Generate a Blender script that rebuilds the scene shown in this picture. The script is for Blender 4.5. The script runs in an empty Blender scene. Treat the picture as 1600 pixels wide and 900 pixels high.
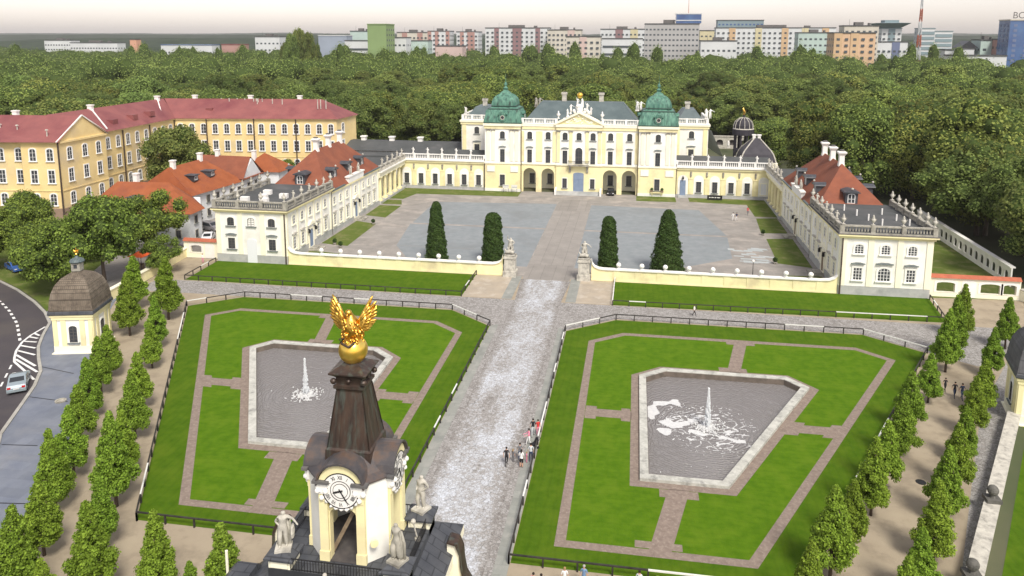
import bpy, math, random
import numpy as np
from mathutils import Vector, Matrix, noise
from mathutils.geometry import tessellate_polygon
random.seed(7); rng = np.random.default_rng(7)
PI = math.pi; R = math.radians
scene = bpy.context.scene
COL = scene.collection

# ------------------------------------------------------------------ camera, sky, sun, exposure
cd = bpy.data.cameras.new('camera'); cam = bpy.data.objects.new('camera', cd); COL.objects.link(cam)
cd.sensor_width = 36; cd.lens = 1172.7/1600*36; cd.shift_y = -208.3/1600
cd.clip_start = 0.5; cd.clip_end = 30000
cam.matrix_world = (Matrix.Translation((13.056, 0, 37.5)) @ Matrix.Rotation(0.1628, 4, 'Z')
                    @ Matrix.Rotation(PI/2-0.1553, 4, 'X') @ Matrix.Rotation(0.0016, 4, 'Z'))
scene.camera = cam
SUN_EL, SUN_AZ = R(52), R(150)          # azimuth clockwise from +Y (the palace side); light from behind and to the right
w = bpy.data.worlds.new('World'); scene.world = w; w.use_nodes = True
nt = w.node_tree; nt.nodes.clear()
sky = nt.nodes.new('ShaderNodeTexSky'); sky.sky_type = 'NISHITA'; sky.sun_disc = False
sky.sun_elevation = SUN_EL; sky.sun_rotation = SUN_AZ; sky.air_density = 1.0; sky.dust_density = 1.2; sky.ozone_density = 1.0
hs = nt.nodes.new('ShaderNodeHueSaturation'); hs.inputs['Saturation'].default_value = 0.38
tint = nt.nodes.new('ShaderNodeMix'); tint.data_type = 'RGBA'; tint.blend_type = 'MULTIPLY'
tint.inputs[0].default_value = 1.0; tint.inputs[7].default_value = (1.0, 0.905, 0.875, 1)
bg = nt.nodes.new('ShaderNodeBackground'); bg.inputs['Strength'].default_value = 0.15
out = nt.nodes.new('ShaderNodeOutputWorld')
nt.links.new(sky.outputs[0], hs.inputs['Color']); nt.links.new(hs.outputs[0], tint.inputs[6])
nt.links.new(tint.outputs[2], bg.inputs[0]); nt.links.new(bg.outputs[0], out.inputs[0])
sd = bpy.data.lights.new('sun', 'SUN'); sd.energy = 2.6; sd.angle = R(16); sd.color = (1.0, 0.94, 0.84)
sun = bpy.data.objects.new('sun', sd); COL.objects.link(sun)
dv = Vector((math.sin(SUN_AZ)*math.cos(SUN_EL), math.cos(SUN_AZ)*math.cos(SUN_EL), math.sin(SUN_EL)))
sun.rotation_euler = dv.to_track_quat('Z', 'Y').to_euler()
scene.view_settings.view_transform = 'Standard'; scene.view_settings.look = 'None'
scene.view_settings.gamma = 1.0; scene.view_settings.exposure = 0.60
scene.view_settings.use_curve_mapping = False
scene.render.engine = 'CYCLES'

# ------------------------------------------------------------------ materials
def lin(c): return tuple(c) + (1,) if len(c) == 3 else c
def mat(name, c1, c2=None, scale=1.0, rough=.85, bump=0.0, bscale=8.0, metal=0.0, detail=5, spec=.3, lo=.35, hi=.65,
        c3=None, s3=.1, island=0.0, objrand=0.0, stretch=(1, 1, 1), wave=None, brick=None, trans=0.0, alpha=1.0, emit=None):
    m = bpy.data.materials.new(name); m.use_nodes = True
    t = m.node_tree; N = t.nodes; L = t.links; p = N['Principled BSDF']
    p.inputs['Roughness'].default_value = rough; p.inputs['Metallic'].default_value = metal
    p.inputs['Specular IOR Level'].default_value = spec
    tc = N.new('ShaderNodeTexCoord'); mp = N.new('ShaderNodeMapping'); mp.inputs['Scale'].default_value = stretch
    L.new(tc.outputs['Object'], mp.inputs[0]); vec = mp.outputs[0]
    def noi(s, d=detail):
        n = N.new('ShaderNodeTexNoise'); n.inputs['Scale'].default_value = s; n.inputs['Detail'].default_value = d
        n.inputs['Roughness'].default_value = .6; L.new(vec, n.inputs['Vector']); return n.outputs['Fac']
    def rmp(f, a, b):
        r = N.new('ShaderNodeMapRange'); r.inputs[1].default_value = a; r.inputs[2].default_value = b; L.new(f, r.inputs[0]); return r.outputs[0]
    def mix(f, a, b, bt='MIX'):
        x = N.new('ShaderNodeMix'); x.data_type = 'RGBA'; x.blend_type = bt
        if isinstance(f, (int, float)): x.inputs[0].default_value = f
        else: L.new(f, x.inputs[0])
        for k, v in ((6, a), (7, b)):
            if isinstance(v, tuple): x.inputs[k].default_value = lin(v)
            else: L.new(v, x.inputs[k])
        return x.outputs[2]
    col = None
    if c2 is not None: col = mix(rmp(noi(scale), lo, hi), tuple(c1), tuple(c2))
    if c3 is not None: col = mix(rmp(noi(s3, 6), .5, .7), col if col else tuple(c1), tuple(c3))
    if brick:
        bt = N.new('ShaderNodeTexBrick'); bt.inputs['Scale'].default_value = brick[0]
        bt.inputs['Mortar Size'].default_value = brick[1]; bt.offset = .5
        bt.inputs['Brick Width'].default_value = brick[2]; bt.inputs['Row Height'].default_value = brick[3]
        L.new(vec, bt.inputs['Vector']); bt.inputs['Color1'].default_value = (1, 1, 1, 1); bt.inputs['Color2'].default_value = (.86, .86, .86, 1)
        k = brick[4]; bt.inputs['Mortar'].default_value = (k, k, k, 1)
        col = mix(1.0, col if col else tuple(c1), bt.outputs[0], 'MULTIPLY')
    if wave:
        wv = N.new('ShaderNodeTexWave'); wv.wave_type = 'BANDS'; wv.bands_direction = wave[0]; wv.inputs['Scale'].default_value = wave[1]
        wv.inputs['Distortion'].default_value = wave[3] if len(wave) > 3 else 0.4; wv.inputs['Detail'].default_value = 1
        L.new(vec, wv.inputs['Vector'])
        r = rmp(wv.outputs['Fac'], 0, .35); k = wave[2]
        col = mix(r, mix(1.0, col if col else tuple(c1), (k, k, k), 'MULTIPLY'), col if col else tuple(c1))
    if island or objrand:
        hsv = N.new('ShaderNodeHueSaturation')
        if col is None: hsv.inputs['Color'].default_value = lin(c1)
        else: L.new(col, hsv.inputs['Color'])
        v = None
        if island:
            g = N.new('ShaderNodeNewGeometry'); r = N.new('ShaderNodeMapRange'); L.new(g.outputs['Random Per Island'], r.inputs[0])
            r.inputs[3].default_value = 1-island; r.inputs[4].default_value = 1+island; v = r.outputs[0]
        if objrand:
            oi = N.new('ShaderNodeObjectInfo'); r = N.new('ShaderNodeMapRange'); L.new(oi.outputs['Random'], r.inputs[0])
            r.inputs[3].default_value = 1-objrand; r.inputs[4].default_value = 1+objrand
            r2 = N.new('ShaderNodeMapRange'); L.new(oi.outputs['Random'], r2.inputs[0]); 
            mm = N.new('ShaderNodeMath'); mm.operation = 'FRACT'; m2 = N.new('ShaderNodeMath'); m2.operation = 'MULTIPLY'; m2.inputs[1].default_value = 7.31
            L.new(oi.outputs['Random'], m2.inputs[0]); L.new(m2.outputs[0], mm.inputs[0]); L.new(mm.outputs[0], r2.inputs[0])
            r2.inputs[3].default_value = .476 if objrand > .2 else .490; r2.inputs[4].default_value = .515 if objrand > .2 else .508; L.new(r2.outputs[0], hsv.inputs['Hue'])
            if v is None: v = r.outputs[0]
            else:
                m3 = N.new('ShaderNodeMath'); m3.operation = 'MULTIPLY'; L.new(v, m3.inputs[0]); L.new(r.outputs[0], m3.inputs[1]); v = m3.outputs[0]
        L.new(v, hsv.inputs['Value']); col = hsv.outputs[0]
    if col is None: p.inputs['Base Color'].default_value = lin(c1)
    else: L.new(col, p.inputs['Base Color'])
    if bump:
        b = N.new('ShaderNodeBump'); b.inputs['Strength'].default_value = bump; b.inputs['Distance'].default_value = .08
        L.new(noi(bscale, 4), b.inputs['Height']); L.new(b.outputs[0], p.inputs['Normal'])
    if trans:
        o = N['Material Output']; tr = N.new('ShaderNodeBsdfTranslucent'); ms = N.new('ShaderNodeMixShader'); ms.inputs[0].default_value = trans
        if col is None: tr.inputs[0].default_value = lin(c1)
        else: L.new(col, tr.inputs[0])
        L.new(p.outputs[0], ms.inputs[1]); L.new(tr.outputs[0], ms.inputs[2]); L.new(ms.outputs[0], o.inputs[0])
    if alpha < 1: p.inputs['Alpha'].default_value = alpha
    return m
M = {}
def dm(k, *a, **kw): M[k] = mat(k, *a, **kw); return M[k]
dm('plaster_yellow', (.84, .78, .46), (.78, .71, .40), .35, c3=(.62, .54, .33), s3=.25, bump=.05)
dm('plaster_white', (.86, .85, .79), (.80, .80, .74), .35, c3=(.66, .65, .58), s3=.22, bump=.05)
dm('plaster_cream', (.86, .83, .66), (.81, .78, .61), .4, bump=.04)
dm('trim_white', (.82, .81, .77), (.74, .73, .69), .8)
dm('stone_grey', (.42, .40, .34), (.27, .26, .22), 1.6, c3=(.16, .15, .13), s3=.7, bump=.2)
dm('stone_pale', (.55, .53, .46), (.42, .40, .35), 2.0, c3=(.26, .25, .22), s3=1.6, bump=.2)
dm('plinth_grey', (.46, .46, .44), (.36, .37, .36), .7, c3=(.30, .31, .30), s3=.5)
dm('cornice_dark', (.10, .10, .10), (.15, .14, .13), 1.5)
dm('tile_orange', (.34, .105, .04), (.27, .08, .03), .5, c3=(.24, .075, .04), s3=.3, wave=('Z', 1.9, .72))
dm('tile_red', (.26, .09, .05), (.21, .07, .04), .45, c3=(.19, .07, .045), s3=.3, wave=('Z', 1.9, .75))
dm('metal_red', (.26, .092, .085), (.205, .072, .07), .3, rough=.55, c3=(.17, .05, .055), s3=.12)
dm('metal_slate', (.12, .155, .16), (.085, .115, .12), .4, rough=.5, wave=('X', 1.1, .7, .2))
dm('metal_pale', (.42, .45, .45), (.34, .37, .37), .3, rough=.5)
dm('bitumen', (.085, .09, .09), (.06, .065, .065), .4, c3=(.12, .12, .12), s3=.2)
dm('slate_dark', (.055, .06, .07), (.085, .09, .10), .9, rough=.5, brick=(1.0, .03, .9, .6, .5))
dm('slate_blue', (.030, .028, .036), (.048, .045, .055), .6, rough=.6)
dm('copper_green', (.13, .28, .205), (.045, .13, .10), 1.1, rough=.55, c3=(.03, .055, .045), s3=1.0, stretch=(1.6, 1.6, .35))
dm('copper_brown', (.085, .056, .042), (.040, .030, .026), 1.3, rough=.42, c3=(.085, .10, .085), s3=1.6, stretch=(2.2, 2.2, .4), metal=.3, detail=8)
dm('copper_dark', (.03,.06,.05), (.05,.09,.07), 2, rough=.6)
dm('copper_brown_light', (.19, .105, .07), (.11, .065, .05), 1.3, rough=.42, stretch=(2, 2, .5), metal=.3)
dm('gold', (.85, .55, .12), (.7, .38, .06), 3, rough=.28, metal=1.0, bump=.3, bscale=9)
dm('gold_ball', (.90, .66, .16), (.86, .52, .07), 1, rough=.3, metal=.9)
dm('glass_dark', (.035, .04, .048), (.07, .075, .08), .6, rough=.12, spec=.6)
dm('glass_city', (.05, .06, .07), (.10, .12, .13), .1, rough=.2, spec=.5)
dm('frame_dark', (.10, .095, .09))
dm('frame_white', (.78, .78, .76))
dm('door_blue', (.22, .28, .38), (.18, .24, .34), 1)
dm('door_white', (.72, .74, .76))
dm('pipe', (.07, .05, .04), rough=.5)
dm('iron', (.018, .018, .02), rough=.5)
dm('fence_black', (.022, .020, .018), (.05, .045, .04), 2, rough=.7)
dm('fence_white', (.72, .72, .68), (.62, .62, .58), 2)
dm('hooddark', (.20, .23, .22), (.14, .16, .16), 2)
dm('monastery', (.77, .61, .30), (.70, .54, .25), .25, c3=(.60, .49, .30), s3=.12, lo=.4, hi=.62)
dm('monastery_old', (.48, .36, .15), (.40, .36, .17), .12, c3=(.36, .24, .13), s3=.2)
dm('monastery_base', (.30, .22, .16), (.24, .17, .12), .5)
dm('white_wall', (.74, .76, .77), (.66, .69, .70), .3, c3=(.58, .60, .60), s3=.25)
dm('grass', (.050, .110, .003), (.075, .138, .006), .9, rough=.95, spec=.1, detail=10, c3=(.088, .146, .008), s3=.3, wave=('X', .42, .93, 2.5), bump=.6, bscale=14)
dm('grass_inner', (.060, .136, .003), (.088, .170, .006), 1.1, rough=.95, spec=.1, detail=10, c3=(.104, .180, .009), s3=.4, wave=('Y', .5, .94, 2.0), bump=.6, bscale=14)
dm('grass_dull', (.085, .125, .022), (.115, .145, .035), .3, rough=.95, spec=.1, c3=(.19, .19, .08), s3=.35, bump=.6, bscale=14)
dm('ground_dull', (.07, .085, .045), (.11, .11, .07), .05, rough=1, spec=.1)
dm('asphalt', (.055, .05, .055), (.07, .062, .066), .15, c3=(.085, .075, .07), s3=.08, rough=.85, bump=.1, bscale=20)
dm('slab_blue', (.15, .17, .215), (.19, .21, .25), .5, c3=(.24, .25, .27), s3=.15, rough=.7, brick=(1.0, .008, 1.2, 1.2, .82))
dm('gravel', (.36, .305, .22), (.30, .25, .18), .25, c3=(.24, .20, .145), s3=.5, rough=.95, bump=.3, bscale=25, detail=10)
dm('gravel_pale', (.40, .34, .26), (.33, .29, .23), .4, c3=(.45, .40, .33), s3=.6, rough=.95, detail=10)
dm('path_brick', (.245, .195, .16), (.185, .145, .12), 1.8, rough=.9, c3=(.29, .24, .20), s3=3.5, detail=8)
dm('kerb', (.40, .39, .35), (.30, .29, .26), 1.2, rough=.9)
dm('kerb_pond', (.52, .52, .47), (.38, .38, .34), 1.4, c3=(.24, .24, .22), s3=1.5, rough=.85)
dm('pond_wall', (.17, .14, .115), (.10, .085, .07), 1.0)
dm('paving', (.31, .29, .265), (.25, .235, .215), .3, c3=(.40, .36, .32), s3=.25, rough=.9, brick=(1.0, .012, 3.0, 1.0, .74))
dm('paving_axis', (.25, .235, .215), (.30, .28, .255), .4, rough=.9, brick=(1.0, .02, 1.9, 40, .5))
dm('setts_blue', (.20, .225, .235), (.245, .265, .275), .6, c3=(.19, .205, .21), s3=.12, rough=.9, detail=9, bump=.2, bscale=6)
dm('slab_strip', (.29, .30, .27), (.24, .25, .23), .8, c3=(.34, .34, .31), s3=.6, rough=.9, brick=(1.0, .015, 1.0, 1.0, .8))
dm('paint_white', (.78, .78, .76), (.6, .6, .58), 1.5)
dm('bark', (.10, .075, .055), (.06, .045, .035), 3, bump=.4, stretch=(1, 1, .2))
dm('bark_pale', (.20, .17, .13), (.11, .09, .07), 1, stretch=(1, 1, .2))
FL = dict(rough=.65, spec=.15, trans=.32)
dm('leaf_lime', (.165, .265, .028), (.25, .37, .045), .9, island=.4, objrand=.12, **FL)
dm('leaf_oak', (.15, .20, .052), (.205, .26, .068), .12, c3=(.085, .125, .036), s3=.2, island=.28, objrand=.48, **FL)
dm('leaf_willow', (.20, .25, .055), (.26, .305, .075), .15, c3=(.15, .20, .05), s3=.2, island=.25, objrand=.32, **FL)
dm('leaf_dark', (.030, .062, .013), (.055, .095, .02), 1.2, island=.45, rough=.7, spec=.2)
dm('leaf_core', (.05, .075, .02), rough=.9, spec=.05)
dm('far_wood', (.016, .030, .018), (.035, .055, .028), .03, c3=(.05, .062, .045), s3=.006, rough=1, spec=.05)
dm('skin', (.50, .30, .21)); dm('hair_dark', (.02, .014, .010)); dm('hair_fair', (.30, .20, .09)); dm('hair_grey', (.35, .34, .33))
dm('cloth_black', (.018, .018, .022)); dm('cloth_white', (.75, .75, .74)); dm('cloth_pink', (.72, .25, .36)); dm('cloth_blue', (.16, .26, .42))
dm('cloth_navy', (.03, .045, .09)); dm('cloth_red', (.55, .035, .03)); dm('cloth_grey', (.16, .16, .17)); dm('denim', (.08, .12, .20)); dm('cloth_pale', (.55, .58, .60))
dm('car_silver', (.36, .43, .46), rough=.25, metal=.4, spec=.6); dm('car_black', (.015, .015, .02), rough=.2, spec=.7)
dm('car_grey', (.30, .29, .30), rough=.25, metal=.4, spec=.6); dm('car_blue', (.05, .12, .35), rough=.25, spec=.6); dm('car_white', (.75, .77, .8), rough=.25, spec=.6)
dm('tyre', (.02, .02, .02)); dm('rim', (.45, .45, .46), metal=.8, rough=.35); dm('car_glass', (.03, .035, .04), rough=.08, spec=.7)
dm('lamp_red', (.5, .02, .02), rough=.3); dm('lead_dark', (.055,.052,.056), (.085,.078,.078), 1.2, rough=.45, c3=(.12,.08,.06), s3=1.2); dm('stone_dark', (.14,.135,.12), (.08,.078,.07), 2, bump=.3); dm('lamp_clear', (.8, .8, .78), rough=.2)
dm('wood', (.24, .19, .13), (.16, .12, .08), 3); dm('floor_dark', (.06, .055, .055), (.10, .09, .085), 2)
dm('orange_cloth', (.75, .12, .03)); dm('brick_red', (.42, .13, .07), (.34, .10, .06), 1)
dm('foam', (.72, .73, .72), (.60, .61, .61), 3, rough=.6, alpha=.85)
dm('jet', (.9, .92, .93), rough=.3, trans=.4, alpha=.9)

def special():
    # cobbles of the drive: rounded setts, worn pale in irregular drifts along the wheel lines
    def cob(name, pale, drift=True, sc=3.6):
        m = bpy.data.materials.new(name); m.use_nodes = True; t = m.node_tree; N = t.nodes; L = t.links; p = N['Principled BSDF']
        p.inputs['Roughness'].default_value = .85; p.inputs['Specular IOR Level'].default_value = .25
        tc = N.new('ShaderNodeTexCoord')
        v = N.new('ShaderNodeTexVoronoi'); v.inputs['Scale'].default_value = sc; L.new(tc.outputs['Object'], v.inputs['Vector'])
        v2 = N.new('ShaderNodeTexVoronoi'); v2.feature = 'DISTANCE_TO_EDGE'; v2.inputs['Scale'].default_value = sc; L.new(tc.outputs['Object'], v2.inputs['Vector'])
        n1 = N.new('ShaderNodeTexNoise'); n1.inputs['Scale'].default_value = .22; n1.inputs['Detail'].default_value = 7; n1.inputs['Roughness'].default_value = .68
        mp = N.new('ShaderNodeMapping'); mp.inputs['Scale'].default_value = (1.3, .55, 1); L.new(tc.outputs['Object'], mp.inputs[0]); L.new(mp.outputs[0], n1.inputs['Vector'])
        r1 = N.new('ShaderNodeMapRange'); r1.inputs[1].default_value = .28; r1.inputs[2].default_value = .66; L.new(n1.outputs[0], r1.inputs[0])
        sx = N.new('ShaderNodeSeparateXYZ'); L.new(tc.outputs['Object'], sx.inputs[0])
        ab = N.new('ShaderNodeMath'); ab.operation = 'ABSOLUTE'; L.new(sx.outputs[0], ab.inputs[0])
        re = N.new('ShaderNodeMapRange'); re.inputs[1].default_value = 3.4; re.inputs[2].default_value = 2.3; L.new(ab.outputs[0], re.inputs[0])
        mu = N.new('ShaderNodeMath'); mu.operation = 'MULTIPLY'; L.new(r1.outputs[0], mu.inputs[0])
        if drift: L.new(re.outputs[0], mu.inputs[1])
        else: mu.inputs[1].default_value = .35
        # each stone picks pale or grey, more often pale inside a drift
        sep = N.new('ShaderNodeSeparateColor'); L.new(v.outputs['Color'], sep.inputs[0])
        ad = N.new('ShaderNodeMath'); ad.operation = 'MULTIPLY_ADD'; L.new(sep.outputs[0], ad.inputs[0]); ad.inputs[1].default_value = .42
        mm = N.new('ShaderNodeMath'); mm.operation = 'MULTIPLY'; L.new(mu.outputs[0], mm.inputs[0]); mm.inputs[1].default_value = .72
        L.new(mm.outputs[0], ad.inputs[2])
        cr = N.new('ShaderNodeValToRGB'); e = cr.color_ramp.elements
        e[0].position = .05; e[0].color = (.20, .185, .17, 1); e[1].position = 1.1 if False else 1.0; e[1].color = lin(pale)
        q = e.new(.45); q.color = (.33, .32, .305, 1)
        L.new(ad.outputs[0], cr.inputs[0])
        ed = N.new('ShaderNodeMapRange'); ed.inputs[1].default_value = .0; ed.inputs[2].default_value = .09; ed.inputs[3].default_value = .5; L.new(v2.outputs[0], ed.inputs[0])
        mx = N.new('ShaderNodeMix'); mx.data_type = 'RGBA'; mx.blend_type = 'MULTIPLY'; mx.inputs[0].default_value = 1
        L.new(cr.outputs[0], mx.inputs[6]); L.new(ed.outputs[0], mx.inputs[7]); L.new(mx.outputs[2], p.inputs['Base Color'])
        b = N.new('ShaderNodeBump'); b.inputs['Strength'].default_value = .5; b.inputs['Distance'].default_value = .05; L.new(v2.outputs[0], b.inputs['Height']); L.new(b.outputs[0], p.inputs['Normal'])
        M[name] = m
    cob('cobbles_drive', (.54, .57, .61), sc=4.2); cob('cobbles_road', (.40, .38, .365), False); cob('cobbles_dark', (.30, .29, .28), False)
    m = bpy.data.materials.new('water'); m.use_nodes = True; t = m.node_tree; N = t.nodes; L = t.links; p = N['Principled BSDF']
    p.inputs['Base Color'].default_value = (.21, .20, .195, 1); p.inputs['Roughness'].default_value = .12; p.inputs['Specular IOR Level'].default_value = .6
    tc = N.new('ShaderNodeTexCoord')
    wv = N.new('ShaderNodeTexWave'); wv.wave_type = 'RINGS'; wv.rings_direction = 'Z'; wv.inputs['Scale'].default_value = .9; wv.inputs['Distortion'].default_value = 9; wv.inputs['Detail'].default_value = 4; wv.inputs['Detail Scale'].default_value = 1.6
    L.new(tc.outputs['Object'], wv.inputs['Vector'])
    n = N.new('ShaderNodeTexNoise'); n.inputs['Scale'].default_value = 1.5; n.inputs['Detail'].default_value = 5; L.new(tc.outputs['Object'], n.inputs['Vector'])
    a = N.new('ShaderNodeMath'); a.operation = 'ADD'; L.new(wv.outputs['Fac'], a.inputs[0]); L.new(n.outputs[0], a.inputs[1])
    b = N.new('ShaderNodeBump'); b.inputs['Strength'].default_value = .8; b.inputs['Distance'].default_value = .09; L.new(a.outputs[0], b.inputs['Height']); L.new(b.outputs[0], p.inputs['Normal'])
    M['water'] = m
special()

# ------------------------------------------------------------------ mesh building
class MB:
    def __init__(s): s.v = []; s.f = []; s.m = []
    def add(s, vs, fs, m=0):
        o = len(s.v); s.v += [tuple(p) for p in vs]; s.f += [tuple(i+o for i in f) for f in fs]; s.m += [m]*len(fs); return s
    def box(s, x0, x1, y0, y1, z0, z1, m=0):
        return s.add([(x0,y0,z0),(x1,y0,z0),(x1,y1,z0),(x0,y1,z0),(x0,y0,z1),(x1,y0,z1),(x1,y1,z1),(x0,y1,z1)],
                     [(0,3,2,1),(4,5,6,7),(0,1,5,4),(1,2,6,5),(2,3,7,6),(3,0,4,7)], m)
    def obox(s, p0, p1, hw, z0, z1, m=0):      # box along a line in plan
        d = Vector((p1[0]-p0[0], p1[1]-p0[1])); d.normalize(); n = Vector((-d.y, d.x))*hw
        q = [(p0[0]-n.x,p0[1]-n.y),(p1[0]-n.x,p1[1]-n.y),(p1[0]+n.x,p1[1]+n.y),(p0[0]+n.x,p0[1]+n.y)]
        return s.prism(q, z0, z1, m)
    def lathe(s, cx, cy, prof, n=12, m=0, rot=0, sx=1, sy=1):
        vs = []; fs = []
        for r, z in prof:
            for k in range(n):
                a = rot+2*PI*k/n; vs.append((cx+r*sx*math.cos(a), cy+r*sy*math.sin(a), z))
        for i in range(len(prof)-1):
            for k in range(n):
                fs.append((i*n+k, i*n+(k+1)%n, (i+1)*n+(k+1)%n, (i+1)*n+k))
        fs.append(tuple(range(n-1,-1,-1))); fs.append(tuple((len(prof)-1)*n+k for k in range(n)))
        return s.add(vs, fs, m)
    def cyl(s, cx, cy, z0, z1, r0, r1=None, n=10, m=0): return s.lathe(cx, cy, [(r0,z0),(r1 if r1 is not None else r0,z1)], n, m)
    def ball(s, c, r, n=12, m=0, sz=1):
        k = max(5, n//2+1)
        return s.lathe(c[0], c[1], [(max(1e-3, r*math.sin(PI*i/k)), c[2]-r*sz*math.cos(PI*i/k)) for i in range(k+1)], n, m)
    def tube(s, pts, rs, n=8, m=0):
        pts = [Vector(p) for p in pts]; vs = []; fs = []
        if not isinstance(rs, (list, tuple)): rs = [rs]*len(pts)
        for i, p in enumerate(pts):
            d = (pts[min(i+1,len(pts)-1)]-pts[max(i-1,0)]).normalized()
            a = d.orthogonal().normalized() if abs(d.z) < .95 else Vector((1,0,0)); a = (a-d*a.dot(d)).normalized(); b = d.cross(a)
            for k in range(n):
                t = 2*PI*k/n; vs.append(p+(a*math.cos(t)+b*math.sin(t))*rs[i])
        for i in range(len(pts)-1):
            for k in range(n): fs.append((i*n+k, i*n+(k+1)%n, (i+1)*n+(k+1)%n, (i+1)*n+k))
        fs.append(tuple(range(n-1,-1,-1))); fs.append(tuple((len(pts)-1)*n+k for k in range(n)))
        return s.add(vs, fs, m)
    def slab(s, outer, holes, fn, d, m=0):     # extrude polygon with holes; fn(u,v)->point, d = thickness vector
        loops = [list(outer)]+[list(h) for h in (holes or [])]
        flat = [p for l in loops for p in l]
        tri = tessellate_polygon([[Vector((p[0],p[1],0)) for p in l] for l in loops])
        n = len(flat); a = [Vector(fn(*p)) for p in flat]; dv = Vector(d)
        vs = a+[p+dv for p in a]; fs = []
        for t in tri: fs.append(tuple(t)); fs.append(tuple(i+n for i in reversed(t)))
        o = 0
        for l in loops:
            k = len(l)
            for i in range(k): fs.append((o+i, o+(i+1)%k, o+(i+1)%k+n, o+i+n))
            o += k
        return s.add(vs, fs, m)
    def prism(s, poly, z0, z1, m=0, holes=None): return s.slab(poly, holes, lambda x,y: (x,y,z0), (0,0,z1-z0), m)
    def flat(s, outer, z, holes=None, m=0):
        loops = [list(outer)]+[list(h) for h in (holes or [])]; flatp = [p for l in loops for p in l]
        tri = tessellate_polygon([[Vector((p[0],p[1],0)) for p in l] for l in loops])
        fs = []
        for t in tri:
            a, b, c = [flatp[i] for i in t]
            cr = (b[0]-a[0])*(c[1]-a[1])-(b[1]-a[1])*(c[0]-a[0])
            if abs(cr) < 1e-9: continue
            fs.append(tuple(t) if cr > 0 else tuple(reversed(t)))
        return s.add([(p[0],p[1],z) for p in flatp], fs, m)
    def hip(s, x0, x1, y0, y1, z0, z1, rx0, rx1, ry0, ry1, m=0, over=0):   # hipped roof with ridge rectangle
        return s.add([(x0,y0,z0),(x1,y0,z0),(x1,y1,z0),(x0,y1,z0),(rx0,ry0,z1),(rx1,ry0,z1),(rx1,ry1,z1),(rx0,ry1,z1)],
                     [(0,3,2,1),(4,5,6,7),(0,1,5,4),(1,2,6,5),(2,3,7,6),(3,0,4,7)], m)
BASE = {}
def mesh_of(name, mb, mats, off=(0,0,0), smooth=False):
    me = bpy.data.meshes.new(name)
    me.from_pydata([(p[0]-off[0], p[1]-off[1], p[2]-off[2]) for p in mb.v], [], mb.f)
    for k in (mats if isinstance(mats, (list, tuple)) else [mats]): me.materials.append(M[k])
    me.polygons.foreach_set('material_index', mb.m)
    if smooth: me.polygons.foreach_set('use_smooth', [True]*len(me.polygons))
    me.update(); return me
def fixn(me):
    import bmesh
    b = bmesh.new(); b.from_mesh(me); bmesh.ops.recalc_face_normals(b, faces=b.faces); b.to_mesh(me); b.free(); me.update()
def link(name, data, parent=None, loc=(0,0,0), rz=0):
    o = bpy.data.objects.new(name, data); COL.objects.link(o); o.location = loc; o.rotation_euler = (0,0,rz)
    if parent is not None: o.parent = parent
    return o
def tag(o, label=None, cat=None, group=None, kind=None):
    if label: o['label'] = label
    if cat: o['category'] = cat
    if group: o['group'] = group
    if kind: o['kind'] = kind
    return o
def thing(name, label, cat, loc=(0,0,0), group=None, rz=0):
    o = link(name, None, None, loc, rz); o.empty_display_size = .1; BASE[o] = Vector(loc)
    return tag(o, label, cat, group)
def wpart(name, mb, mats, parent, label=None, smooth=False, kind=None):      # vertices given in world coordinates
    b = BASE.get(parent, Vector((0,0,0)))
    me = mesh_of(name, mb, mats, b, smooth); fixn(me)
    o = link(name, me, parent); BASE[o] = b
    return tag(o, label, kind=kind)
def wparts(name, fn, items, mats, parent):       # one object per item
    for it in items:
        mb = MB(); fn(mb, it); wpart(name, mb, mats, parent)
def lpart(name, mb, mats, parent, smooth=False, loc=(0,0,0), rz=0):       # vertices local to the parent
    me = mesh_of(name, mb, mats, (0,0,0), smooth); fixn(me)
    return link(name, me, parent, loc, rz)
def solo(name, mb, mats, label, cat, loc=(0,0,0), group=None, smooth=False, rz=0, world=False):
    me = mesh_of(name, mb, mats, loc if world else (0,0,0), smooth); fixn(me)
    return tag(link(name, me, None, loc, rz), label, cat, group)
def struct(name, mb, mats, kind='structure'):
    me = mesh_of(name, mb, mats); return tag(link(name, me), kind=kind)
def copy_tree(o, parent=None):
    c = o.copy(); COL.objects.link(c); c.parent = parent
    for ch in o.children: copy_tree(ch, c)
    return c
ORD = ['first','second','third','fourth','fifth','sixth','seventh','eighth','ninth','tenth','eleventh','twelfth','thirteenth','fourteenth']

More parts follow.
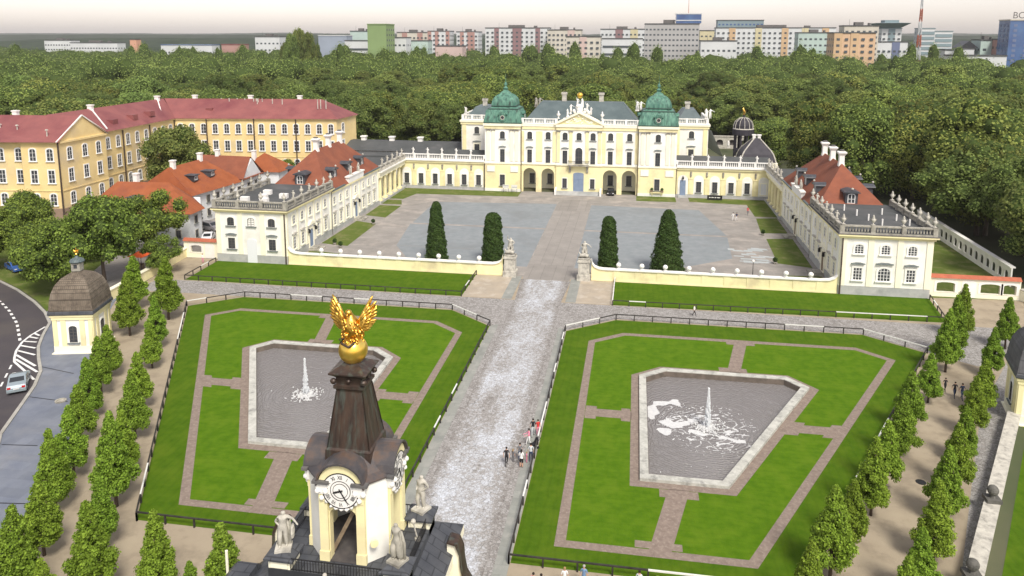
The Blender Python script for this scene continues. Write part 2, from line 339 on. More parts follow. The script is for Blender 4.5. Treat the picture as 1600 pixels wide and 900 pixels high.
# ---- windows: shared meshes, one object each
WC = {}
def outline(w, h, arch=0, n=6, x0=0, z0=0):
    pts = [(x0-w/2, z0), (x0+w/2, z0)]
    if arch <= 0: return pts+[(x0+w/2, z0+h), (x0-w/2, z0+h)]
    for i in range(n+1):
        t = PI*i/n; pts.append((x0+w/2*math.cos(t), z0+h-arch+arch*math.sin(t)))
    return pts
def window(parent, x, y, z, rz, w, h, arch=0, style='dark', bars=(1,3), sur=.16, surm='trim_white', hood=False, sill=True, name='window', blind=None):
    key = (w, h, arch, style, bars, sur, surm, hood, sill, blind)
    if key not in WC:
        fm = {'dark':'frame_dark','white':'frame_white','cream':'frame_white'}[style]
        fn = lambda yy: (lambda u, v: (u, yy, v))
        mb = MB()
        if sur:
            mb.slab(outline(w+2*sur, h+sur*1.2, arch+sur*.5 if arch else 0), [outline(w, h-.02, arch, z0=.02)], fn(-.12), (0,.115,0), 0)
        mb.slab(outline(w, h, arch), [outline(w-.14, h-.14, arch, z0=.07)], fn(-.08), (0,.06,0), 1)
        for i in range(bars[0]):
            xx = -w/2+w*(i+1)/(bars[0]+1); mb.box(xx-.035, xx+.035, -.075, -.03, .05, h-.06, 1)
        for i in range(bars[1]):
            zz = h*(i+1)/(bars[1]+1); mb.box(-w/2+.05, w/2-.05, -.07, -.03, zz-.025, zz+.025, 1)
        g = MB().slab(outline(w-.1, h-.1, arch, z0=.05), None, fn(-.035), (0,.02,0), 0)
        fr = mesh_of(name, mb, [surm, fm]); fixn(fr)
        gl = mesh_of('pane', g, blind or 'glass_dark'); fixn(gl)
        sl = None
        if sill: sl = mesh_of('sill', MB().box(-w/2-sur-.1, w/2+sur+.1, -.26, .02, -.14, -.01), 'hooddark' if style == 'dark' else surm)
        hd = None
        if hood:
            mb = MB()
            zt = h+sur+.35
            mb.box(-w/2-sur-.12, w/2+sur+.12, -.34, .02, zt, zt+.13)
            mb.slab([(-w/2-sur, zt+.13),(w/2+sur, zt+.13),(w/4, zt+.26),(-w/4, zt+.26)], None, fn(-.28), (0,.3,0))
            hd = mesh_of('hood', mb, 'stone_pale' if style == 'white' and surm == 'plaster_cream' else 'hooddark')
        WC[key] = (fr, gl, sl, hd)
    fr, gl, sl, hd = WC[key]; b = BASE[parent]
    o = link(name, fr, parent, (x-b.x, y-b.y, z-b.z), rz)
    link('pane', gl, o)
    if sl: link('sill', sl, o)
    if hd: link('hood', hd, o)
    return o
S_, E_, W_, N_ = 0, PI/2, -PI/2, PI

def balustrade(mb, p0, p1, z, h=1.2, m=0, pier=3.6, step=.42, hw=.16, dark=False):
    p0 = Vector(p0); p1 = Vector(p1); L = (p1-p0).length; n = max(1, round(L/pier))
    mb.obox(p0, p1, hw+.08, z, z+.22, m); mb.obox(p0, p1, hw+.06, z+h-.2, z+h, m)
    d = (p1-p0)/L
    for i in range(n+1):
        c = p0+d*(L*i/n); a = c-d*.3; b = c+d*.3
        mb.obox(a, b, hw+.12, z, z+h+.03, m)
    for i in range(n):
        a = L*i/n+.45; b = L*(i+1)/n-.45; k = max(1, int((b-a)/step))
        for j in range(k):
            c = p0+d*(a+(b-a)*(j+.5)/k)
            mb.lathe(c.x, c.y, [(.07,z+.2),(.13,z+.42),(.06,z+h*.62),(.11,z+h-.2)], 6, m)

# ------------------------------------------------------------------ ground layers
POND = [(14.3,60.1),(14.3,80.3),(17.0,82.5),(30.4,82.5),(32.4,80.2),(21.7,60.1)]
def inset(poly, d):
    n = len(poly); o = []
    A = sum(poly[i][0]*poly[(i+1)%n][1]-poly[(i+1)%n][0]*poly[i][1] for i in range(n)); sg = 1 if A > 0 else -1
    for i in range(n):
        p0, p1, p2 = Vector(poly[i-1]), Vector(poly[i]), Vector(poly[(i+1)%n])
        a = (p1-p0).normalized(); b = (p2-p1).normalized()
        na = Vector((-a.y,a.x))*sg; nb = Vector((-b.y,b.x))*sg
        k = (na+nb); k = k/(1+na.dot(nb)); o.append(tuple(p1+k*d))
    return o
def mir(poly, s): return [(x*s, y) for x, y in poly]
POND_IN = inset(POND, .75)
ponds = [mir(POND_IN, s) for s in (-1, 1)]
BIG = [(-6400,-300),(6000,-300),(6000,6300),(-6400,6300)]
struct('ground', MB().flat(BIG, 0, ponds), 'ground_dull')
# gravel of the whole forecourt with the two avenues
GR = [(-28,20),(28,20),(36.3,49),(51,76),(62,96),(69,114.2),(-62.8,114.2),(-60.5,97),(-58.5,85),(-48.3,73.5),(-35,46)]
struct('gravel_forecourt', MB().flat(GR, .004, ponds), 'gravel')
LAWN = [(5.05,48.3),(5.05,92.2),(11.3,97.1),(42.5,97.2),(48.4,92.5),(24.7,48.3)]
PATH = [(7.95,50.6),(8.1,89.5),(12.3,92.75),(40.5,92.8),(44.1,89.7),(22.6,50.6)]
PIN = inset(PATH, .82)
for s, nm in ((-1,'lawn_left'),(1,'lawn_right')):
    struct(nm, MB().flat(mir(LAWN, s), .012, [mir(POND_IN, s)]), 'grass')
    mb = MB()
    mb.flat(mir(PATH, s), .020, [mir(PIN, s)])
    PO = inset(POND, -.85)
    mb.flat(mir(PO, s), .024, [mir(POND_IN, s)])
    def quad(q): mb.flat(mir(q, s), .024)
    quad([(24.15,83.2),(25.6,83.2),(27.5,91.9),(26.0,91.9)]); quad([(14.95,51.4),(16.6,51.4),(18.4,59.3),(16.65,59.3)])
    quad([(8.85,70.6),(13.5,70.6),(13.5,72.2),(8.9,72.2)]); quad([(28.2,70.6),(32.8,70.6),(33.7,72.2),(29.1,72.2)])
    for q in ([(8.9,70.1),(10.0,70.1),(10.0,72.7),(8.9,72.7)], [(12.5,70.1),(13.4,70.1),(13.4,72.7),(12.5,72.7)],
              [(27.8,70.1),(29.2,70.1),(30.4,72.7),(29.4,72.7)], [(31.4,70.1),(32.6,70.1),(33.8,72.7),(32.9,72.7)],
              [(15.9,58.1),(19.1,58.1),(19.1,59.2),(15.9,59.2)], [(13.9,51.5),(17.4,51.5),(17.4,52.3),(13.9,52.3)],
              [(23.3,83.3),(26.4,83.3),(26.4,84.3),(23.3,84.3)], [(25.0,91.2),(28.4,91.2),(28.4,92.0),(25.0,92.0)]): mb.flat(mir(q, s), .028)
    struct('garden_path_'+('left' if s < 0 else 'right'), mb, 'path_brick')
    struct('inner_lawn_'+('left' if s < 0 else 'right'), MB().flat(mir(PIN, s), .016, [mir(PO, s)]), 'grass_inner')
    # pond: kerb, walls, water
    t = thing('ornamental_pond', ('angular stone-edged pond left of the drive, partly hidden by the clock tower' if s < 0 else
              'angular stone-edged pond right of the drive with drifts of white foam'), 'pond', (s*22, 71, 0), 'ponds in the two lawns')
    k = MB(); k.slab(mir(POND, s), [mir(POND_IN, s)], lambda x,y: (x,y,0), (0,0,.30)); wpart('kerb', k, 'kerb_pond', t)
    k = MB(); k.slab(mir(inset(POND_IN, -.08), s), [mir(inset(POND_IN,.02), s)], lambda x,y: (x,y,-.9), (0,0,1.12)); wpart('basin_wall', k, 'pond_wall', t)
    fy = 70.9
    me = mesh_of('water', MB().flat(mir(inset(POND_IN,.015), s), -.38), 'water', (s*21, fy, 0)); wo = link('water', me, None, (s*21, fy, 0)); tag(wo, kind='structure')
    # foam
    mb = MB(); c = .085
    def inside(x, y):
        P = POND_IN; r = False; j = len(P)-1
        for i in range(len(P)):
            if (P[i][1] > y) != (P[j][1] > y) and x < (P[j][0]-P[i][0])*(y-P[i][1])/(P[j][1]-P[i][1])+P[i][0]: r = not r
            j = i
        return r
    x = 15.2
    while x < 32:
        y = 60.9
        while y < 81.5:
            X = x*s; dx = abs(x)-21; dy = y-fy; rr = math.hypot(dx, dy*1.0)
            n1 = noise.noise(Vector((X*.9, y*.9, 3))); n2 = noise.noise(Vector((X*2.3, y*2.3, 9))); n3 = noise.noise(Vector((X*.35, y*.35, 5)))
            f = -1
            if s > 0:
                ring = abs(math.hypot(dx+3.4, (dy-2.3)*.9)-2.1)      # curl of foam left of the jet
                if not (dx > -2.4 and dy > 1.5) : f = max(f, .55-ring*1.0+n1*.8)
                f = max(f, .45-abs(dy+.9+.35*(dx+1))*1.1+n1*.9-(max(0, abs(dx+.2)-3.6))*2)
                f = max(f, .5-math.hypot(dx+4.4, (dy+1.4))*.55+n1*.7)
                if rr < 5.2: f = max(f, .40-1.9*abs(noise.noise(Vector((X*1.1+n1*.8, y*1.9+n1, 21))))-.055*rr+.12*n2)
                f = max(f, (n2-.58)*3 if (dy < -2 and n3 > 0) else -1)
            else:
                f = (.42-rr*.42)+n2*.9 if rr < 2.2 else (n2-.74)*3
            if f > .12 and inside(abs(x), y): mb.add([(X-c/2,y-c/2,-.362),(X+c/2,y-c/2,-.362),(X+c/2,y+c/2,-.362),(X-c/2,y+c/2,-.362)], [(0,1,2,3)])
            y += c
        x += c
    fo = solo('pond_foam', mb, 'foam', None, None); fo['kind'] = 'stuff'
    # fountain
    t = thing('fountain', 'single white water jet rising from the %s pond' % ('left' if s < 0 else 'right'), 'fountain', (s*20.9, fy, -.37), 'water jets in the ponds')
    mb = MB(); mb.cyl(0,0,-.3,.35,.07,.05,8); lpart('nozzle', mb, 'iron', t)
    mb = MB(); mb.lathe(0,0,[(.06,.3),(.09,.9),(.12,1.8),(.12,2.8),(.09,3.5),(.04,4.1)],10)
    for k in range(520):
        h = random.random(); a = random.random()*2*PI; z = .2+3.8*h
        r = (.05+.34*(1-h)**1.2*random.random()); q = .02+.03*random.random()
        mb.box(r*math.cos(a)-q, r*math.cos(a)+q, r*math.sin(a)-q, r*math.sin(a)+q, z, z+q*4)
    lpart('jet', mb, 'jet', t)
    mb = MB()
    for k in range(420):
        a = random.random()*2*PI; r = abs(random.gauss(0,.75)); q = .04+.06*random.random(); mb.ball((r*math.cos(a), r*math.sin(a), .02+.12*random.random()), q, 5)
    lpart('spray', mb, 'foam', t)['kind'] = 'stuff'
# cross road and drive
CR = [(-60,97.35),(-42.2,97.5),(-11.3,97.5),(-4.95,92.4),(4.95,92.4),(11.3,97.5),(42.3,97.5),(53,89.5),(60,96),(62,102.5),(-60,102.7)]
struct('cross_road', MB().flat(CR, .008), 'cobbles_road')
struct('gravel_apron', MB().flat([(-11.3,102.9),(-5.4,102.9),(-5.4,112.9),(-11.3,112.9)], .012).flat([(5.4,102.9),(10.6,102.9),(10.6,112.9),(5.4,112.9)], .012), 'gravel_pale')
mb = MB()
for s in (-1,1): mb.flat(mir([(3.9,102.8),(5.4,102.8),(5.4,113.4),(3.9,113.4)], s), .013); mb.flat(mir([(3.95,20),(5.0,20),(5.0,92.3),(3.95,93.2)], s), .013)
struct('slab_strip', mb, 'slab_strip')
mb = MB()
for s in (-1,1): mb.flat(mir([(3.35,20),(3.95,20),(3.95,97),(3.35,97)], s), .016)
struct('drive_gutter', mb, 'cobbles_dark')
struct('drive', MB().flat([(-3.35,15),(3.35,15),(3.35,102.8),(3.9,112.2),(-3.9,112.2),(-3.35,102.8)], .018), 'cobbles_drive')
# front lawns by the courtyard wall
struct('front_lawn_left', MB().flat([(-55.6,103.0),(-11.3,102.85),(-11.3,113.1),(-56,113.1)], .016), 'grass')
struct('front_lawn_right', MB().flat([(10.7,102.75),(54.8,103.4),(56,113.2),(10.7,113.1)], .016), 'grass')
# courtyard
struct('courtyard_paving', MB().flat([(-43.6,113.3),(43.6,113.3),(43.9,179.5),(-43.9,179.5)], .012), 'paving')
mb = MB()
mb.flat([(-29.2,127.5),(-3.9,127.5),(-3.9,143.2),(-31.4,143.2)], .018); mb.flat([(-31.2,144.2),(-3.9,144.2),(-3.9,166.5),(-31.8,164)], .018)
mb.flat([(3.9,119),(17,119),(30.2,129),(31,143.2),(3.9,143.2)], .018); mb.flat([(3.9,144.2),(31,144.2),(27.5,165.5),(3.9,166.5)], .018)
mb.flat([(-24,118.5),(-3.9,118.5),(-3.9,127.4),(-29.2,127.4)], .017)
struct('courtyard_setts', mb, 'setts_blue')
struct('courtyard_axis', MB().flat([(-3.7,112.3),(3.7,112.3),(3.7,171.5),(-3.7,171.5)], .020), 'paving_axis')
mb = MB()
for q in ([(38.7,161.3),(44.2,161.3),(44.2,178.3),(26,178.3),(26,173.8),(38.6,172.6)], [(38.7,159.7),(43,160.6),(42.9,148),(37.8,147.4)], [(38.1,143.2),(43,144.2),(42.6,125.6),(37.4,127.4)],
          [(37.6,120.9),(43,121.3),(43.2,114),(38,114)], [(13.9,172.8),(23,172.9),(23,178.5),(13.9,178.5)],
          [(-38.6,172),(-13.9,172.8),(-13.9,178.4),(-44,178.4),(-44,165.7),(-40,165.7)], [(-43.2,160),(-38.5,159.9),(-40,164.6),(-44,164.6)], [(-43,148.8),(-38.1,147.4),(-38.2,158.6),(-43.2,158.6)],
          [(-43,143.7),(-38.2,141.9),(-37.8,125.4),(-43.2,126.4)], [(-43.2,121.7),(-37.4,120.6),(-36,114),(-43.2,114)]): mb.flat(q, .022)
struct('courtyard_lawns', mb, 'grass_dull')
mb = MB()
rr = random.Random(3)
for k in range(26):
    x = 31.5+rr.random()*5.2-(0 if k < 18 else 1); y = 127+rr.random()*9; a = rr.uniform(.3,1.3); b = rr.uniform(.25,.7)
    mb.flat([(x-a,y-b*.7),(x+a,y-b),(x+a*.8,y+b*.8),(x-a*.9,y+b)], .024+k*.0006)
struct('bleached_patch', mb, 'metal_pale')
# left: road, kerb, pavement
KERB = [(-95,101),(-83.2,97.4),(-77.4,94.35),(-70.9,90.25),(-66.3,86.9),(-62.6,83.5),(-60.2,79.5),(-58.0,76.3),(-55.4,73.4),(-52.6,70.5),(-50.4,67.1),(-48.6,63.5),(-45.75,57.7),(-36.1,45.4),(-28,34),(-22,25)]
struct('road', MB().flat(KERB+[(-60,0),(-140,20),(-140,103)], .008), 'asphalt')
PAV = [p for p in KERB[4:]]+[(-24,25),(-33,43),(-37.5,50),(-43,60.5),(-47.5,70),(-47.8,73),(-57.5,86)]
struct('pavement', MB().flat([(-22,25)]+[(-23,31),(-31,43.3),(-33.5,49),(-37,55.5),(-42.6,64.5),(-47.2,73.4),(-57,87),(-62,97),(-66,96)]+KERB[4:-1], .012), 'slab_blue')
struct('yard', MB().flat([(-70,97),(-62,97),(-62.6,114),(-57,114),(-57,165),(-62,190),(-104,182),(-104,130),(-80,125)], .013), 'paving')
mb = MB()
for a, b in zip(KERB[:-1], KERB[1:]): mb.obox(a, b, .17, 0, .13)
t = solo('road_kerb', mb, 'kerb', None, None); t['kind'] = 'structure'; del_ = None
mb = MB()
def stripe(p, q, hw, z=.017):
    d = Vector((q[0]-p[0],q[1]-p[1])).normalized(); n = Vector((-d.y,d.x))*hw
    mb.flat([(p[0]-n.x,p[1]-n.y),(q[0]-n.x,q[1]-n.y),(q[0]+n.x,q[1]+n.y),(p[0]+n.x,p[1]+n.y)], z)
def polyl(pts, n):
    o = []; L = [0]
    for a, b in zip(pts[:-1], pts[1:]): L.append(L[-1]+math.dist(a,b))
    for k in range(n):
        t = L[-1]*k/(n-1)
        for i in range(len(pts)-1):
            if t <= L[i+1]+1e-9: u = (t-L[i])/(L[i+1]-L[i]); o.append((pts[i][0]+(pts[i+1][0]-pts[i][0])*u, pts[i][1]+(pts[i+1][1]-pts[i][1])*u)); break
    return o
D1 = polyl([(-80,91),(-76,89.75),(-71.3,86.4),(-66.8,82.7),(-61.9,77.8)], 26)
for i in range(0, 25, 2): stripe(D1[i], D1[i+1], .16)
D2 = polyl([(-57.2,71.4),(-54,66.5),(-48,57.5),(-42,49)], 24)
for i in range(0, 23, 2): stripe(D2[i], D2[i+1], .10)
HL = [(-62.26,82.31),(-61.89,79.49),(-61.24,77.41),(-59.9,75.03),(-58.53,73.28),(-57.6,72.24),(-55.24,70.78),(-51.7,68.53)]
for k_, (a, b) in enumerate(zip(HL[:-1], HL[1:])): stripe(a, b, .13, .016+.0004*k_)
for k_, (a, b) in enumerate(zip([(-61.98,80.15),(-61.86,79.05),(-61.24,77.68),(-60.61,76.46),(-59.7,75.06),(-58.91,73.95),(-58.0,72.88)], [(-60.7,79.58),(-60.23,78.77),(-59.46,77.71),(-58.2,76.08),(-56.71,74.32),(-54.27,71.63),(-52.86,70.29)])): stripe(a, b, .14, .0195+.0004*k_)
struct('road_markings', mb, 'paint_white')
mb = MB()
for (a, b) in (((-53.6,71.6),(-48.5,70.6)),((-49,64.9),(-44.3,64.6)),((-44.2,56.2),(-40.8,56.6)),((-38,48.3),(-34.8,48.7))): stripe(a, b, .06, .018)
struct('drain_slots', mb, 'iron')
# right: strip behind the trees, lawn beyond the wall
struct('verge_right', MB().flat([(33.8,46),(36.5,49.7),(50.6,75),(62,95.5),(60.4,97),(49,79),(45,70.5)], .010), 'cobbles_dark')
struct('lawn_outer', MB().flat([(37.5,49),(51.2,74.6),(51.2,76),(90,76),(90,30),(37,30)], .011), 'grass')
struct('lawn_side', MB().flat([(56,113.6),(70,114.5),(71,150),(56,150)], .014), 'grass_dull')
struct('lawn_roadside', MB().flat([(-95,101.4),(-83,97.8),(-77.3,94.8),(-70.7,90.7),(-66.3,87.3),(-64,90),(-66,97),(-80,124),(-104,129),(-125,125)], .010), 'grass_dull')

# ------------------------------------------------------------------ figures (people and statues)
FIG = {}
def figure_mesh(key, arms, legs, lean=0, girth=1.0, skirt=0.0, head=1.0):
    """one continuous skinned body, 1.7 m tall, facing -Y"""
    V = []; E = []; Rr = []
    def v(p, r, par=None):
        V.append(p); Rr.append(r*girth if len(V) > 1 else r*girth)
        if par is not None: E.append((par, len(V)-1))
        return len(V)-1
    lx = lean
    pel = v((0,0,.93), .125); bel = v((lx*.3,-.01,1.08), .115, pel); ch = v((lx*.7,0,1.27), .14, bel); nb = v((lx,0,1.43), .075, ch)
    nk = v((lx,-.005,1.49), .05, nb); hd = v((lx,-.02,1.58), .085*head, nk); ht = v((lx,-.015,1.66), .06*head, hd)
    for i, (sx, a) in enumerate(((-1, arms[0]), (1, arms[1]))):
        sh = v((lx+sx*.165,0,1.39), .062, nb); el = v((lx+a[0][0],a[0][1],a[0][2]), .042, sh); wr = v((lx+a[1][0],a[1][1],a[1][2]), .03, el)
        d = Vector(a[1])-Vector(a[0]); d.normalize(); h = Vector((lx+a[1][0],a[1][1],a[1][2]))+d*.08; v(tuple(h), .034, wr); v(tuple(h+d*.07), .018, len(V)-1)
    for sx, l in ((-1, legs[0]), (1, legs[1])):
        hp = v((sx*.09,0,.86), .10+skirt*.4, pel); kn = v(l[0], .062+skirt, hp); an = v(l[1], .04+skirt*.8, kn); v((l[1][0], l[1][1]-.14, .035), .03, v((l[1][0], l[1][1]-.01, .05), .04, an))
    me = bpy.data.meshes.new('person_body'); me.from_pydata(V, E, []); o = bpy.data.objects.new('tmp', me); COL.objects.link(o)
    sk = o.modifiers.new('s', 'SKIN'); sk.use_smooth_shade = True
    if not me.skin_vertices: pass
    ly = me.skin_vertices[0].data if me.skin_vertices else None
    if ly:
        for i, r in enumerate(Rr): ly[i].radius = (r, r*.85)
        ly[0].use_root = True
    sb = o.modifiers.new('b', 'SUBSURF'); sb.levels = 1; sb.render_levels = 1
    dg = bpy.context.evaluated_depsgraph_get(); dg.update()
    out = bpy.data.meshes.new_from_object(o.evaluated_get(dg)); bpy.data.objects.remove(o)
    FIG[key] = (out, lx); return out
AD = ((-.24,.0,1.13),(-.25,-.06,.90)); AE = ((.24,.0,1.13),(.25,-.06,.90))
def X(a): return tuple((-p[0],p[1],p[2]) for p in a)
ABENT = ((-.25,.03,1.14),(-.12,-.20,1.10)); AUP = ((-.33,-.03,1.52),(-.28,-.12,1.76)); AOUT = ((-.40,-.05,1.30),(-.55,-.20,1.20)); AHIP = ((-.36,.06,1.16),(-.17,-.06,1.02)); AFWD = ((-.22,-.14,1.16),(-.20,-.40,1.10))
LS = (((-.10,-.01,.48),(-.10,.02,.09)), ((.10,-.01,.48),(.10,.02,.09)))
LW = (((-.09,-.16,.50),(-.09,-.26,.09)), ((.09,.04,.48),(.09,.26,.12)))
LC = (((-.13,-.10,.50),(-.15,-.02,.09)), ((.11,.02,.48),(.13,.05,.09)))
ok = True
for key, a, l, le, g, sk in (('stand', (AD, AE), LS, 0, 1, 0), ('bent', (ABENT, X(ABENT)), LS, 0, 1, 0), ('walk', (((-.25,.08,1.14),(-.25,.02,.92)), ((.25,-.08,1.14),(.24,-.2,.95))), LW, 0, 1, 0),
        ('dress', (AD, X(ABENT)), LS, 0, 1, .045), ('push', (AFWD, X(AFWD)), LW, 0, 1, 0), ('hero', (AUP, X(AHIP)), LC, .05, 1.42, 0), ('calm', (ABENT, X(AHIP)), LC, .05, 1.5, .02), ('drape', (ABENT, X(AD)), LC, -.04, 1.4, .085), ('warrior', (AHIP, X(AOUT)), LC, .04, 1.45, .03)):
    figure_mesh(key, a, l, le, g, sk)
def person(pose, x, y, face, label, top, bottom, hair='hair_dark', h=1.7, group=None, bag=None, shoe='cloth_black', child=None, z=0):
    t = thing('person', label, 'person', (x,y,z), group, face)
    src, lx = FIG[pose]; me = src.copy(); me.name = 'body'
    me.transform(Matrix.Scale(h/1.7, 4)); s = h/1.7
    me.materials.clear()
    for k in ('skin', top, bottom, shoe): me.materials.append(M[k])
    hem = .5 if pose == 'dress' else .12
    for p in me.polygons:
        c = p.center/s; i = 0
        if c.z < hem*1: i = 3 if c.z < .09 else (2 if pose != 'dress' else 0)
        elif c.z < .95 and abs(c.x) < .22: i = 2
        elif c.z < 1.46 and (abs(c.x-lx) < .22 or c.z > 1.2): i = 1
        if pose == 'dress' and hem <= c.z < 1.46 and abs(c.x) < .24: i = 1 if c.z > .9 else 2
        p.material_index = i; p.use_smooth = True
    link('body', me, t)
    mb = MB(); mb.ball((lx*s, .005*s, 1.645*s), .098*s, 10, 0, .95)
    long = hair == 'hair_fair' or pose == 'dress'
    if long: mb.lathe(lx*s, .05*s, [(.05*s,1.38*s),(.08*s,1.5*s),(.085*s,1.62*s)], 8)
    lpart('hair', mb, hair, t, True)
    if bag: lpart('bag', MB().box(-.15*s,.15*s,.10*s,.24*s,1.02*s,1.38*s), bag, t)
    return t
def statue(kind, x, y, z, h, face, label, name='statue', group=None, m='stone_pale', prop=None):
    t = thing(name, label, 'statue', (x,y,z), group, face)
    src, lx = FIG[kind]; me = src.copy(); me.name = 'figure'; s = (h-.12)/1.72
    me.transform(Matrix.Translation((0,0,.12)) @ Matrix.Scale(s, 4)); me.materials.clear(); me.materials.append(M[m])
    for p in me.polygons: p.use_smooth = True; p.material_index = 0
    link('figure', me, t)
    mb = MB(); mb.box(-.34*s,.34*s,-.34*s,.34*s,0,.13)
    lpart('plinth', mb, m, t)
    if prop == 'shield':
        mb = MB(); mb.lathe(.42*s, -.1*s, [(.01,.55*s),(.2*s,.62*s),(.26*s,.85*s),(.2*s,1.1*s),(.01,1.17*s)], 10, 0, 0, .35, 1); lpart('shield', mb, m, t)
    if prop in ('cloak', 'shield', 'group', 'club'):
        mb = MB()
        for k in range(7):
            a = k*.35-1.0; mb.tube([(math.sin(a)*.16*s, .10*s, 1.38*s), (math.sin(a)*.24*s, .2*s, .8*s), (math.sin(a)*.3*s, .16*s, .14)], [.05*s,.07*s,.06*s], 6)
        lpart('cloak', mb, m, t, True)
    if prop == 'group':      # a beast writhing at the hero's feet
        mb = MB()
        mb.tube([(-.5*s,-.2*s,.2),(-.3*s,-.34*s,.42*s),(0,-.32*s,.46*s),(.3*s,-.3*s,.36*s),(.52*s,-.1*s,.2)], [.1*s,.17*s,.2*s,.17*s,.08*s], 8)
        for a, b in ((-.5,.75),(-.2,.9),(.25,.8),(.5,.6)): mb.tube([(a*.5*s,-.3*s,.4*s),(a*.8*s,-.38*s,b*.8*s),(a*s,-.3*s,b*s)], [.09*s,.06*s,.03*s], 6)
        mb.box(-.55*s,.55*s,-.42*s,.36*s,.05,.2); lpart('beast', mb, m, t, True)
    if prop == 'club':
        mb = MB(); mb.tube([(-.28*s,-.12*s,1.7*s),(-.1*s,-.15*s,2.05*s),(.12*s,-.1*s,2.2*s)], [.03*s,.06*s,.08*s], 7); lpart('club', mb, m, t, True)
    return t
URN = None
def urn(x, y, z, label, group, h=1.65, kind=0, m='stone_pale'):
    s = h/1.65; mb = MB()
    mb.box(-.26*s,.26*s,-.26*s,.26*s,0,.16*s)
    if kind == 0:
        mb.lathe(0,0,[(.2*s,.16*s),(.09*s,.26*s),(.08*s,.38*s),(.26*s,.62*s),(.34*s,.86*s),(.28*s,1.0*s),(.18*s,1.1*s),(.24*s,1.18*s),(.12*s,1.3*s),(.17*s,1.42*s),(.03*s,1.65*s)],10)
        for sx in (-1,1): mb.tube([(sx*.3*s,0,.95*s),(sx*.44*s,0,1.05*s),(sx*.4*s,0,.78*s),(sx*.28*s,0,.7*s)], .035*s, 6)
        mb2 = None
    else:                        # a small child-like figure
        mb.lathe(0,0,[(.16*s,.16*s),(.18*s,.5*s),(.13*s,.72*s),(.2*s,.95*s),(.17*s,1.12*s),(.07*s,1.2*s)],8,0,0,1,.75)
        mb.ball((0,0,1.33*s),.14*s,8)
        mb.tube([(-.16*s,0,1.1*s),(-.34*s,-.08*s,1.0*s),(-.3*s,-.2*s,1.25*s)],[.07*s,.05*s,.035*s],6); mb.tube([(.16*s,0,1.1*s),(.34*s,-.02*s,.85*s),(.2*s,-.16*s,.7*s)],[.07*s,.05*s,.035*s],6)
    return solo('stone_urn' if kind == 0 else 'stone_figure', mb, m, label, 'urn' if kind == 0 else 'statue', (x,y,z), group, True)

# ------------------------------------------------------------------ the palace
PW = 'plaster_yellow'; WH = 'plaster_white'
palace = thing('palace', 'cream and yellow baroque palace with two green copper corner towers closing the court', 'palace', (0, 179, 0))
FY = 179.1
def archpath(x0, x1, z0, z1, cuts):
    pts = [(x0, z0)]
    for c, w_, top in sorted(cuts):
        r = w_/2; sp = top-r; pts += [(c-r, z0)]
        for i in range(9): a = PI-PI*i/8; pts.append((c+r*math.cos(a), sp+r*math.sin(a)))
        pts.append((c+r, z0))
    return pts+[(x1, z0), (x1, z1), (x0, z1)]
mb = MB()                                   # body: white upper walls, yellow ground floor with open arches
mb.box(-14.2,14.2,FY,195,7.1,16.2,0)
cuts = [(-12.0,3.15,5.95),(-7.5,3.15,5.95),(7.5,3.3,5.95),(12.0,3.3,5.95)]
mb.slab(archpath(-14.2,14.2,0,7.1,cuts), None, lambda u,v:(u,FY,v), (0,.7,0), 1)
mb.box(-14.2,14.2,FY+5,195,0,7.1,2); mb.box(-5.6,5.6,FY+.7,FY+5,0,7.1,2); mb.box(-14.2,14.2,FY+.7,FY+5,6.3,7.1,2)
mb.box(-5.45,5.45,178.75,FY,0,7.1,1); mb.box(-5.45,5.45,178.75,FY,7.1,16.2,0)
for s in (-1,1):
    mb.box(*sorted((s*14.2,s*23.0)),178.6,195,7.1,16.2,0); mb.box(*sorted((s*14.2,s*23.0)),178.55,195,0,7.1,1)
    mb.box(*sorted((s*22.5,s*30.9)),187.5,203,0,16.0,0)
wpart('wall', mb, [WH, PW, 'plaster_cream'], palace)
mb = MB()                                   # pilasters, string course and cornices
def pil(x, w_, y, z0=7.6, z1=15.0, m=0): mb.box(x-w_/2, x+w_/2, y-.16, y, z0, z1, m)
for x in (-4.95,-1.95,1.95,4.95): pil(x,.75,178.75)
for x in (-13.8,-9.65,-5.9,5.9,9.65,13.8): pil(x,.9 if abs(x) != 9.65 else 1.5,FY)
for s in (-1,1):
    for x in (15.1,16.35,20.9,22.15): pil(s*x,.8,178.6,m=3)
    for x in (23.6,30.2): mb.box(*sorted((s*x-.5,s*x+.5)),187.34,187.5,0,15.4,0)
    mb.box(*sorted((s*22.3,s*31.3)),187.0,203.2,16.0,16.5,1); mb.box(*sorted((s*22.4,s*31.1)),187.2,203.1,15.4,16.0,0)
    mb.box(*sorted((s*13.9,s*23.4)),178.1,187.6,16.2,16.75,1); mb.box(*sorted((s*14.1,s*23.15)),178.35,187.4,15.5,16.2,0)
    mb.box(*sorted((s*14.1,s*23.15)),178.4,187,6.85,7.15,1)
    for x in (15.7,21.5): mb.box(s*x-.95,s*x+.95,178.38,178.55,4.9,6.3,2)
    mb.box(*sorted((s*14.15,s*23.05)),178.45,178.55,0,.7,2)
mb.box(-13.8,13.8,178.75,FY+.1,16.2,16.7,1); mb.box(-13.8,13.8,178.88,FY+.1,15.5,16.2,0); mb.box(-13.9,13.9,178.88,FY+.05,6.85,7.15,1)
mb.box(-5.6,5.6,178.5,178.9,6.86,7.16,1); mb.box(-5.6,5.6,178.35,178.9,16.22,16.78,1); mb.box(-5.5,5.5,178.55,178.8,15.5,16.22,0)
wpart('cornice', mb, [PW, 'plaster_cream', 'trim_white', 'plaster_cream'], palace)
mb = MB()
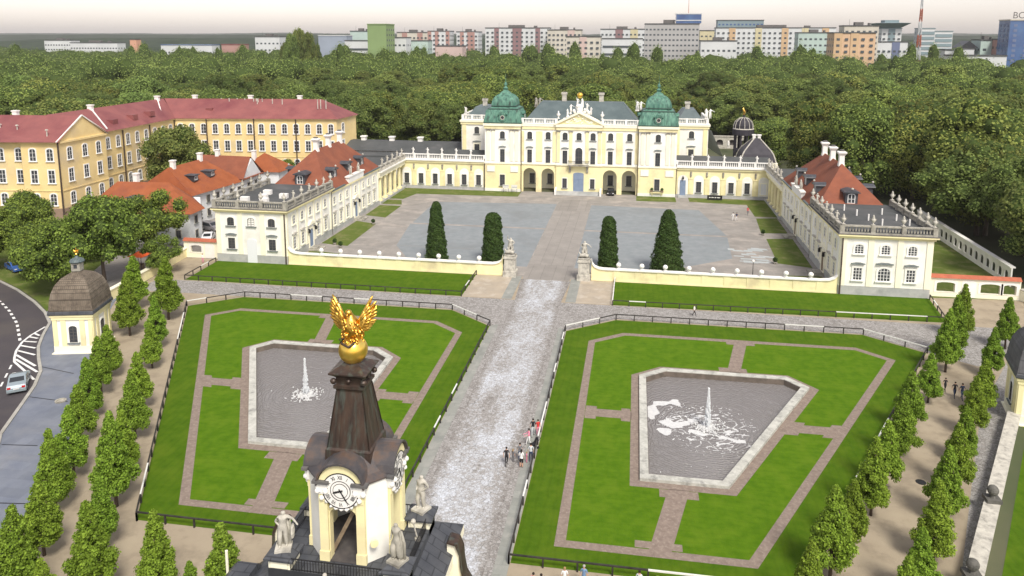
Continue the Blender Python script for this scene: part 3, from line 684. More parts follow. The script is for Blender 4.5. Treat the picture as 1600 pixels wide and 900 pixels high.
def cap(x, y, z=15.0, w_=.9):
    mb.box(x-w_/2,x+w_/2,y-.22,y,z,z+.5); mb.box(x-w_/2-.1,x+w_/2+.1,y-.32,y,z+.34,z+.48)
    for sx in (-1,1): mb.lathe(x+sx*w_*.42, y-.25, [(.12,z+.08),(.17,z+.2),(.12,z+.32)], 6)
for x in (-4.95,-1.95,1.95,4.95): pass
CAPS = [(x,178.75) for x in (-4.95,-1.95,1.95,4.95)]+[(s*x,178.6) for s in (-1,1) for x in (15.1,16.35,20.9,22.15)]
for c_ in CAPS: mb = MB(); cap(*c_); wpart('capital', mb, 'stone_grey', palace)
# pediment
pd = wpart('pediment', MB().slab([(-5.5,16.8),(5.5,16.8),(0,19.45)], None, lambda u,v:(u,178.9,v), (0,2.2,0), 0), [PW], palace)
mb = MB()
for s in (-1,1):
    mb.slab([(s*6.0,16.62),(s*6.0,17.02),(0,19.95),(0,19.5)], None, lambda u,v:(u,178.4,v), (0,2.9,0), 1)
rr = random.Random(5)
for k in range(46):
    x = rr.uniform(-3.2,3.2); z = 17.15+rr.random()*(1.9*(1-abs(x)/3.9)); mb.ball((x,178.9,z), .16+.12*rr.random(), 6, 0)
mb.box(-5.5,5.5,178.85,178.9,16.78,16.84,1)
wpart('moulding', mb, ['plaster_cream','plaster_cream'], pd)
# windows
for s in (-1,1):
    for x, y in ((18.65,178.6),(12.0,FY),(7.5,FY)):
        window(palace, s*x, y, 7.3, 0, 1.15, 3.2, 0, 'dark', (1,4), .18, 'plaster_white', True, False)
        window(palace, s*x, y, 13.05, 0, 1.2, 1.85, .42, 'dark', (1,2), .16, 'plaster_white')
    window(palace, s*18.65, 178.55, 1.4, 0, 1.25, 2.8, 0, 'dark', (1,3), .14, 'plaster_cream')
    window(palace, s*3.35, 178.75, 7.3, 0, 1.15, 3.2, 0, 'dark', (1,4), .18, 'plaster_white', True, False)
    window(palace, s*3.35, 178.75, 13.05, 0, 1.2, 1.85, .42, 'dark', (1,2), .16, 'plaster_white')
    window(palace, s*3.35, 178.75, 1.3, 0, 1.1, 2.4, 0, 'dark', (1,3), .14, 'plaster_white')
    for x in (7.5,12.0): window(palace, s*x, FY+5, 1.2, 0, 1.3, 2.6, 0, 'dark', (1,3), .14, 'plaster_white')
    window(palace, s*26.9, 187.5, 13.0, 0, 1.25, 1.8, .42, 'dark', (1,2), .16, 'plaster_white')
    window(palace, s*26.9, 187.5, 8.6, 0, 1.3, 1.7, 0, 'dark', (1,2), .3, 'plaster_cream', True, True)
    for k in range(3): window(palace, s*30.9, 190.5+k*4, 12.6, s*PI/2, 1.2, 1.9, .42, 'dark', (1,2), .16, 'plaster_cream')
window(palace, 0, 178.75, 7.3, 0, 1.7, 4.0, .8, 'dark', (1,4), .2, 'plaster_white', False, False)
window(palace, 0, 178.75, 13.05, 0, 1.2, 1.85, .42, 'dark', (1,2), .16, 'plaster_white')
mb = MB(); mb.slab(outline(2.5,4.6,.3,z0=.6), None, lambda u,v:(u,178.62,v), (0,.1,0), 0); d = wpart('door', mb, 'door_blue', palace)
mb = MB(); mb.box(-.03,.03,178.58,178.62,.65,4.8); mb.box(-1.25,1.25,178.57,178.62,3.6,3.72)
for s in (-1,1):
    for z in (1.0,2.3): mb.box(s*.62-.4,s*.62+.4,178.58,178.62,z,z+1.0)
wpart('door_panel', mb, 'door_blue', d)
mb = MB()                                  # balcony
mb.box(-2.5,2.5,177.6,178.7,6.9,7.12,0)
bal = wpart('balcony', mb, 'stone_grey', palace)
mb = MB()
for k in range(34): x = -2.45+k*4.9/33; mb.box(x-.02,x+.02,177.6,177.64,7.12,8.1)
mb.box(-2.5,2.5,177.58,177.66,8.08,8.16); mb.box(-2.5,-2.44,177.6,178.7,8.05,8.15); mb.box(2.44,2.5,177.6,178.7,8.05,8.15)
wpart('railing', mb, 'iron', bal)
mb = MB()
for s in (-1,1): mb.slab([(177.75,6.9),(178.7,6.9),(178.7,5.2),(178.45,5.3),(178.3,6.1)], None, lambda u,v,s=s:(s*2.1-.25,u,v), (.5,0,0))
wpart('console', mb, 'stone_grey', bal)
mb = MB()
for i in range(6): mb.box(-5.2+.0,5.2,176.3+i*.4,178.7,i*.1,(i+1)*.1+ (0.001*i))
wpart('steps', mb, 'plinth_grey', palace)
mb = MB()
for s in (-1,1): mb.slab([(176.2,0),(178.7,0),(178.7,1.5),(178.2,1.5),(176.2,.9)], None, lambda u,v,s=s:(s*5.4-.2,u,v), (.4,0,0))
wpart('stair_wall', mb, 'trim_white', palace)
mb = MB()
for s in (-1,1):
    mb.box(s*13.98-.08,s*13.98+.08,178.3,178.5,0,16.3); mb.box(s*23.12-.08,s*23.12+.08,178.5,178.7,0,8) 
wpart('downpipe', mb, 'pipe', palace)
# roofs
def rpart(n, f, m): mb = MB(); f(mb); return wpart(n, mb, m, palace)
rf = rpart('roof', lambda b: (b.hip(-14,14,180.8,196,16.75,21.6,-10.2,10.2,187.5,190), b.box(-14.2,14.2,180,196,16.2,16.76)), 'metal_slate')
for s in (-1,1):
    a = rpart('roof', lambda b: (b.hip(*sorted((s*22.8,s*30.3)),188.3,202.5,16.5,19.6,*sorted((s*25.2,s*28)),191.2,199.5)), 'metal_slate')
    a2 = rpart('roof', lambda b: b.add([(s*30.9,203,9.5),(s*30.9,188,15.4),(s*31.0,188,6),(s*36.5,203,5.0),(s*36.5,203,6),(s*31.6,188,15.0)], [(0,1,5,4)]), 'metal_pale') if s > 0 else None
mb = MB()
balustrade(mb, (-13.8,179.5), (-5.6,179.5), 16.76, 1.35, 0, 2.7, .36); balustrade(mb, (5.6,179.5), (13.8,179.5), 16.76, 1.35, 0, 2.7, .36)
for s in (-1,1):
    balustrade(mb, (s*23.2,187.8), (s*30.6,187.8), 16.5, 1.35, 0, 2.5, .36); balustrade(mb, (s*30.6,187.8), (s*30.6,203), 16.5, 1.35, 0, 3, .4)
wpart('balustrade', mb, 'trim_white', palace)
for x in (-4.6,4.7,-26.2,26.2):
    mb = MB(); y = 189 if abs(x) < 10 else 195; z = 21.2 if abs(x) < 10 else 18.8
    mb.box(x-.55,x+.55,y-.45,y+.45,z,z+2.4,0); mb.box(x-.72,x+.72,y-.62,y+.62,z+2.1,z+2.6,0); mb.box(x-.4,x+.4,y-.3,y+.3,z+2.6,z+2.75,1)
    wpart('chimney', mb, ['stone_pale','cornice_dark'], palace)
# corner towers
for s in (-1,1):
    cx, cy = s*18.6, 183.0; q = math.sqrt(2)
    tw = wpart('tower_roof', MB().lathe(cx, cy, [(4.62*q,16.75),(4.66*q,17.0),(4.56*q,17.6),(4.36*q,18.4),(4.08*q,19.3),(3.72*q,20.1),(3.72*q,20.32),(3.35*q,20.42),(3.0*q,20.6),(2.86*q,20.7),(2.98*q,21.0),(2.98*q,21.3),(2.88*q,21.9),(2.62*q,22.6),(2.15*q,23.2),(1.55*q,23.6),(1.35*q,23.68),(1.0*q,24.15),(.5*q,24.5),(.42*q,24.7),(.55*q,24.9)], 4, 0, PI/4), 'copper_green', palace)
    mb = MB()
    for a in range(4):
        for t in (-1,1):
            pts = [(4.66,17.0),(4.56,17.6),(4.36,18.4),(4.08,19.3),(3.74,20.15)]
            for k, (r, z) in enumerate(pts[:-1]):
                r2, z2 = pts[k+1]
                for off in (.33,.98) :
                    def P3(rr, zz, o): 
                        x, y = t*o*rr, -rr-.02; c, sn = math.cos(a*PI/2), math.sin(a*PI/2); return (cx+x*c-y*sn, cy+x*sn+y*c, zz)
                    mb.tube([P3(r,z,off), P3(r2,z2,off)], .07, 5)
            pts = [(2.99,21.1),(2.9,21.9),(2.63,22.6),(2.16,23.2),(1.5,23.62)]
            for k, (r, z) in enumerate(pts[:-1]):
                for off in (.3,.98): mb.tube([P3(r,z,off), P3(pts[k+1][0],pts[k+1][1],off)], .06, 5)
        r = 4.45; c, sn = math.cos(a*PI/2), math.sin(a*PI/2)
    wpart('rib', mb, 'copper_green', tw)
    mb = MB(); mb.lathe(cx,cy,[(3.8*q,20.14),(3.84*q,20.24),(3.76*q,20.36)],4,0,PI/4); mb.lathe(cx,cy,[(3.02*q,20.78),(3.1*q,20.9),(3.02*q,21.0)],4,0,PI/4); mb.lathe(cx,cy,[(4.68*q,16.86),(4.76*q,16.96),(4.68*q,17.05)],4,0,PI/4); wpart('dark_band', mb, 'copper_dark', tw)
    mb = MB(); mb.lathe(cx, cy, [(.5,24.9),(.62,25.1),(.3,25.4),(.25,25.6),(.42,25.9),(.36,26.3),(.12,26.6),(.06,27.2),(.03,28.6)], 10); wpart('finial', mb, 'copper_green', tw)
    for a, (dx, dy) in enumerate(((0,-1),(1,0),(-1,0))):
        ox, oy = cx+dx*4.35, cy+dy*4.35; rz = (S_, E_, W_)[a]
        dr = MB(); T = Matrix.Translation((ox,oy,18.25)) @ Matrix.Rotation(rz, 4, 'Z')
        ring = lambda r0, r1: ([(r0*math.cos(2*PI*k/14), r0*1.0*math.sin(2*PI*k/14)) for k in range(14)], [[(r1*math.cos(2*PI*k/14), r1*math.sin(2*PI*k/14)) for k in range(14)]])
        o_, h_ = ring(.95,.52); dr.slab(o_, h_, lambda u,v: tuple(T @ Vector((u,-.45,v))), tuple(T.to_3x3() @ Vector((0,1.2,0))), 0)
        o_, h_ = ring(.54,.40); dr.slab(o_, h_, lambda u,v: tuple(T @ Vector((u,-.52,v))), tuple(T.to_3x3() @ Vector((0,.3,0))), 1)
        dr.slab(o_, None, lambda u,v: tuple(T @ Vector((u,-.30,v))), tuple(T.to_3x3() @ Vector((0,.1,0))), 2)
        dr.slab([(-1.2,.7),(1.2,.7),(.7,1.15),(0,1.35),(-.7,1.15)], None, lambda u,v: tuple(T @ Vector((u,-.55,v))), tuple(T.to_3x3() @ Vector((0,1.5,0))), 0)
        wpart('dormer', dr, ['copper_green','stone_pale','glass_dark'], tw)
# gilded globe group on the pediment
t = thing('pediment_sculpture', 'white sculpted figures holding up a golden globe above the central pediment', 'sculpture', (0,179.6,19.1))
mb = MB(); rr = random.Random(11)
mb.box(-.7,.7,-.4,.5,.0,2.5)
for k in range(60):
    x = rr.uniform(-4.6,4.6); zt = 2.9*(1-abs(x)/5.0); z = rr.random()*zt-.55*abs(x); mb.ball((x, rr.uniform(-.3,.3), max(z, -.55*abs(x))+.25), rr.uniform(.25,.45), 7)
lpart('cloud', mb, 'trim_white', t, True)
gb = lpart('globe', MB().ball((0,0,4.7), .72, 20), 'gold_ball', t, True)
for k, (x, z, f, ky, h) in enumerate(((-.55,2.0,.3,'hero',2.1),(.6,2.0,-.3,'drape',2.1),(-2.1,.6,.6,'warrior',2.0),(1.75,.7,-.5,'hero',2.2),(2.7,.1,-.8,'warrior',1.9),(-2.9,-.2,.9,'drape',1.7))):
    src, _ = FIG[ky]; me = src.copy(); me.transform(Matrix.Scale(h/1.7,4)); me.materials.clear(); me.materials.append(M['trim_white'])
    for p in me.polygons: p.use_smooth = True; p.material_index = 0
    o = link('figure', me, t, (x,-.15,z), f)
for x in (-5.1,5.4): urn(x,179.5,18.12,'white stone vase on the palace roof balustrade %s of the pediment' % ('left' if x < 0 else 'right'),'vases on the roof balustrade',1.9,0,'trim_white')
for i, (x, y, z, l) in enumerate(((-29.9,187.9,17.85,'white figure at the far left corner of the palace roof balustrade'),(-12.0,191,19.8,'weathered pair of figures behind the left copper tower'),(13.6,191,19.2,'pale pair of figures just left of the right copper tower'),(30.3,187.9,17.85,'white pair of figures at the right end of the palace roof balustrade'))):
    st = statue('drape' if i % 2 else 'hero', x, y, z, 2.6 if i else 2.0, 0, l, 'roof_statue', 'statues on the palace roof', 'stone_grey' if i == 1 else 'trim_white', 'cloak')
    if i:
        src, _ = FIG['warrior']; me = src.copy(); me.transform(Matrix.Scale(1.45,4)); me.materials.clear(); me.materials.append(M['stone_grey' if i == 1 else 'trim_white']); 
        for p in me.polygons: p.material_index = 0
        link('figure', me, st, (.9,.1,.05), .2)
mb = MB()
solo('info_board', MB().box(-.04,.04,0,.04,0,1.9).box(1.2,1.28,0,.04,0,1.9).box(-.15,1.35,-.05,0,1.0,1.9,1).box(-.05,1.25,-.06,-.05,1.6,1.7,2), ['iron','fence_white','cloth_grey'], 'left one of two white notice boards in front of the left palace tower', 'sign', (-18.2,177.3,.02), 'white notice boards')
solo('info_board', MB().box(-.04,.04,0,.04,0,1.9).box(1.2,1.28,0,.04,0,1.9).box(-.15,1.35,-.05,0,1.0,1.9,1).box(-.05,1.25,-.06,-.05,1.3,1.38,2), ['iron','fence_white','cloth_grey'], 'right one of two white notice boards in front of the left palace tower', 'sign', (-16.1,177.3,.02), 'white notice boards')
t = thing('notice_panel', 'low black panel with pale lettering in the grass before the right gallery', 'sign', (31.9,176.4,.02))
lpart('panel', MB().box(-1.7,1.7,-.08,0,.15,1.25), 'iron', t)
lpart('lettering', MB().box(-1.3,-.95,-.1,-.08,.6,.8).box(-.8,-.2,-.1,-.08,.6,.8).box(-.05,.35,-.1,-.08,.6,.8).box(.5,1.2,-.1,-.08,.6,.8), 'fence_white', t)
# window boxes at the right tower
t = thing('flower_box', 'yellow window shelf with two dark planters under the right tower ground-floor window', 'planter', (18.7,178.5,.9))
lpart('shelf', MB().box(-1.5,1.5,-.5,.03,0,.15).box(-1.2,-1,-.3,.03,-.5,0).box(1,1.2,-.3,.03,-.5,0), 'plaster_yellow', t)
for x in (-1.2,1.2): lpart('planter', MB().box(x-.3,x+.3,-.4,-.05,.16,.75).ball((x,-.2,.95),.35,8,1), ['wood','leaf_dark'], t)

# ------------------------------------------------------------------ galleries left and right of the palace
def gallery(s):
    sd_ = 'left' if s < 0 else 'right'
    g = thing('gallery', 'low yellow gallery with white arched niches joining the palace to the %s wing' % sd_, 'gallery', (s*34,182,0))
    x0, x1 = sorted((s*23.05,s*44.7))
    mb = MB(); mb.box(x0,x1,179.0,187,0,7.1,0); mb.box(x0,x1,178.92,179,0,.75,1)
    C = [24.7,28.35,32.05,35.75,39.4,43.1]
    for c in C: mb.slab(outline(2.35,4.6,1.15,8,s*c,.75), None, lambda u,v:(u,178.93,v), (0,.075,0), 2)
    for c in [(a+b)/2 for a,b in zip(C[:-1],C[1:])]: mb.box(s*c-.42,s*c+.42,178.86,179,.75,4.4,0); mb.box(s*c-.5,s*c+.5,178.8,179,4.4,4.6,0)
    wpart('wall', mb, [PW,'plinth_grey',WH], g)
    mb = MB(); mb.box(x0,x1,178.45,187.3,7.1,7.45,0); mb.box(x0,x1,178.7,187.2,6.6,7.1,1); wpart('cornice', mb, ['trim_white',PW], g)
    mb = MB()
    for c in [(a+b)/2 for a,b in zip(C[:-1],C[1:])]:
        for z in (5.0,5.35,5.7,6.0): mb.ball((s*c,178.9,z), .17+.08*(z > 5.2), 6)
    wpart('relief', mb, 'stone_grey', g)
    mb = MB(); balustrade(mb,(s*23.2,178.8),(s*44.5,178.8),7.45,1.35,0,3.65,.38); wpart('balustrade', mb, 'trim_white', g)
    mb = MB(); mb.add([(x0,180,7.5),(x1,180,7.5),(x1,184,9.3),(x0,184,9.3),(x1,187.6,7.5),(x0,187.6,7.5)],[(0,1,2,3),(3,2,4,5)]); wpart('roof', mb, 'bitumen', g)
    for i, c in enumerate(C):
        if s > 0 and i == 0:
            mb = MB(); mb.box(c-.65,c+.65,178.8,178.95,.5,4.1); wpart('door', mb, 'door_blue', g)
            mb = MB(); mb.box(c-1.1,c+1.1,177.9,178.9,0,.25); mb.box(c-1.0,c+1.0,178.25,178.9,.25,.5); wpart('steps', mb, 'plinth_grey', g)
            mb = MB(); mb.box(c-.2,c+.2,178.4,178.8,4.4,4.9); mb.box(c-.03,c+.03,178.5,178.9,4.9,5.2); wpart('lantern', mb, 'iron', g)
        elif s > 0 and i == 5: window(g, s*c, 178.93, 1.2, 0, 1.3, 2.6, 0, 'cream', (1,0), .12, 'plaster_cream', blind='door_white')
        else: window(g, s*c, 178.93, 1.25, 0, 1.2, 2.6, 0, 'dark', (1,3), .12, 'plaster_white')
    if s < 0:
        mb = MB(); mb.box(s*23.0-.1,s*23.0+.08,178.6,178.8,0,7.2); mb.box(s*44.6-.08,s*44.6+.08,178.6,178.8,0,7.2); wpart('downpipe', mb, 'pipe', g)
    for i, x in enumerate((26.6,30.3,33.95,37.6,41.3)):
        st = urn(s*x,178.8,8.82,'small pale figure on the %s gallery balustrade, %s from the palace' % (sd_, ORD[i]),'figures on the gallery balustrades',1.75,1,'trim_white')
gallery(-1); gallery(1)
# back buildings behind the left gallery
t = thing('rear_range', 'long low range with dark flat roofs behind the left gallery', 'building', (-48,194,0))
mb = MB(); mb.box(-66,-31,190,200,0,7.6,0); mb.box(-62,-46,183,190,0,6.9,0); wpart('wall', mb, 'plaster_white', t)
mb = MB(); mb.hip(-67,-30.9,189,201,7.6,9.6,-64,-31,194,196,0); mb.box(-62.4,-45.8,182.6,189.4,6.9,7.3,0); wpart('roof', mb, 'bitumen', t)
for x in (-60,-52,-44): wpart('chimney', MB().box(x-.6,x+.6,194,195.2,9,10.6,0).box(x-.8,x+.8,193.8,195.4,10.5,10.8,0), 'trim_white', t)
# small house with a dark curved roof behind the right gallery
t = thing('mansard_house', 'small house with steep dark blue mansard roof behind the right gallery', 'house', (43.5,193,0))
wpart('wall', MB().box(38.6,47.6,187.6,198,0,7.3), 'plaster_cream', t)
mb = MB(); mb.lathe(43.1,192.6,[(6.0,7.3),(5.8,8.0),(5.2,9.2),(4.4,10.1),(4.1,10.3),(2.6,11.5),(.9,12.8)],4,0,PI/4,.98,1.0); r_ = wpart('roof', mb, 'slate_blue', t)
mb = MB()
for a in range(4):
    c, sn = math.cos(PI/4+a*PI/2)*.98, math.sin(PI/4+a*PI/2); mb.tube([(43.1+r*c,192.6+r*sn,z+.05) for r, z in ((6.0,7.4),(5.8,8.0),(5.2,9.2),(4.4,10.1),(4.1,10.3),(2.6,11.5),(.9,12.8))], .16, 6)
wpart('hip_flashing', mb, 'stone_pale', r_)
for x in (42.5,43.7): wpart('chimney', MB().box(x-.35,x+.35,192.3,193,11.8,13.5).box(x-.5,x+.5,192.2,193.1,13.4,13.7), 'trim_white', t)
# pavilion with gilded bird further back
t = thing('garden_pavilion', 'dark open garden pavilion with ribbed dome and small gilded bird, right of the palace', 'pavilion', (42.5,212,0))
mb = MB()
for k in range(8):
    a = k*PI/4+PI/8; mb.cyl(42.5+2.2*math.cos(a),212+2.2*math.sin(a),0,11.4,.32,.28,8)
mb.cyl(42.5,212,6.5,7.2,2.5,2.5,8); wpart('column', mb, 'slate_blue', t)
mb = MB(); mb.lathe(42.5,212,[(2.9,11.2),(2.9,12.6),(2.6,12.8),(2.55,13.8),(2.2,14.8),(1.3,15.6),(.35,15.9),(.3,16.6)],16); dm_ = wpart('dome', mb, 'slate_blue', t)
mb = MB()
for k in range(12):
    a = k*PI/6; mb.tube([(42.5+r*math.cos(a),212+r*math.sin(a),z) for r, z in ((2.65,12.8),(2.6,13.8),(2.25,14.85),(1.35,15.65),(.4,15.95))], .09, 5)
mb.lathe(42.5,212,[(2.7,12.7),(2.85,12.8),(2.7,13.0)],16); wpart('rib', mb, 'stone_pale', dm_)
mb = MB(); mb.lathe(42.5,212,[(.2,16.6),(.35,16.9),(.1,17.1)],8); mb.tube([(42.7,212,17.1),(42.5,212,17.6),(42.2,212,18.3),(42.3,212,18.6)],[.3,.35,.2,.06],7); wpart('bird', mb, 'gold', t)

# ------------------------------------------------------------------ the two side wings
def wing(s):
    sd_ = 'left' if s < 0 else 'right'
    g = thing('palace_wing', 'two-storey cream %s wing of the court with red tiled hip roof and urn-lined front pavilion' % sd_, 'wing', (s*49.8,135,0))
    xi, xo = s*43.45, s*55.95; a, b = sorted((xi,xo)); inn = -s*PI/2; 
    mb = MB(); mb.box(a,b,113.2,132,0,8.8,0)
    a2, b2 = sorted((s*43.75,s*55.6)); mb.box(a2,b2,132,159.6,0,8.3,0)
    mb.box(a-.06,b+.06,113.13,132.1,0,1.35,1); mb.box(a2-.06,b2+.06,132,159.7,0,.9,1)
    wpart('wall', mb, [WH if s < 0 else WH,'plinth_grey'], g)
    mb = MB()                               # yellow pilasters
    for x in (43.45+.4,47.6,51.6,55.95-.4): mb.box(s*x-.4,s*x+.4,113.08,113.2,1.35,8.6,0)
    for y in (113.6,117.6,121.0,124.2,127.4,131.6): mb.box(*sorted((s*43.33,s*43.45)),y-.28,y+.28,1.35,8.6,0)
    for y in (132.4,138.9,142.9,147.6,159.2): mb.box(*sorted((s*43.63,s*43.75)),y-.28,y+.28,.9,7.9,0)
    for y in (113.6,122,131.6): mb.box(*sorted((s*55.95,s*56.07)),y-.35,y+.35,1.35,8.6,0)
    for i_ in range(0, len(mb.v), 8):
        one = MB(); one.v = mb.v[i_:i_+8]; one.f = mb.f[:6]; one.m = [0]*6; wpart('pilaster', one, 'plaster_cream', g)
    mb = MB(); mb.box(a-.3,b+.3,112.9,132.3,8.6,8.95,0); mb.box(a-.6,b+.6,112.6,132.6,8.95,9.2,0); mb.box(a-.64,b+.64,112.56,132.6,9.2,9.3,1)
    mb.box(a2-.35,b2+.35,132.3,159.9,8.0,8.35,0); wpart('cornice', mb, ['plaster_yellow','cornice_dark'], g)
    mb = MB()
    mb.slab([(a-.3,112.9),(b+.3,112.9),(b+.3,132.6),(a-.3,132.6)], None, lambda u,v:(u,v,9.3), (0,0,.3)); r1 = wpart('flat_roof', mb, 'bitumen', g)
    mb = MB(); rr = random.Random(4)
    for x in ((-52.6,117),(-50.5,119.5),(-48.8,116.5),(-47.2,120.5),(-51.5,123)) if s < 0 else ():
        mb.box(x[0]-.7,x[0]+.7,x[1]-.4,x[1]+.4,9.6,10.4)
    if s > 0:
        for x, y in ((47.2,127),(48.2,123.5),(49.1,120.5),(50.2,117.5),(52.4,125),(53.3,121),(54.2,118)): mb.cyl(x,y,9.6,10.6,.12,.12,8)
    wpart('roof_vent', mb, 'trim_white', r1)
    mb = MB()
    balustrade(mb,(s*43.4,113.1),(s*56.0,113.1),9.3,1.25,0,4.2,.40,.2); balustrade(mb,(s*43.35,113.1),(s*43.35,132),9.3,1.25,0,3.15,.40,.2); balustrade(mb,(s*56.0,113.1),(s*56.0,132),9.3,1.25,0,3.15,.40,.2)
    wpart('balustrade', mb, 'stone_grey', g)
    # front windows
    xs = [45.95,49.6,53.25]
    for i, x in enumerate(xs):
        blind = (s < 0 and i == 1)
        window(g, s*x, 113.2, 6.25, 0, 1.25, 1.45, .35, 'white' if s > 0 else 'dark', (2 if s > 0 else 1,3), .2, 'plaster_white', blind='plaster_white' if blind else None)
        if blind:
            wpart('blind_door', MB().slab(outline(1.7,4.1,.35,z0=0), None, lambda u,v:(s*x+u,113.06,v), (0,.1,0)), 'door_white', g)
        elif i == 1: window(g, s*x, 113.2, 2.25, 0, 1.75, 2.0, .5, 'white', (3,3), .2, 'plaster_white', True)
        else: window(g, s*x, 113.2, 2.25, 0, 1.25, 1.9, 0, 'white' if s > 0 else 'dark', (2 if s > 0 else 1,3), .2, 'plaster_white', True)
    # courtyard side windows
    for i, y in enumerate((116.05,119.3,122.6,125.8,129.05)):
        window(g, s*43.45, y, 6.2, inn, 1.0, 1.6, .3, 'white', (1,2), .16, 'plaster_cream')
        if i != 2: window(g, s*43.45, y, 1.9, inn, 1.05, 2.1, 0, 'white', (1,3), .16, 'plaster_cream', True)
        if i != 2: window(g, s*55.95, y, 6.2, -inn, 1.0, 1.6, .3, 'white', (1,2), .16, 'plaster_cream')
    for i, y in enumerate((134.2,137.3,140.7,145.3,149.8,153.1,156.4)):
        window(g, s*43.75, y, 5.6, inn, .95, 1.5, .3, 'white', (1,2), .14, 'plaster_cream')
        if i != 3: window(g, s*43.75, y, 1.5, inn, 1.0, 2.1, 0, 'white', (1,3), .14, 'plaster_cream', True)
        if i % 2 == 0: window(g, s*55.6, y, 5.6, -inn, .95, 1.5, .3, 'white', (1,2), .14, 'plaster_cream')
    for y, xx in ((122.6,43.45),(145.3,43.75)):
        mb = MB(); mb.slab(outline(1.5,3.3,.7,z0=.5,x0=y), None, lambda u,v:(s*(xx-.1),u,v), (s*.12,0,0), 0); d = wpart('door', mb, 'door_blue' if s < 0 else 'wood', g)
        mb = MB(); mb.slab(outline(2.1,3.7,1.0,z0=.5,x0=y), [outline(1.5,3.28,.7,z0=.52,x0=y)], lambda u,v:(s*(xx-.2),u,v), (s*.2,0,0), 0)
        mb.slab([(y-1.5,4.6),(y+1.5,4.6),(y,5.3)], None, lambda u,v:(s*(xx-.4),u,v), (s*.4,0,0), 0); wpart('portal', mb, 'plaster_cream', g)
        mb = MB(); mb.box(*sorted((s*(xx-2.2),s*(xx-.02))),y-1.4,y+1.4,0,.25); mb.box(*sorted((s*(xx-1.4),s*(xx-.02))),y-1.1,y+1.1,.25,.5); wpart('steps', mb, 'stone_grey', g)
        for t_ in (-1,1):
            mb = MB(); mb.box(*sorted((s*(xx-.6),s*(xx-.25))),y+t_*1.35-.15,y+t_*1.35+.15,3.3,3.9); mb.box(*sorted((s*(xx-.5),s*xx)),y+t_*1.35-.03,y+t_*1.35+.03,3.9,4.05); wpart('lantern', mb, 'iron', g)
    mb = MB(); mb.box(*sorted((s*43.6-.08,s*43.6+.1)),112.95,113.12,0,9); mb.box(*sorted((s*43.36,s*43.52)),132.05,132.25,0,8.4); wpart('downpipe', mb, 'pipe', g)
    # hipped tile roof
    mb = MB(); mb.hip(a2-.35,b2+.35,130.6,160.2,8.35,15.3,s*49.7-.05,s*49.7+.05,139.6,152.8); r2 = wpart('roof', mb, 'tile_red', g)
    for y0_, y1_ in ((132.6,139.2),(149.4,159.9)): mb = MB(); mb.box(*sorted((s*43.3,s*45.2)),y0_,y1_,8.36,8.62); wpart('lead_flashing', mb, 'metal_slate', r2)
    for i, (x, y) in enumerate(((49.7,140.2),(49.7,146.3),(49.7,152.4))):
        mb = MB(); mb.lathe(s*x,y,[(.62,14.0),(.6,14.9),(.5,15.6),(.5,16.7),(.62,16.9),(.85,17.2),(.85,17.4),(.6,17.5)],4,0,PI/4,1.2,1.2); mb.box(s*x-.35,s*x+.35,y-.35,y+.35,17.45,17.75,1); wpart('chimney', mb, ['trim_white','cornice_dark'], r2)
    def dormer(x, y, z, rz):
        T = Matrix.Translation((x,y,z)) @ Matrix.Rotation(rz,4,'Z')
        mb = MB(); f = lambda yy: (lambda u,v: tuple(T @ Vector((u,yy,v)))); dvec = lambda k: tuple(T.to_3x3() @ Vector((0,k,0)))
        mb.slab([(-1.0,0),(1.0,0),(1.0,2.0),(-1.0,2.0)], [outline(1.25,1.75,.3,z0=.15)], f(-.0), dvec(2.6), 0)
        mb.slab([(-1.35,2.0),(1.35,2.0),(1.2,2.2),(0,2.5),(-1.2,2.2)], None, f(-.35), dvec(3.2), 0)
        mb.slab(outline(1.25,1.75,.3,z0=.15), [outline(1.0,1.5,.25,z0=.27)], f(.05), dvec(.08), 1); mb.slab([(-.05,.2),(.05,.2),(.05,1.8),(-.05,1.8)], None, f(.04), dvec(.08), 1)
        mb.slab([(-.55,.9),(.55,.9),(.55,.96),(-.55,.96)], None, f(.04), dvec(.08), 1)
        mb.slab(outline(1.2,1.7,.28,z0=.18), None, f(.15), dvec(.05), 2); mb.ball(tuple(T @ Vector((0,-.2,2.75))), .2, 7, 3)
        wpart('dormer', mb, ['slate_dark','frame_white','glass_dark','stone_pale'], r2)
    dormer(s*49.7, 132.3, 9.5, 0)
    for y in (138.0,145.6,153.0): dormer(s*45.0, y, 9.7, inn); dormer(s*54.4, y, 9.7, -inn)
    # attic over the middle door
    mb = MB(); mb.box(*sorted((s*43.4,s*44.1)),141.2,149.6,8.35,9.5); mb.box(*sorted((s*43.25,s*44.2)),141.0,149.8,9.5,9.75); wpart('attic', mb, 'trim_white', g)
    # colonnade
    mb = MB(); mb.box(*sorted((s*46.6,s*47.2)),159.6,179,0,6.3,0); mb.box(*sorted((s*43.3,s*47)),159.6,179,0,.5,1); wpart('loggia_wall', mb, ['plaster_cream','plinth_grey'], g)
    mb = MB(); mb.box(*sorted((s*43.5,s*44.5)),159.6,179,6.0,7.1,0); mb.box(*sorted((s*43.1,s*47.3)),159.7,178.4,7.1,7.4,1); wpart('entablature', mb, ['plaster_cream','trim_white'], g)
    for y in (161.0,164.6,168.2,171.8,175.4):
        mb = MB(); mb.box(s*44-.55,s*44+.55,y-.55,y+.55,.5,.85); mb.lathe(s*44,y,[(.5,.85),(.42,1.1),(.45,3),(.38,5.6),(.55,5.8)],14); mb.box(s*44-.55,s*44+.55,y-.55,y+.55,5.8,6.0); wpart('column', mb, 'plaster_yellow', g, smooth=False)
    mb = MB(); balustrade(mb,(s*43.6,160),(s*43.6,178.4),7.4,1.3,0,3.65,.4); wpart('balustrade', mb, 'stone_pale', g)
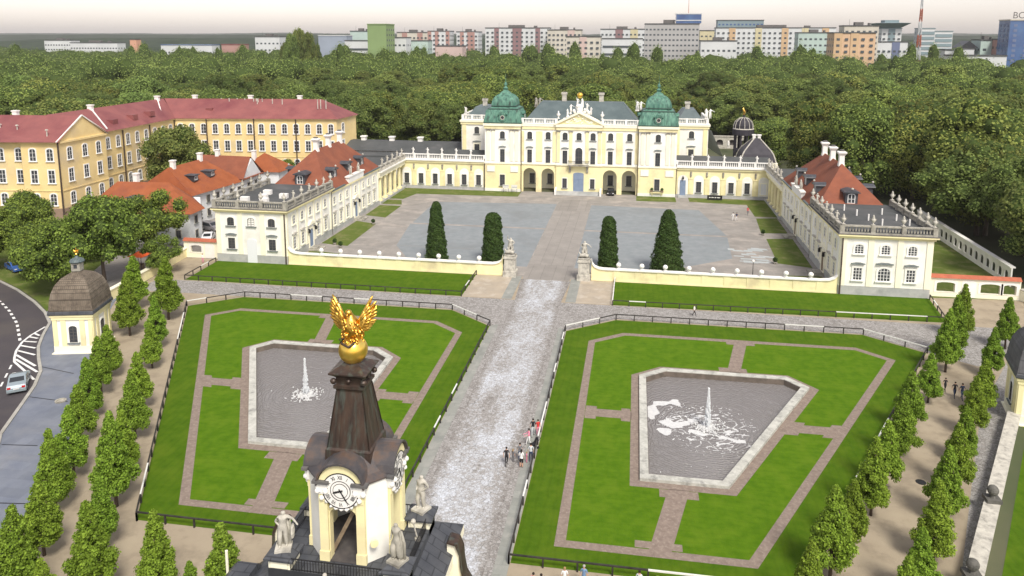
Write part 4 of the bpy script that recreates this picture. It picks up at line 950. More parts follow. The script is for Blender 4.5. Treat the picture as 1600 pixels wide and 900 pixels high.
    mb = MB(); mb.box(*sorted((s*44,s*56)),160,178.9,7.3,7.55); wpart('flat_roof', mb, 'bitumen', g)
    mb = MB(); mb.box(*sorted((s*47.2,s*55.6)),160.1,178.9,0,7.3); wpart('rear_wall', mb, WH, g)
    # urns and figures, each its own thing
    z = 10.58
    for i, x in enumerate((43.5,47.6,51.7,55.9)):
        urn(s*x,113.1,z,'stone urn on the front parapet of the %s wing, %s from the court side' % (sd_, ORD[i]),'urns on the wing parapets',1.6,0,'stone_pale')
    for i in range(6):
        y = 116.2+3.13*i
        urn(s*43.35,y,z,'stone vase on the court-side parapet of the %s wing, %s from the front' % (sd_, ORD[i]),'urns on the wing parapets',1.6,0 if i % 2 else 1,'stone_pale')
        urn(s*56.0,y,z,'stone vase on the outer parapet of the %s wing, %s from the front' % (sd_, ORD[i]),'urns on the wing parapets',1.6,0,'stone_pale' if s > 0 else 'stone_grey')
    for i in range(5): urn(s*43.6,161.9+3.65*i,8.75,'pale figure above the %s colonnade, %s from the wing' % (sd_, ORD[i]),'figures above the colonnades',1.75,1,'stone_pale')
    for i, y in enumerate((143.2,147.4)): statue('drape' if i else 'warrior', s*43.7, y, 9.75, 2.0, inn, 'grey standing statue on the attic over the %s wing door, %s' % (sd_, 'nearer one' if i == 0 else 'farther one'), 'roof_statue', 'statues over the wing doors', 'stone_pale', 'cloak')
wing(-1); wing(1)

# ------------------------------------------------------------------ yellow court wall with white balls, gate piers, topiary
for s in (-1,1):
    sd_ = 'left' if s < 0 else 'right'
    g = thing('court_wall', 'low yellow wall with white coping, %s of the court entrance' % sd_, 'wall', (s*25,113.5,0))
    pts = [(7.0,3.3),(7.15,2.6),(7.5,2.15),(8.1,1.9),(8.8,1.8),(41.0,1.8),(42.2,1.9),(42.9,2.2),(43.3,2.7)]
    mb = MB(); mb.slab([(7.0,0)]+pts+[(43.3,0)], None, lambda u,v:(s*u,113.35,v), (0,.4,0), 0)
    for k in range(10): x = 10.9+3.33*k; mb.box(s*x-.5,s*x+.5,113.28,113.35,0,1.8,0)
    mb.box(*sorted((s*7,s*43.3)),113.27,113.35,0,.25,0)
    wpart('wall', mb, 'plaster_yellow', g)
    mb = MB()
    for p, q in zip(pts[:-1], pts[1:]):
        mb.add([(s*p[0],113.15,p[1]),(s*q[0],113.15,q[1]),(s*q[0],113.95,q[1]),(s*p[0],113.95,p[1]),(s*p[0],113.15,p[1]+.2),(s*q[0],113.15,q[1]+.2),(s*q[0],113.95,q[1]+.2),(s*p[0],113.95,p[1]+.2)],[(0,1,2,3),(4,7,6,5),(0,4,5,1),(1,5,6,2),(2,6,7,3),(3,7,4,0)])
    wpart('coping', mb, 'trim_white', g)
    for k in range(9):
        x = 10.9+3.33*k if s < 0 else 11.2+3.55*k
        mb = MB(); mb.box(-.3,.3,-.3,.3,0,.12); mb.cyl(0,0,.12,.3,.14,.1,8); mb.ball((0,0,.62),.38,14)
        link('ball_finial', None, None) if False else None
        me = mesh_of('ball_finial', mb, 'trim_white', (0,0,0), True); fixn(me); b = BASE[g]; link('ball_finial', me, g, (s*x-b.x,113.55-b.y,2.0))
    g = thing('gate_pier', 'pale stone gate pier at the %s side of the court entrance' % sd_, 'pier', (s*5.85,113.6,0), 'piers of the court entrance')
    lpart('base', MB().box(-1.05,1.05,-1.0,1.0,0,.9), 'stone_pale', g); lpart('shaft', MB().box(-.85,.85,-.8,.8,.9,2.95).box(-.6,.6,-.83,-.8,1.1,2.7), 'stone_pale', g); lpart('capstone', MB().box(-1.0,1.0,-.95,.95,2.95,3.15).box(-.9,.9,-.85,.85,3.15,3.35), 'stone_pale', g)
    statue('hero' if s < 0 else 'warrior', s*5.85, 113.6, 3.35, 2.95, 0, 'weathered stone fighter with a beast at his feet on the %s gate pier' % sd_, 'gate_statue', 'statues on the gate piers', 'stone_pale', 'group')
def leafmesh(n, size, pts, nrm, aspect=.7, tilt=.7):
    P = np.asarray(pts, float); Nn = np.asarray(nrm, float)
    Nn = Nn/np.maximum(1e-6, np.linalg.norm(Nn, axis=1))[:,None] + rng.normal(0, tilt, (n,3)); Nn /= np.linalg.norm(Nn, axis=1)[:,None]
    a = np.cross(Nn, rng.normal(size=(n,3))); a /= np.linalg.norm(a, axis=1)[:,None]; b = np.cross(Nn, a)
    s = size*(.6+.8*rng.random(n))[:,None]
    v = np.stack([P-a*s, P-b*s*aspect*.9+a*s*.1, P+a*s, P+b*s*aspect], 1).reshape(-1,3)
    return v
def npmesh(name, v, quads, mats, mi=None):
    me = bpy.data.meshes.new(name); me.vertices.add(len(v)); me.vertices.foreach_set('co', v.astype(np.float32).ravel())
    nq = len(quads); me.loops.add(nq*4); me.loops.foreach_set('vertex_index', quads.ravel().astype(np.int32)); me.polygons.add(nq)
    me.polygons.foreach_set('loop_start', np.arange(0,nq*4,4,dtype=np.int32)); me.polygons.foreach_set('loop_total', np.full(nq,4,dtype=np.int32))
    for k in mats: me.materials.append(M[k])
    if mi is not None: me.polygons.foreach_set('material_index', mi.astype(np.int32))
    me.update(calc_edges=True); return me
def crown(name, lobes, n, size, leafm, core=.8, tilt=.7, corem='leaf_core', droop=0.0, aspect=.7):
    """lobes: (x,y,z,rx,rz); leaves through the outer shell of every lobe plus a dark opaque core added against see-through"""
    L = np.array(lobes, float); area = L[:,3]**2; pr = area/area.sum(); idx = rng.choice(len(L), n, p=pr)
    d = rng.normal(size=(n,3)); d /= np.linalg.norm(d, axis=1)[:,None]
    rad = (1-.55*rng.random(n)**2.2)*(1+.10*rng.normal(size=n))
    P = L[idx,:3]+d*rad[:,None]*L[idx][:,[3,3,4]]
    if droop: P[:,2] -= droop*rng.random(n)**1.5*L[idx,4]
    v = leafmesh(n, size, P, d+np.array([0,0,.35]), aspect, tilt)
    q = np.arange(n*4).reshape(-1,4); mi = np.zeros(n)
    vs = [v]; qs = [q]; mis = [mi]; o = len(v)
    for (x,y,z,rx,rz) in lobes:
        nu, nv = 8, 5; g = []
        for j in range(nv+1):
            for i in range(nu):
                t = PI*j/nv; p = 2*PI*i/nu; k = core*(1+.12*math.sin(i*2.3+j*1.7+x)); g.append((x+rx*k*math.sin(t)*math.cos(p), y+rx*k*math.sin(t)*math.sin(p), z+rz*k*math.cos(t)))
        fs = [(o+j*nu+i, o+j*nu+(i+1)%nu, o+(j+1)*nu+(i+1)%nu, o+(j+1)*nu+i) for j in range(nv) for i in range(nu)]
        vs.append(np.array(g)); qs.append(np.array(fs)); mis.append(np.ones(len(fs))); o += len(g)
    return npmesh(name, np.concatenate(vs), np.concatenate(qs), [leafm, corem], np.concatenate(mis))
def topiary(x, y, h, r, taper, label):
    t = thing('topiary', label, 'topiary', (x,y,0), 'clipped dark evergreens behind the court wall')
    n = 17000; z = rng.random(n)**1.05*h; a = rng.random(n)*2*PI
    u = z/h; rr_ = r*(1-taper*u**1.2)*np.sqrt(np.clip(1-np.maximum(0,(u-.88)/.12)**2*.75, 0.02, 1))
    rr_ = rr_*(1+.06*np.sin(a*5+z*1.9)+.06*np.sin(z*4.1+a*3)+.04*np.sin(z*9+a*7)+.05*rng.normal(size=n))
    top = rng.random(n) < .06; rr_ = np.where(top, rr_*rng.random(n)**.5, rr_); 
    P = np.stack([rr_*np.cos(a), rr_*np.sin(a), z+.1], 1); d = np.stack([np.cos(a), np.sin(a), .3+0*a], 1)
    v = leafmesh(n, .13, P, d, .45, 1.0)
    me = npmesh('foliage', v, np.arange(n*4).reshape(-1,4), ['leaf_dark']); link('foliage', me, t)
    lpart('trunk', MB().cyl(0,0,0,h*.9,.2,.05,8), 'bark', t)
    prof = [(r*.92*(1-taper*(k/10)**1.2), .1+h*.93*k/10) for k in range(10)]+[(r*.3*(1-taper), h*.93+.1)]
    lpart('opaque_core', MB().lathe(0,0,prof,12), 'leaf_core', t, True)  # solid dark green filler added inside the foliage to keep it opaque
topiary(-19.35,119.0,10.2,1.75,.62,'tallest slim clipped evergreen cone, leftmost of four behind the court wall')
topiary(-9.7,119.2,8.6,1.75,.35,'stout blunt-topped clipped evergreen just left of the court entrance')
topiary(9.4,119.1,8.8,1.55,.42,'narrow round-topped clipped evergreen just right of the court entrance')
topiary(18.8,118.9,10.3,2.6,.72,'widest clipped evergreen cone, rightmost of four behind the court wall')

# ------------------------------------------------------------------ clock tower of the gate
CY = 32.5
g = thing('clock_tower_gate', 'cream gatehouse with clock faces and tall dark copper spire in the foreground', 'clock tower', (0,CY,0))
def rot4(k): return Matrix.Translation((0,CY,0)) @ Matrix.Rotation(k*PI/2, 4, 'Z')
def tf(T, y): return lambda u,v: tuple(T @ Vector((u,y,v)))
def td(T, *d): return tuple(T.to_3x3() @ Vector(d))
HB, CC, ZB = 1.95, 1.15, 12.9
wall = MB(); pils = MB(); corn = MB(); capm = MB()
for k in range(4):
    T = rot4(k)
    wall.slab(outline(2*CC,4.15,0,z0=ZB), [outline(1.3,2.72,.35,8,z0=ZB+.02)], tf(T,-HB), td(T,0,.38,0), 1)
    a = T @ Vector((CC,-HB,0)); b = T @ Vector((HB,-CC,0))
    wall.add([(a.x,a.y,ZB),(b.x,b.y,ZB),(b.x,b.y,ZB+4.15),(a.x,a.y,ZB+4.15)], [(0,1,2,3)], 0)
    a2 = T @ Vector((CC-.1,-HB+.35,0)); b2 = T @ Vector((HB-.35,-CC+.1,0)); wall.add([(a2.x,a2.y,ZB),(b2.x,b2.y,ZB),(b2.x,b2.y,ZB+4.15),(a2.x,a2.y,ZB+4.15)], [(3,2,1,0)], 2)
    for s in (-1,1):
        pils.slab([(s*.70,ZB),(s*1.12,ZB),(s*1.12,16.45),(s*.70,16.45)], None, tf(T,-HB-.12), td(T,0,.12,0), 0)
        pils.slab([(s*.66,ZB),(s*1.16,ZB),(s*1.16,ZB+.5),(s*.66,ZB+.5)], None, tf(T,-HB-.17), td(T,0,.17,0), 0)
        capm = MB(); capm.slab([(s*.66,16.4),(s*1.18,16.4),(s*1.22,16.95),(s*.62,16.95)], None, tf(T,-HB-.22), td(T,0,.22,0), 0)
        for q in (.72,1.12):
            c = T @ Vector((s*q,-HB-.22,16.55)); capm.ball(tuple(c), .13, 8, 0)
        c = T @ Vector((s*.92,-HB-.2,16.2)); capm.ball(tuple(c), .12, 7, 0); wpart('capital', capm, 'trim_white', g)
        corn.slab([(s*.55,16.95),(s*1.35,16.95),(s*1.35,17.08),(s*.55,17.08)], None, tf(T,-HB-.34), td(T,0,.3,0), 1)
    # round gable holding the clock
    arc = [(1.10*math.cos(PI*i/14), 16.80+1.10*math.sin(PI*i/14)) for i in range(15)]
    wall.slab([(-1.10,16.0)]+[(1.10,16.0)]+arc[0:], None, tf(T,-HB-.16), td(T,0,.9,0), 1)
    # barrel roof above
    vs = []; fs = []
    for i in range(13):
        t_ = PI*i/12; 
        for yy in (-HB-.3, 0): vs.append(tuple(T @ Vector((1.2*math.cos(t_), yy, 16.84+1.2*math.sin(t_)))))
    for i in range(12): fs.append((2*i,2*i+2,2*i+3,2*i+1))
    corn.add(vs, fs, 2)
    arc2 = [(1.2*math.cos(PI*i/14), 16.84+1.2*math.sin(PI*i/14)) for i in range(15)]; arc3 = [(1.12*math.cos(PI*i/14), 16.85+1.10*math.sin(PI*i/14)) for i in range(14,-1,-1)]
    corn.slab(arc2+arc3, None, tf(T,-HB-.32), td(T,0,.2,0), 2)
    # corner roof: flared skirt from the chamfer up to the spire foot
    e0 = T @ Vector((CC-.05,-HB-.18,0)); e1 = T @ Vector((HB+.18,-CC+.05,0)); 
    prof = [(1.0,16.95),(1.0,17.03),(.84,17.2),(.70,17.5),(.56,17.85),(.4,17.95)]
    for (r0,z0),(r1,z1) in zip(prof[:-1],prof[1:]):
        f = lambda e, r, z: ((e.x)*r, CY+(e.y-CY)*r, z)
        corn.add([f(e0,r0,z0),f(e1,r0,z0),f(e1,r1,z1),f(e0,r1,z1)], [(0,1,2,3)], 2)
    # between barrel and corner
    for (ea, eb) in ((Vector((1.2,-HB-.2,0)),Vector((CC-.05,-HB-.28,0))),):
        pass
wallo = wpart('wall', wall, ['plaster_white','plaster_yellow','plinth_grey'], g)
wpart('pilaster', pils, 'plaster_yellow', g)
wpart('roof', corn, ['plaster_yellow','cornice_dark','lead_dark'], g)
mb = MB(); mb.lathe(0,CY,[(2.25,ZB-.02),(2.25,ZB+.03)],8,0,PI/8); wpart('belfry_ceiling', MB().lathe(0,CY,[(2.0,16.9),(2.0,17.0),(1.0,17.9)],8,0,PI/8), 'floor_dark', g); wpart('belfry_floor', mb, 'floor_dark', g)
mb = MB(); mb.tube([(-.75,CY-1.5,13.0),(.55,CY-1.2,15.6)], .13, 4); mb.tube([(-.9,CY-.5,15.5),(.9,CY-.5,15.5)],.08,4); mb.tube([(.1,CY-1.3,15.3),(.1,CY-1.3,16.2)],.04,6); wpart('beam', mb, 'wood', g)
# clocks
font_num = ['XII','I','II','III','IIII','V','VI','VII','VIII','IX','X','XI']
def textmesh(s, size):
    c = bpy.data.curves.new('num','FONT'); c.body = s; c.size = size; c.align_x = 'CENTER'; c.align_y = 'CENTER'; c.extrude = .004
    o = bpy.data.objects.new('num', c); COL.objects.link(o); dg = bpy.context.evaluated_depsgraph_get(); dg.update()
    me = bpy.data.meshes.new_from_object(o.evaluated_get(dg)); bpy.data.objects.remove(o); return me
import bmesh
bm = bmesh.new()
for i, s in enumerate(font_num):
    me = textmesh(s, .27); a = -2*PI*i/12
    me.transform(Matrix.Rotation(a,4,'Z') @ Matrix.Translation((0,.672,0)) @ Matrix.Diagonal((.72,1,1,1))); bm.from_mesh(me)
num_me = bpy.data.meshes.new('numerals'); bm.to_mesh(num_me); bm.free(); num_me.materials.append(M['iron'])
num_me.transform(Matrix.Rotation(PI/2,4,'X'))
ringp = lambda r: [(r*math.cos(2*PI*k/40), r*math.sin(2*PI*k/40)) for k in range(40)]
for k in range(4):
    p = T = rot4(k) @ Matrix.Translation((0,-HB-.17,16.62)); rz = k*PI/2
    loc = T.translation; b = BASE[g]
    mb = MB(); mb.slab(ringp(.87), None, lambda u,v:(u,-.02,v), (0,.05,0), 0)
    for r0, r1 in ((.90,.855),(.50,.475),(.37,.35)): mb.slab(ringp(r0), [ringp(r1)], lambda u,v:(u,-.035,v), (0,.02,0), 1)
    me = mesh_of('clock', mb, ['trim_white','iron']); fixn(me); ck = link('clock', me, g, loc-b, rz)
    link('numerals', num_me, ck, (0,-.035,0))
    for ang, ln, wd in ((-2*PI*(8.42/12), .40, .035), (-2*PI*(25/60), .66, .024)):
        d = Vector((-math.sin(ang), 0, math.cos(ang))); n = Vector((d.z,0,-d.x))
        mb = MB(); yy = Vector((0,-.06,0)); mb.add([tuple(v+yy) for v in (-d*.12-n*wd, -d*.12+n*wd, d*ln*.8+n*wd*1.2, d*ln, d*ln*.8-n*wd*1.2)]+[tuple(v+yy*.7) for v in (-d*.12-n*wd, -d*.12+n*wd, d*ln*.8+n*wd*1.2, d*ln, d*ln*.8-n*wd*1.2)], [(0,1,2,3,4),(9,8,7,6,5),(0,5,6,1),(1,6,7,2),(2,7,8,3),(3,8,9,4),(4,9,5,0)])
        me = mesh_of('hand', mb, 'iron'); fixn(me); link('hand', me, ck)
    # moulded garland under the dial
    mb = MB()
    for i in range(11):
        a = PI+PI*(i+.5)/11; mb.tube([(.93*math.cos(a-.16), .06, .93*math.sin(a-.16)),(.97*math.cos(a), .02, .97*math.sin(a)),(.93*math.cos(a+.16), .06, .93*math.sin(a+.16))], [.05,.085 if i%3 else .12,.05], 6)
    me = mesh_of('garland', mb, 'trim_white', (0,0,0), True); link('garland', me, ck)
# spire
q = math.sqrt(2)
mb = MB(); mb.lathe(0,CY,[(1.16*q,17.2),(1.12*q,17.9),(1.12*q,18.0),(1.04*q,18.1),(.90*q,19.1),(.65*q,20.8),(.67*q,20.9),(.76*q,20.98),(.76*q,21.12),(.64*q,21.17),(.66*q,21.5),(.76*q,21.6),(.93*q,21.72),(.93*q,21.78),(.68*q,21.92),(.45*q,22.05),(.3*q,22.2)],4,0,PI/4)
sp = wpart('spire', mb, 'copper_brown', g)
mb = MB()
for k in range(4):
    T = rot4(k)
    for s in (-1,1): mb.tube([tuple(T @ Vector((s*r,-r-.0,z))) for r, z in ((1.04,18.1),(.90,19.1),(.65,20.8))], .035, 6)
    for s in (-1,1): mb.tube([tuple(T @ Vector((s*r*.45,-r-.0,z))) for r, z in ((1.02,18.2),(.90,19.1),(.68,20.5))], .022, 5)
wpart('seam', mb, 'copper_brown', sp)
mb = MB()
for k in range(4):
    T = rot4(k)
    for s in (-1,1):
        c = T @ Vector((s*.74,-.76,21.35)); mb.ball(tuple(c), .15, 9)
    c = T @ Vector((0,-.70,21.36)); mb.ball(tuple(c), .11, 8)
wpart('volute', mb, 'copper_brown', sp)
wpart('golden_ball', MB().ball((0,CY,22.66), .70, 26), 'gold_ball', g, smooth=True)
# the gilded winged creature standing on the ball
t = thing('winged_statue', 'gilded eagle-like statue with raised wings on the golden ball of the spire', 'statue', (0,CY,23.15))
mb = MB(); mb.tube([(0,.15,.0),(0,.1,.35),(-.02,0,.75),(-.05,-.05,1.05),(-.08,-.1,1.28),(-.1,-.2,1.36)], [.40,.50,.46,.30,.17,.11], 12)
for k in range(110):
    z = random.uniform(-.1,1.1); a = random.uniform(0,2*PI); r = .50*(1-.38*max(0,z-.4)); mb.tube([(r*math.cos(a),r*math.sin(a)*.9,z),(1.12*r*math.cos(a),1.1*r*math.sin(a)*.9-.02,z-.16)], [.07,.02], 5)
lpart('body', mb, 'gold', t, True)
mb = MB(); mb.ball((-.1,-.18,1.42), .16, 10); mb.tube([(-.1,-.3,1.42),(-.1,-.42,1.36),(-.1,-.44,1.29)], [.06,.035,.01], 6); lpart('head', mb, 'gold', t, True)
for s in (-1,1):
    mb = MB()
    mb.tube([(s*.18,.1,.72),(s*.42,.16,.95),(s*.62,.2,1.22),(s*.74,.2,1.5)], [.20,.18,.13,.06], 8)
    for row, (kk_, yo) in enumerate(((1.0,.12),(.72,.04),(.48,-.04))):
        for k in range(12):
            u = k/11; a = R(-12+74*u+random.uniform(-3,3)); ln = (.62+.86*u**1.1)*kk_; p = Vector((s*(.16+.16*u), yo, .62+.22*u)); e = p+Vector((s*math.cos(a), .08*u, math.sin(a)))*ln
            mid = (p+e)/2+Vector((0,-.05,.03)); mb.tube([tuple(p), tuple(mid), tuple(p+(e-p)*.85), tuple(e)], [.07,.10,.085,.03], 6)
    lpart('wing', mb, 'gold', t, True)
mb = MB(); mb.tube([(.3,-.5,.1),(.05,-.72,-.08),(-.3,-.66,.06),(-.48,-.5,.2),(-.2,-.62,.3),(-.5,-.42,-.05)], [.05,.06,.06,.05,.05,.02], 7); lpart('snake', mb, 'copper_brown', t, True)
# attic platform
mb = MB(); mb.box(-3.35,3.35,29.5,34.5,12.3,12.88,0)
mb.hip(-4.6,4.6,28.2,35.8,11.7,12.5,-3.3,3.3,29.4,34.6,0); wpart('platform_roof', mb, 'slate_dark', g)
mb = MB()
mb.slab(archpath(-4.3,4.3,0,11.7,[(0,3.4,7.5)]), None, lambda u,v:(u,28.5,v), (0,7.0,0), 0)
wpart('gate_body', mb, 'plaster_yellow', g)
mb = MB(); mb.box(-4.6,4.6,28.2,35.8,11.2,11.7); 
for s in (-1,1):
    for y in (28.4,35.45): mb.box(s*3.6-.5,s*3.6+.5,y,y+.15,0,11.2)
wpart('gate_cornice', mb, 'plaster_cream', g)
for s in (-1,1):
    mb = MB(); out_ = [(4.3,12.4),(4.75,12.3),(4.95,11.8),(4.98,11.2),(5.1,10.5),(5.5,9.8),(6.2,9.3),(7.2,9.1),(7.2,0),(4.3,0)]
    mb.slab([(s*u,v) for u,v in out_], None, lambda u,v:(u,33.3,v), (0,.5,0), 0); wpart('side_wall', mb, 'plaster_cream', g)
    mb = MB()
    for p, q_ in zip(out_[:7], out_[1:8]):
        mb.add([(s*p[0],33.15,p[1]+.02),(s*q_[0],33.15,q_[1]+.02),(s*q_[0],33.95,q_[1]+.02),(s*p[0],33.95,p[1]+.02),(s*(p[0]+.1),33.15,p[1]+.12),(s*(q_[0]+.1),33.15,q_[1]+.12),(s*(q_[0]+.1),33.95,q_[1]+.12),(s*(p[0]+.1),33.95,p[1]+.12)],[(0,1,2,3),(4,7,6,5),(0,4,5,1),(1,5,6,2),(2,6,7,3),(3,7,4,0)])
    wpart('volute_cap', mb, 'copper_brown', g)
mb = MB()                                # roof railings
def rail(p, q_, z=12.88, h=.62):
    L = math.dist(p,q_); n = int(L/.14)
    mb.obox(p,q_,.02,z+h-.04,z+h); mb.obox(p,q_,.015,z+.05,z+.08)
    for i in range(n+1): x = p[0]+(q_[0]-p[0])*i/n; y = p[1]+(q_[1]-p[1])*i/n; mb.box(x-.012,x+.012,y-.012,y+.012,z,z+h)
rail((-2.25,29.55),(2.25,29.55)); rail((3.2,30.7),(3.2,33.4)); rail((-3.2,30.7),(-3.2,33.4)); rail((-2.2,34.4),(2.2,34.4))
wpart('railing', mb, 'iron', g)
mb = MB(); mb.box(-3.3,3.3,29.35,29.5,12.1,12.35,0); mb.box(-.9,-.7,29.6,29.7,12.9,13.1,0)
LBL = {(-1,-1):('warrior','shield','grey stone statue with a shield at the front left of the clock tower'),(1,-1):('drape','cloak','darker robed stone statue at the front right of the clock tower'),(1,1):('calm','none','pale bare stone statue behind the clock tower on its right'),(-1,1):('drape','cloak','stone statue behind the clock tower on its left')}
for sx in (-1,1):
    for sy in (-1,1):
        x, y = sx*2.8, 32+sy*1.95
        mb = MB(); mb.box(x-.55,x+.55,y-.5,y+.5,12.0,13.32,0); mb.box(x-.42,x+.42,y-.56,y-.5,12.95,13.25,0); wpart('pedestal', mb, 'plaster_cream', g)
        mb = MB(); mb.box(x-.72,x+.72,y-.66,y+.66,13.32,13.42); mb.hip(x-.72,x+.72,y-.66,y+.66,13.42,13.6,x-.4,x+.4,y-.4,y+.4); wpart('pedestal_cap', mb, 'slate_dark', g)
        k, pr_, lb = LBL[(sx,sy)]
        if (sx, sy) == (-1, 1): continue
        statue(k, x, y, 13.58, 2.0, .3 if sx < 0 else -.4, lb, 'statue', 'statues round the clock tower', 'stone_pale' if sy > 0 else 'stone_grey' if sx > 0 else 'stone_pale', pr_)
mb = MB(); mb.tube([(3.0,32.6,12.9),(2.9,32.5,13.5),(2.85,32.45,13.9)],.04,6); mb.lathe(3.0,32.6,[(.16,12.88),(.16,13.0)],8); mb.ball((2.85,32.4,14.0),.13,8)
mb.tube([(-.3,29.1,12.7),(-.35,29.1,13.1)],.03,6); mb.ball((-.36,29.1,13.2),.11,8); mb.ball((-.3,29.15,12.75),.1,8)
wpart('floodlight', mb, 'stone_pale', g)
mb = MB(); mb.lathe(0,0,[(.19,-.05),(.19,.05)],12); me = mesh_of('satellite_dish', mb, 'plaster_yellow'); me.transform(Matrix.Rotation(PI/2,4,'X') @ Matrix.Rotation(.3,4,'Z')); link('satellite_dish', me, g, (1.55,-2.05,14.05-0), .6)
# side slate roofs and small chimney left of the gate
mb = MB(); mb.hip(-6.3,-4.4,28.6,31.5,11.2,12.0,-5.6,-4.6,29.4,30.8,0); mb.box(-6.1,-4.4,28.8,31.3,6,11.2,1); mb.cyl(-6.3,30.9,11,12.4,.07,.07,8,1); wpart('side_turret', mb, ['slate_dark','plaster_cream'], g)

# ------------------------------------------------------------------ the two domed guard houses
def guard(x, y, label, dome, rot):
    g = thing('guard_house', label, 'guard house', (x,y,0), 'domed guard houses at the forecourt corners', rot)
    h = 2.25; kk = .775
    mb = MB(); mb.box(-h,h,-h,h,0,4.75,0); mb.box(-h-.08,h+.08,-h-.08,h+.08,0,.95,1); mb.box(-h-.3,h+.3,-h-.3,h+.3,0,.1,1)
    lpart('wall', mb, ['plaster_white','plaster_cream'], g)
    for k in range(4):
        T = Matrix.Rotation(k*PI/2,4,'Z')
        for x0, x1 in ((-h,-1.8),(-1.35,-.8),(.8,1.35),(1.8,h)): mb = MB(); mb.slab([(x0,.95),(x1,.95),(x1,4.3),(x0,4.3)], None, lambda u,v:tuple(T @ Vector((u,-h-.1,v))), tuple(T.to_3x3() @ Vector((0,.1,0)))); lpart('pilaster', mb, 'plaster_yellow', g)
    mb = MB()
    for k in range(4):
        T = Matrix.Rotation(k*PI/2,4,'Z')
        mb.slab([(-h-.1,4.2),(h+.1,4.2),(h+.1,4.6),(-h-.1,4.6)], None, lambda u,v:tuple(T @ Vector((u,-h-.16,v))), tuple(T.to_3x3() @ Vector((0,.17,0))))
    mb.box(-h-.25,h+.25,-h-.25,h+.25,4.6,4.85); lpart('cornice', mb, 'plaster_yellow', g)
    for rz, dx, dy in ((0,0,-1),(E_,1,0),(W_,-1,0)): window(g, x+dx*h, y+dy*h, 1.35, rz, .95, 2.1, .3, 'dark', (1,4), .12, 'plaster_white')
    q = math.sqrt(2)
    prof = [(3.4*q,4.8),(3.42*q,5.05),(3.3*q,5.25),(3.22*q,5.7),(3.12*q,6.5),(2.9*q,7.4),(2.45*q,8.3),(1.75*q,9.0),(1.0*q,9.35),(.62*q,9.5),(.6*q,9.9)]
    prof = [(r*kk,z) for r, z in prof]; mb = MB(); mb.lathe(0,0,prof[2:],4,0,PI/4); d = lpart('dome', mb, dome, g); lpart('eave', MB().lathe(0,0,[(3.35*q*kk,4.86),(3.42*q*kk,4.95),(3.35*q*kk,5.25),(3.2*q*kk,5.4)],4,0,PI/4), 'slate_dark', g)
    mb = MB(); mb.box(-.5,.5,-.5,.5,9.6,10.6,0); mb.lathe(0,0,[(.75,10.6),(.85,10.75),(.7,11.0),(.3,11.15),(.1,11.4)],12,0,1) if False else mb.lathe(0,0,[(.75,10.6),(.85,10.75),(.7,11.0),(.3,11.15),(.1,11.4)],12,1); mb.box(-.2,.2,-.52,-.5,9.95,10.4,2)
    lpart('lantern', mb, ['stone_grey','metal_slate','glass_dark'], g)
    mb = MB(); mb.ball((0,0,11.6),.16,8); mb.tube([(-.3,0,12.1),(0,0,11.9),(.3,0,12.1)],[.05,.12,.05],6); mb.tube([(0,0,11.7),(0,0,12.4)],[.12,.04],6); mb.ball((-.18,0,11.85),.12,6); mb.ball((.18,0,11.85),.12,6); lpart('gilded_star', mb, 'gold', g)
dm('shingle', (.20,.165,.125), (.11,.09,.07), 3.2, rough=.9, c3=(.26,.22,.17), s3=.8, detail=10, brick=(2.2,.04,.5,.35,.45), bump=.3)
dm('shingle_dark', (.09,.09,.095), (.13,.13,.14), 1.2, rough=.8, brick=(2.2,.03,.5,.35,.6))
guard(-52.9, 77.8, 'square guard house with brown shingle dome beside the left road', 'shingle', R(13.5))
guard(53.4, 77.6, 'square guard house with dark dome at the right edge, mostly out of frame', 'shingle_dark', R(-13.5))

# ------------------------------------------------------------------ low garden walls and railings
def fence(pts, label, white=(), h=.82, sp=2.35, cat='fence'):
    g = thing('low_fence', label, cat, (pts[0][0],pts[0][1],0), 'low post-and-rail fences round the lawns')
    L = sum(math.dist(a,b) for a,b in zip(pts[:-1],pts[1:])); u = 0; npost = 0
    for a, b in zip(pts[:-1], pts[1:]):
        l = math.dist(a,b); n = max(1, round(l/sp))
        for i in range(n):
            p = (a[0]+(b[0]-a[0])*i/n, a[1]+(b[1]-a[1])*i/n); q_ = (a[0]+(b[0]-a[0])*(i+1)/n, a[1]+(b[1]-a[1])*(i+1)/n)
            f = (u+l*(i+.5)/n)/L; w_ = any(x0 <= f <= x1 for x0,x1 in white)
            mb = MB(); mb.obox(p,q_,.06,h-.10,h); wpart('rail', mb, 'fence_white' if w_ else 'fence_black', g, 'white-painted rail' if w_ else None)
            mb = MB(); mb.box(p[0]-.06,p[0]+.06,p[1]-.06,p[1]+.06,0,h-.1); wpart('post', mb, 'fence_black', g)
        u += l
    p = pts[-1]; mb = MB(); mb.box(p[0]-.06,p[0]+.06,p[1]-.06,p[1]+.06,0,h-.1); wpart('post', mb, 'fence_black', g)
def on(poly, s): return [(x*s, y) for x, y in poly]
fence(on([(5.0,48.2),(5.0,92.3),(11.3,97.25)], -1), 'fence along the drive side of the left garden, with a few white rails', ((.33,.37),(.46,.50),(.88,.99)))
fence(on([(11.3,97.25),(42.4,97.3),(48.5,92.4)], -1), 'fence along the cobbled road side of the left garden', ((.28,.36),(.52,.61),(.91,1)))
fence(on([(48.5,92.4),(24.6,48.2)], -1), 'fence along the tree avenue side of the left garden', ((.10,.27),(.84,.93)))
fence(on([(24.6,48.2),(5.0,48.2)], -1), 'fence at the near end of the left garden by the clock tower')
fence([(4.95,48.2),(4.95,92.2),(11.3,97.2)], 'fence along the drive side of the right garden, three long rails painted white', ((.12,.19),(.30,.44),(.58,.63),(.74,.79),(.84,.95)))
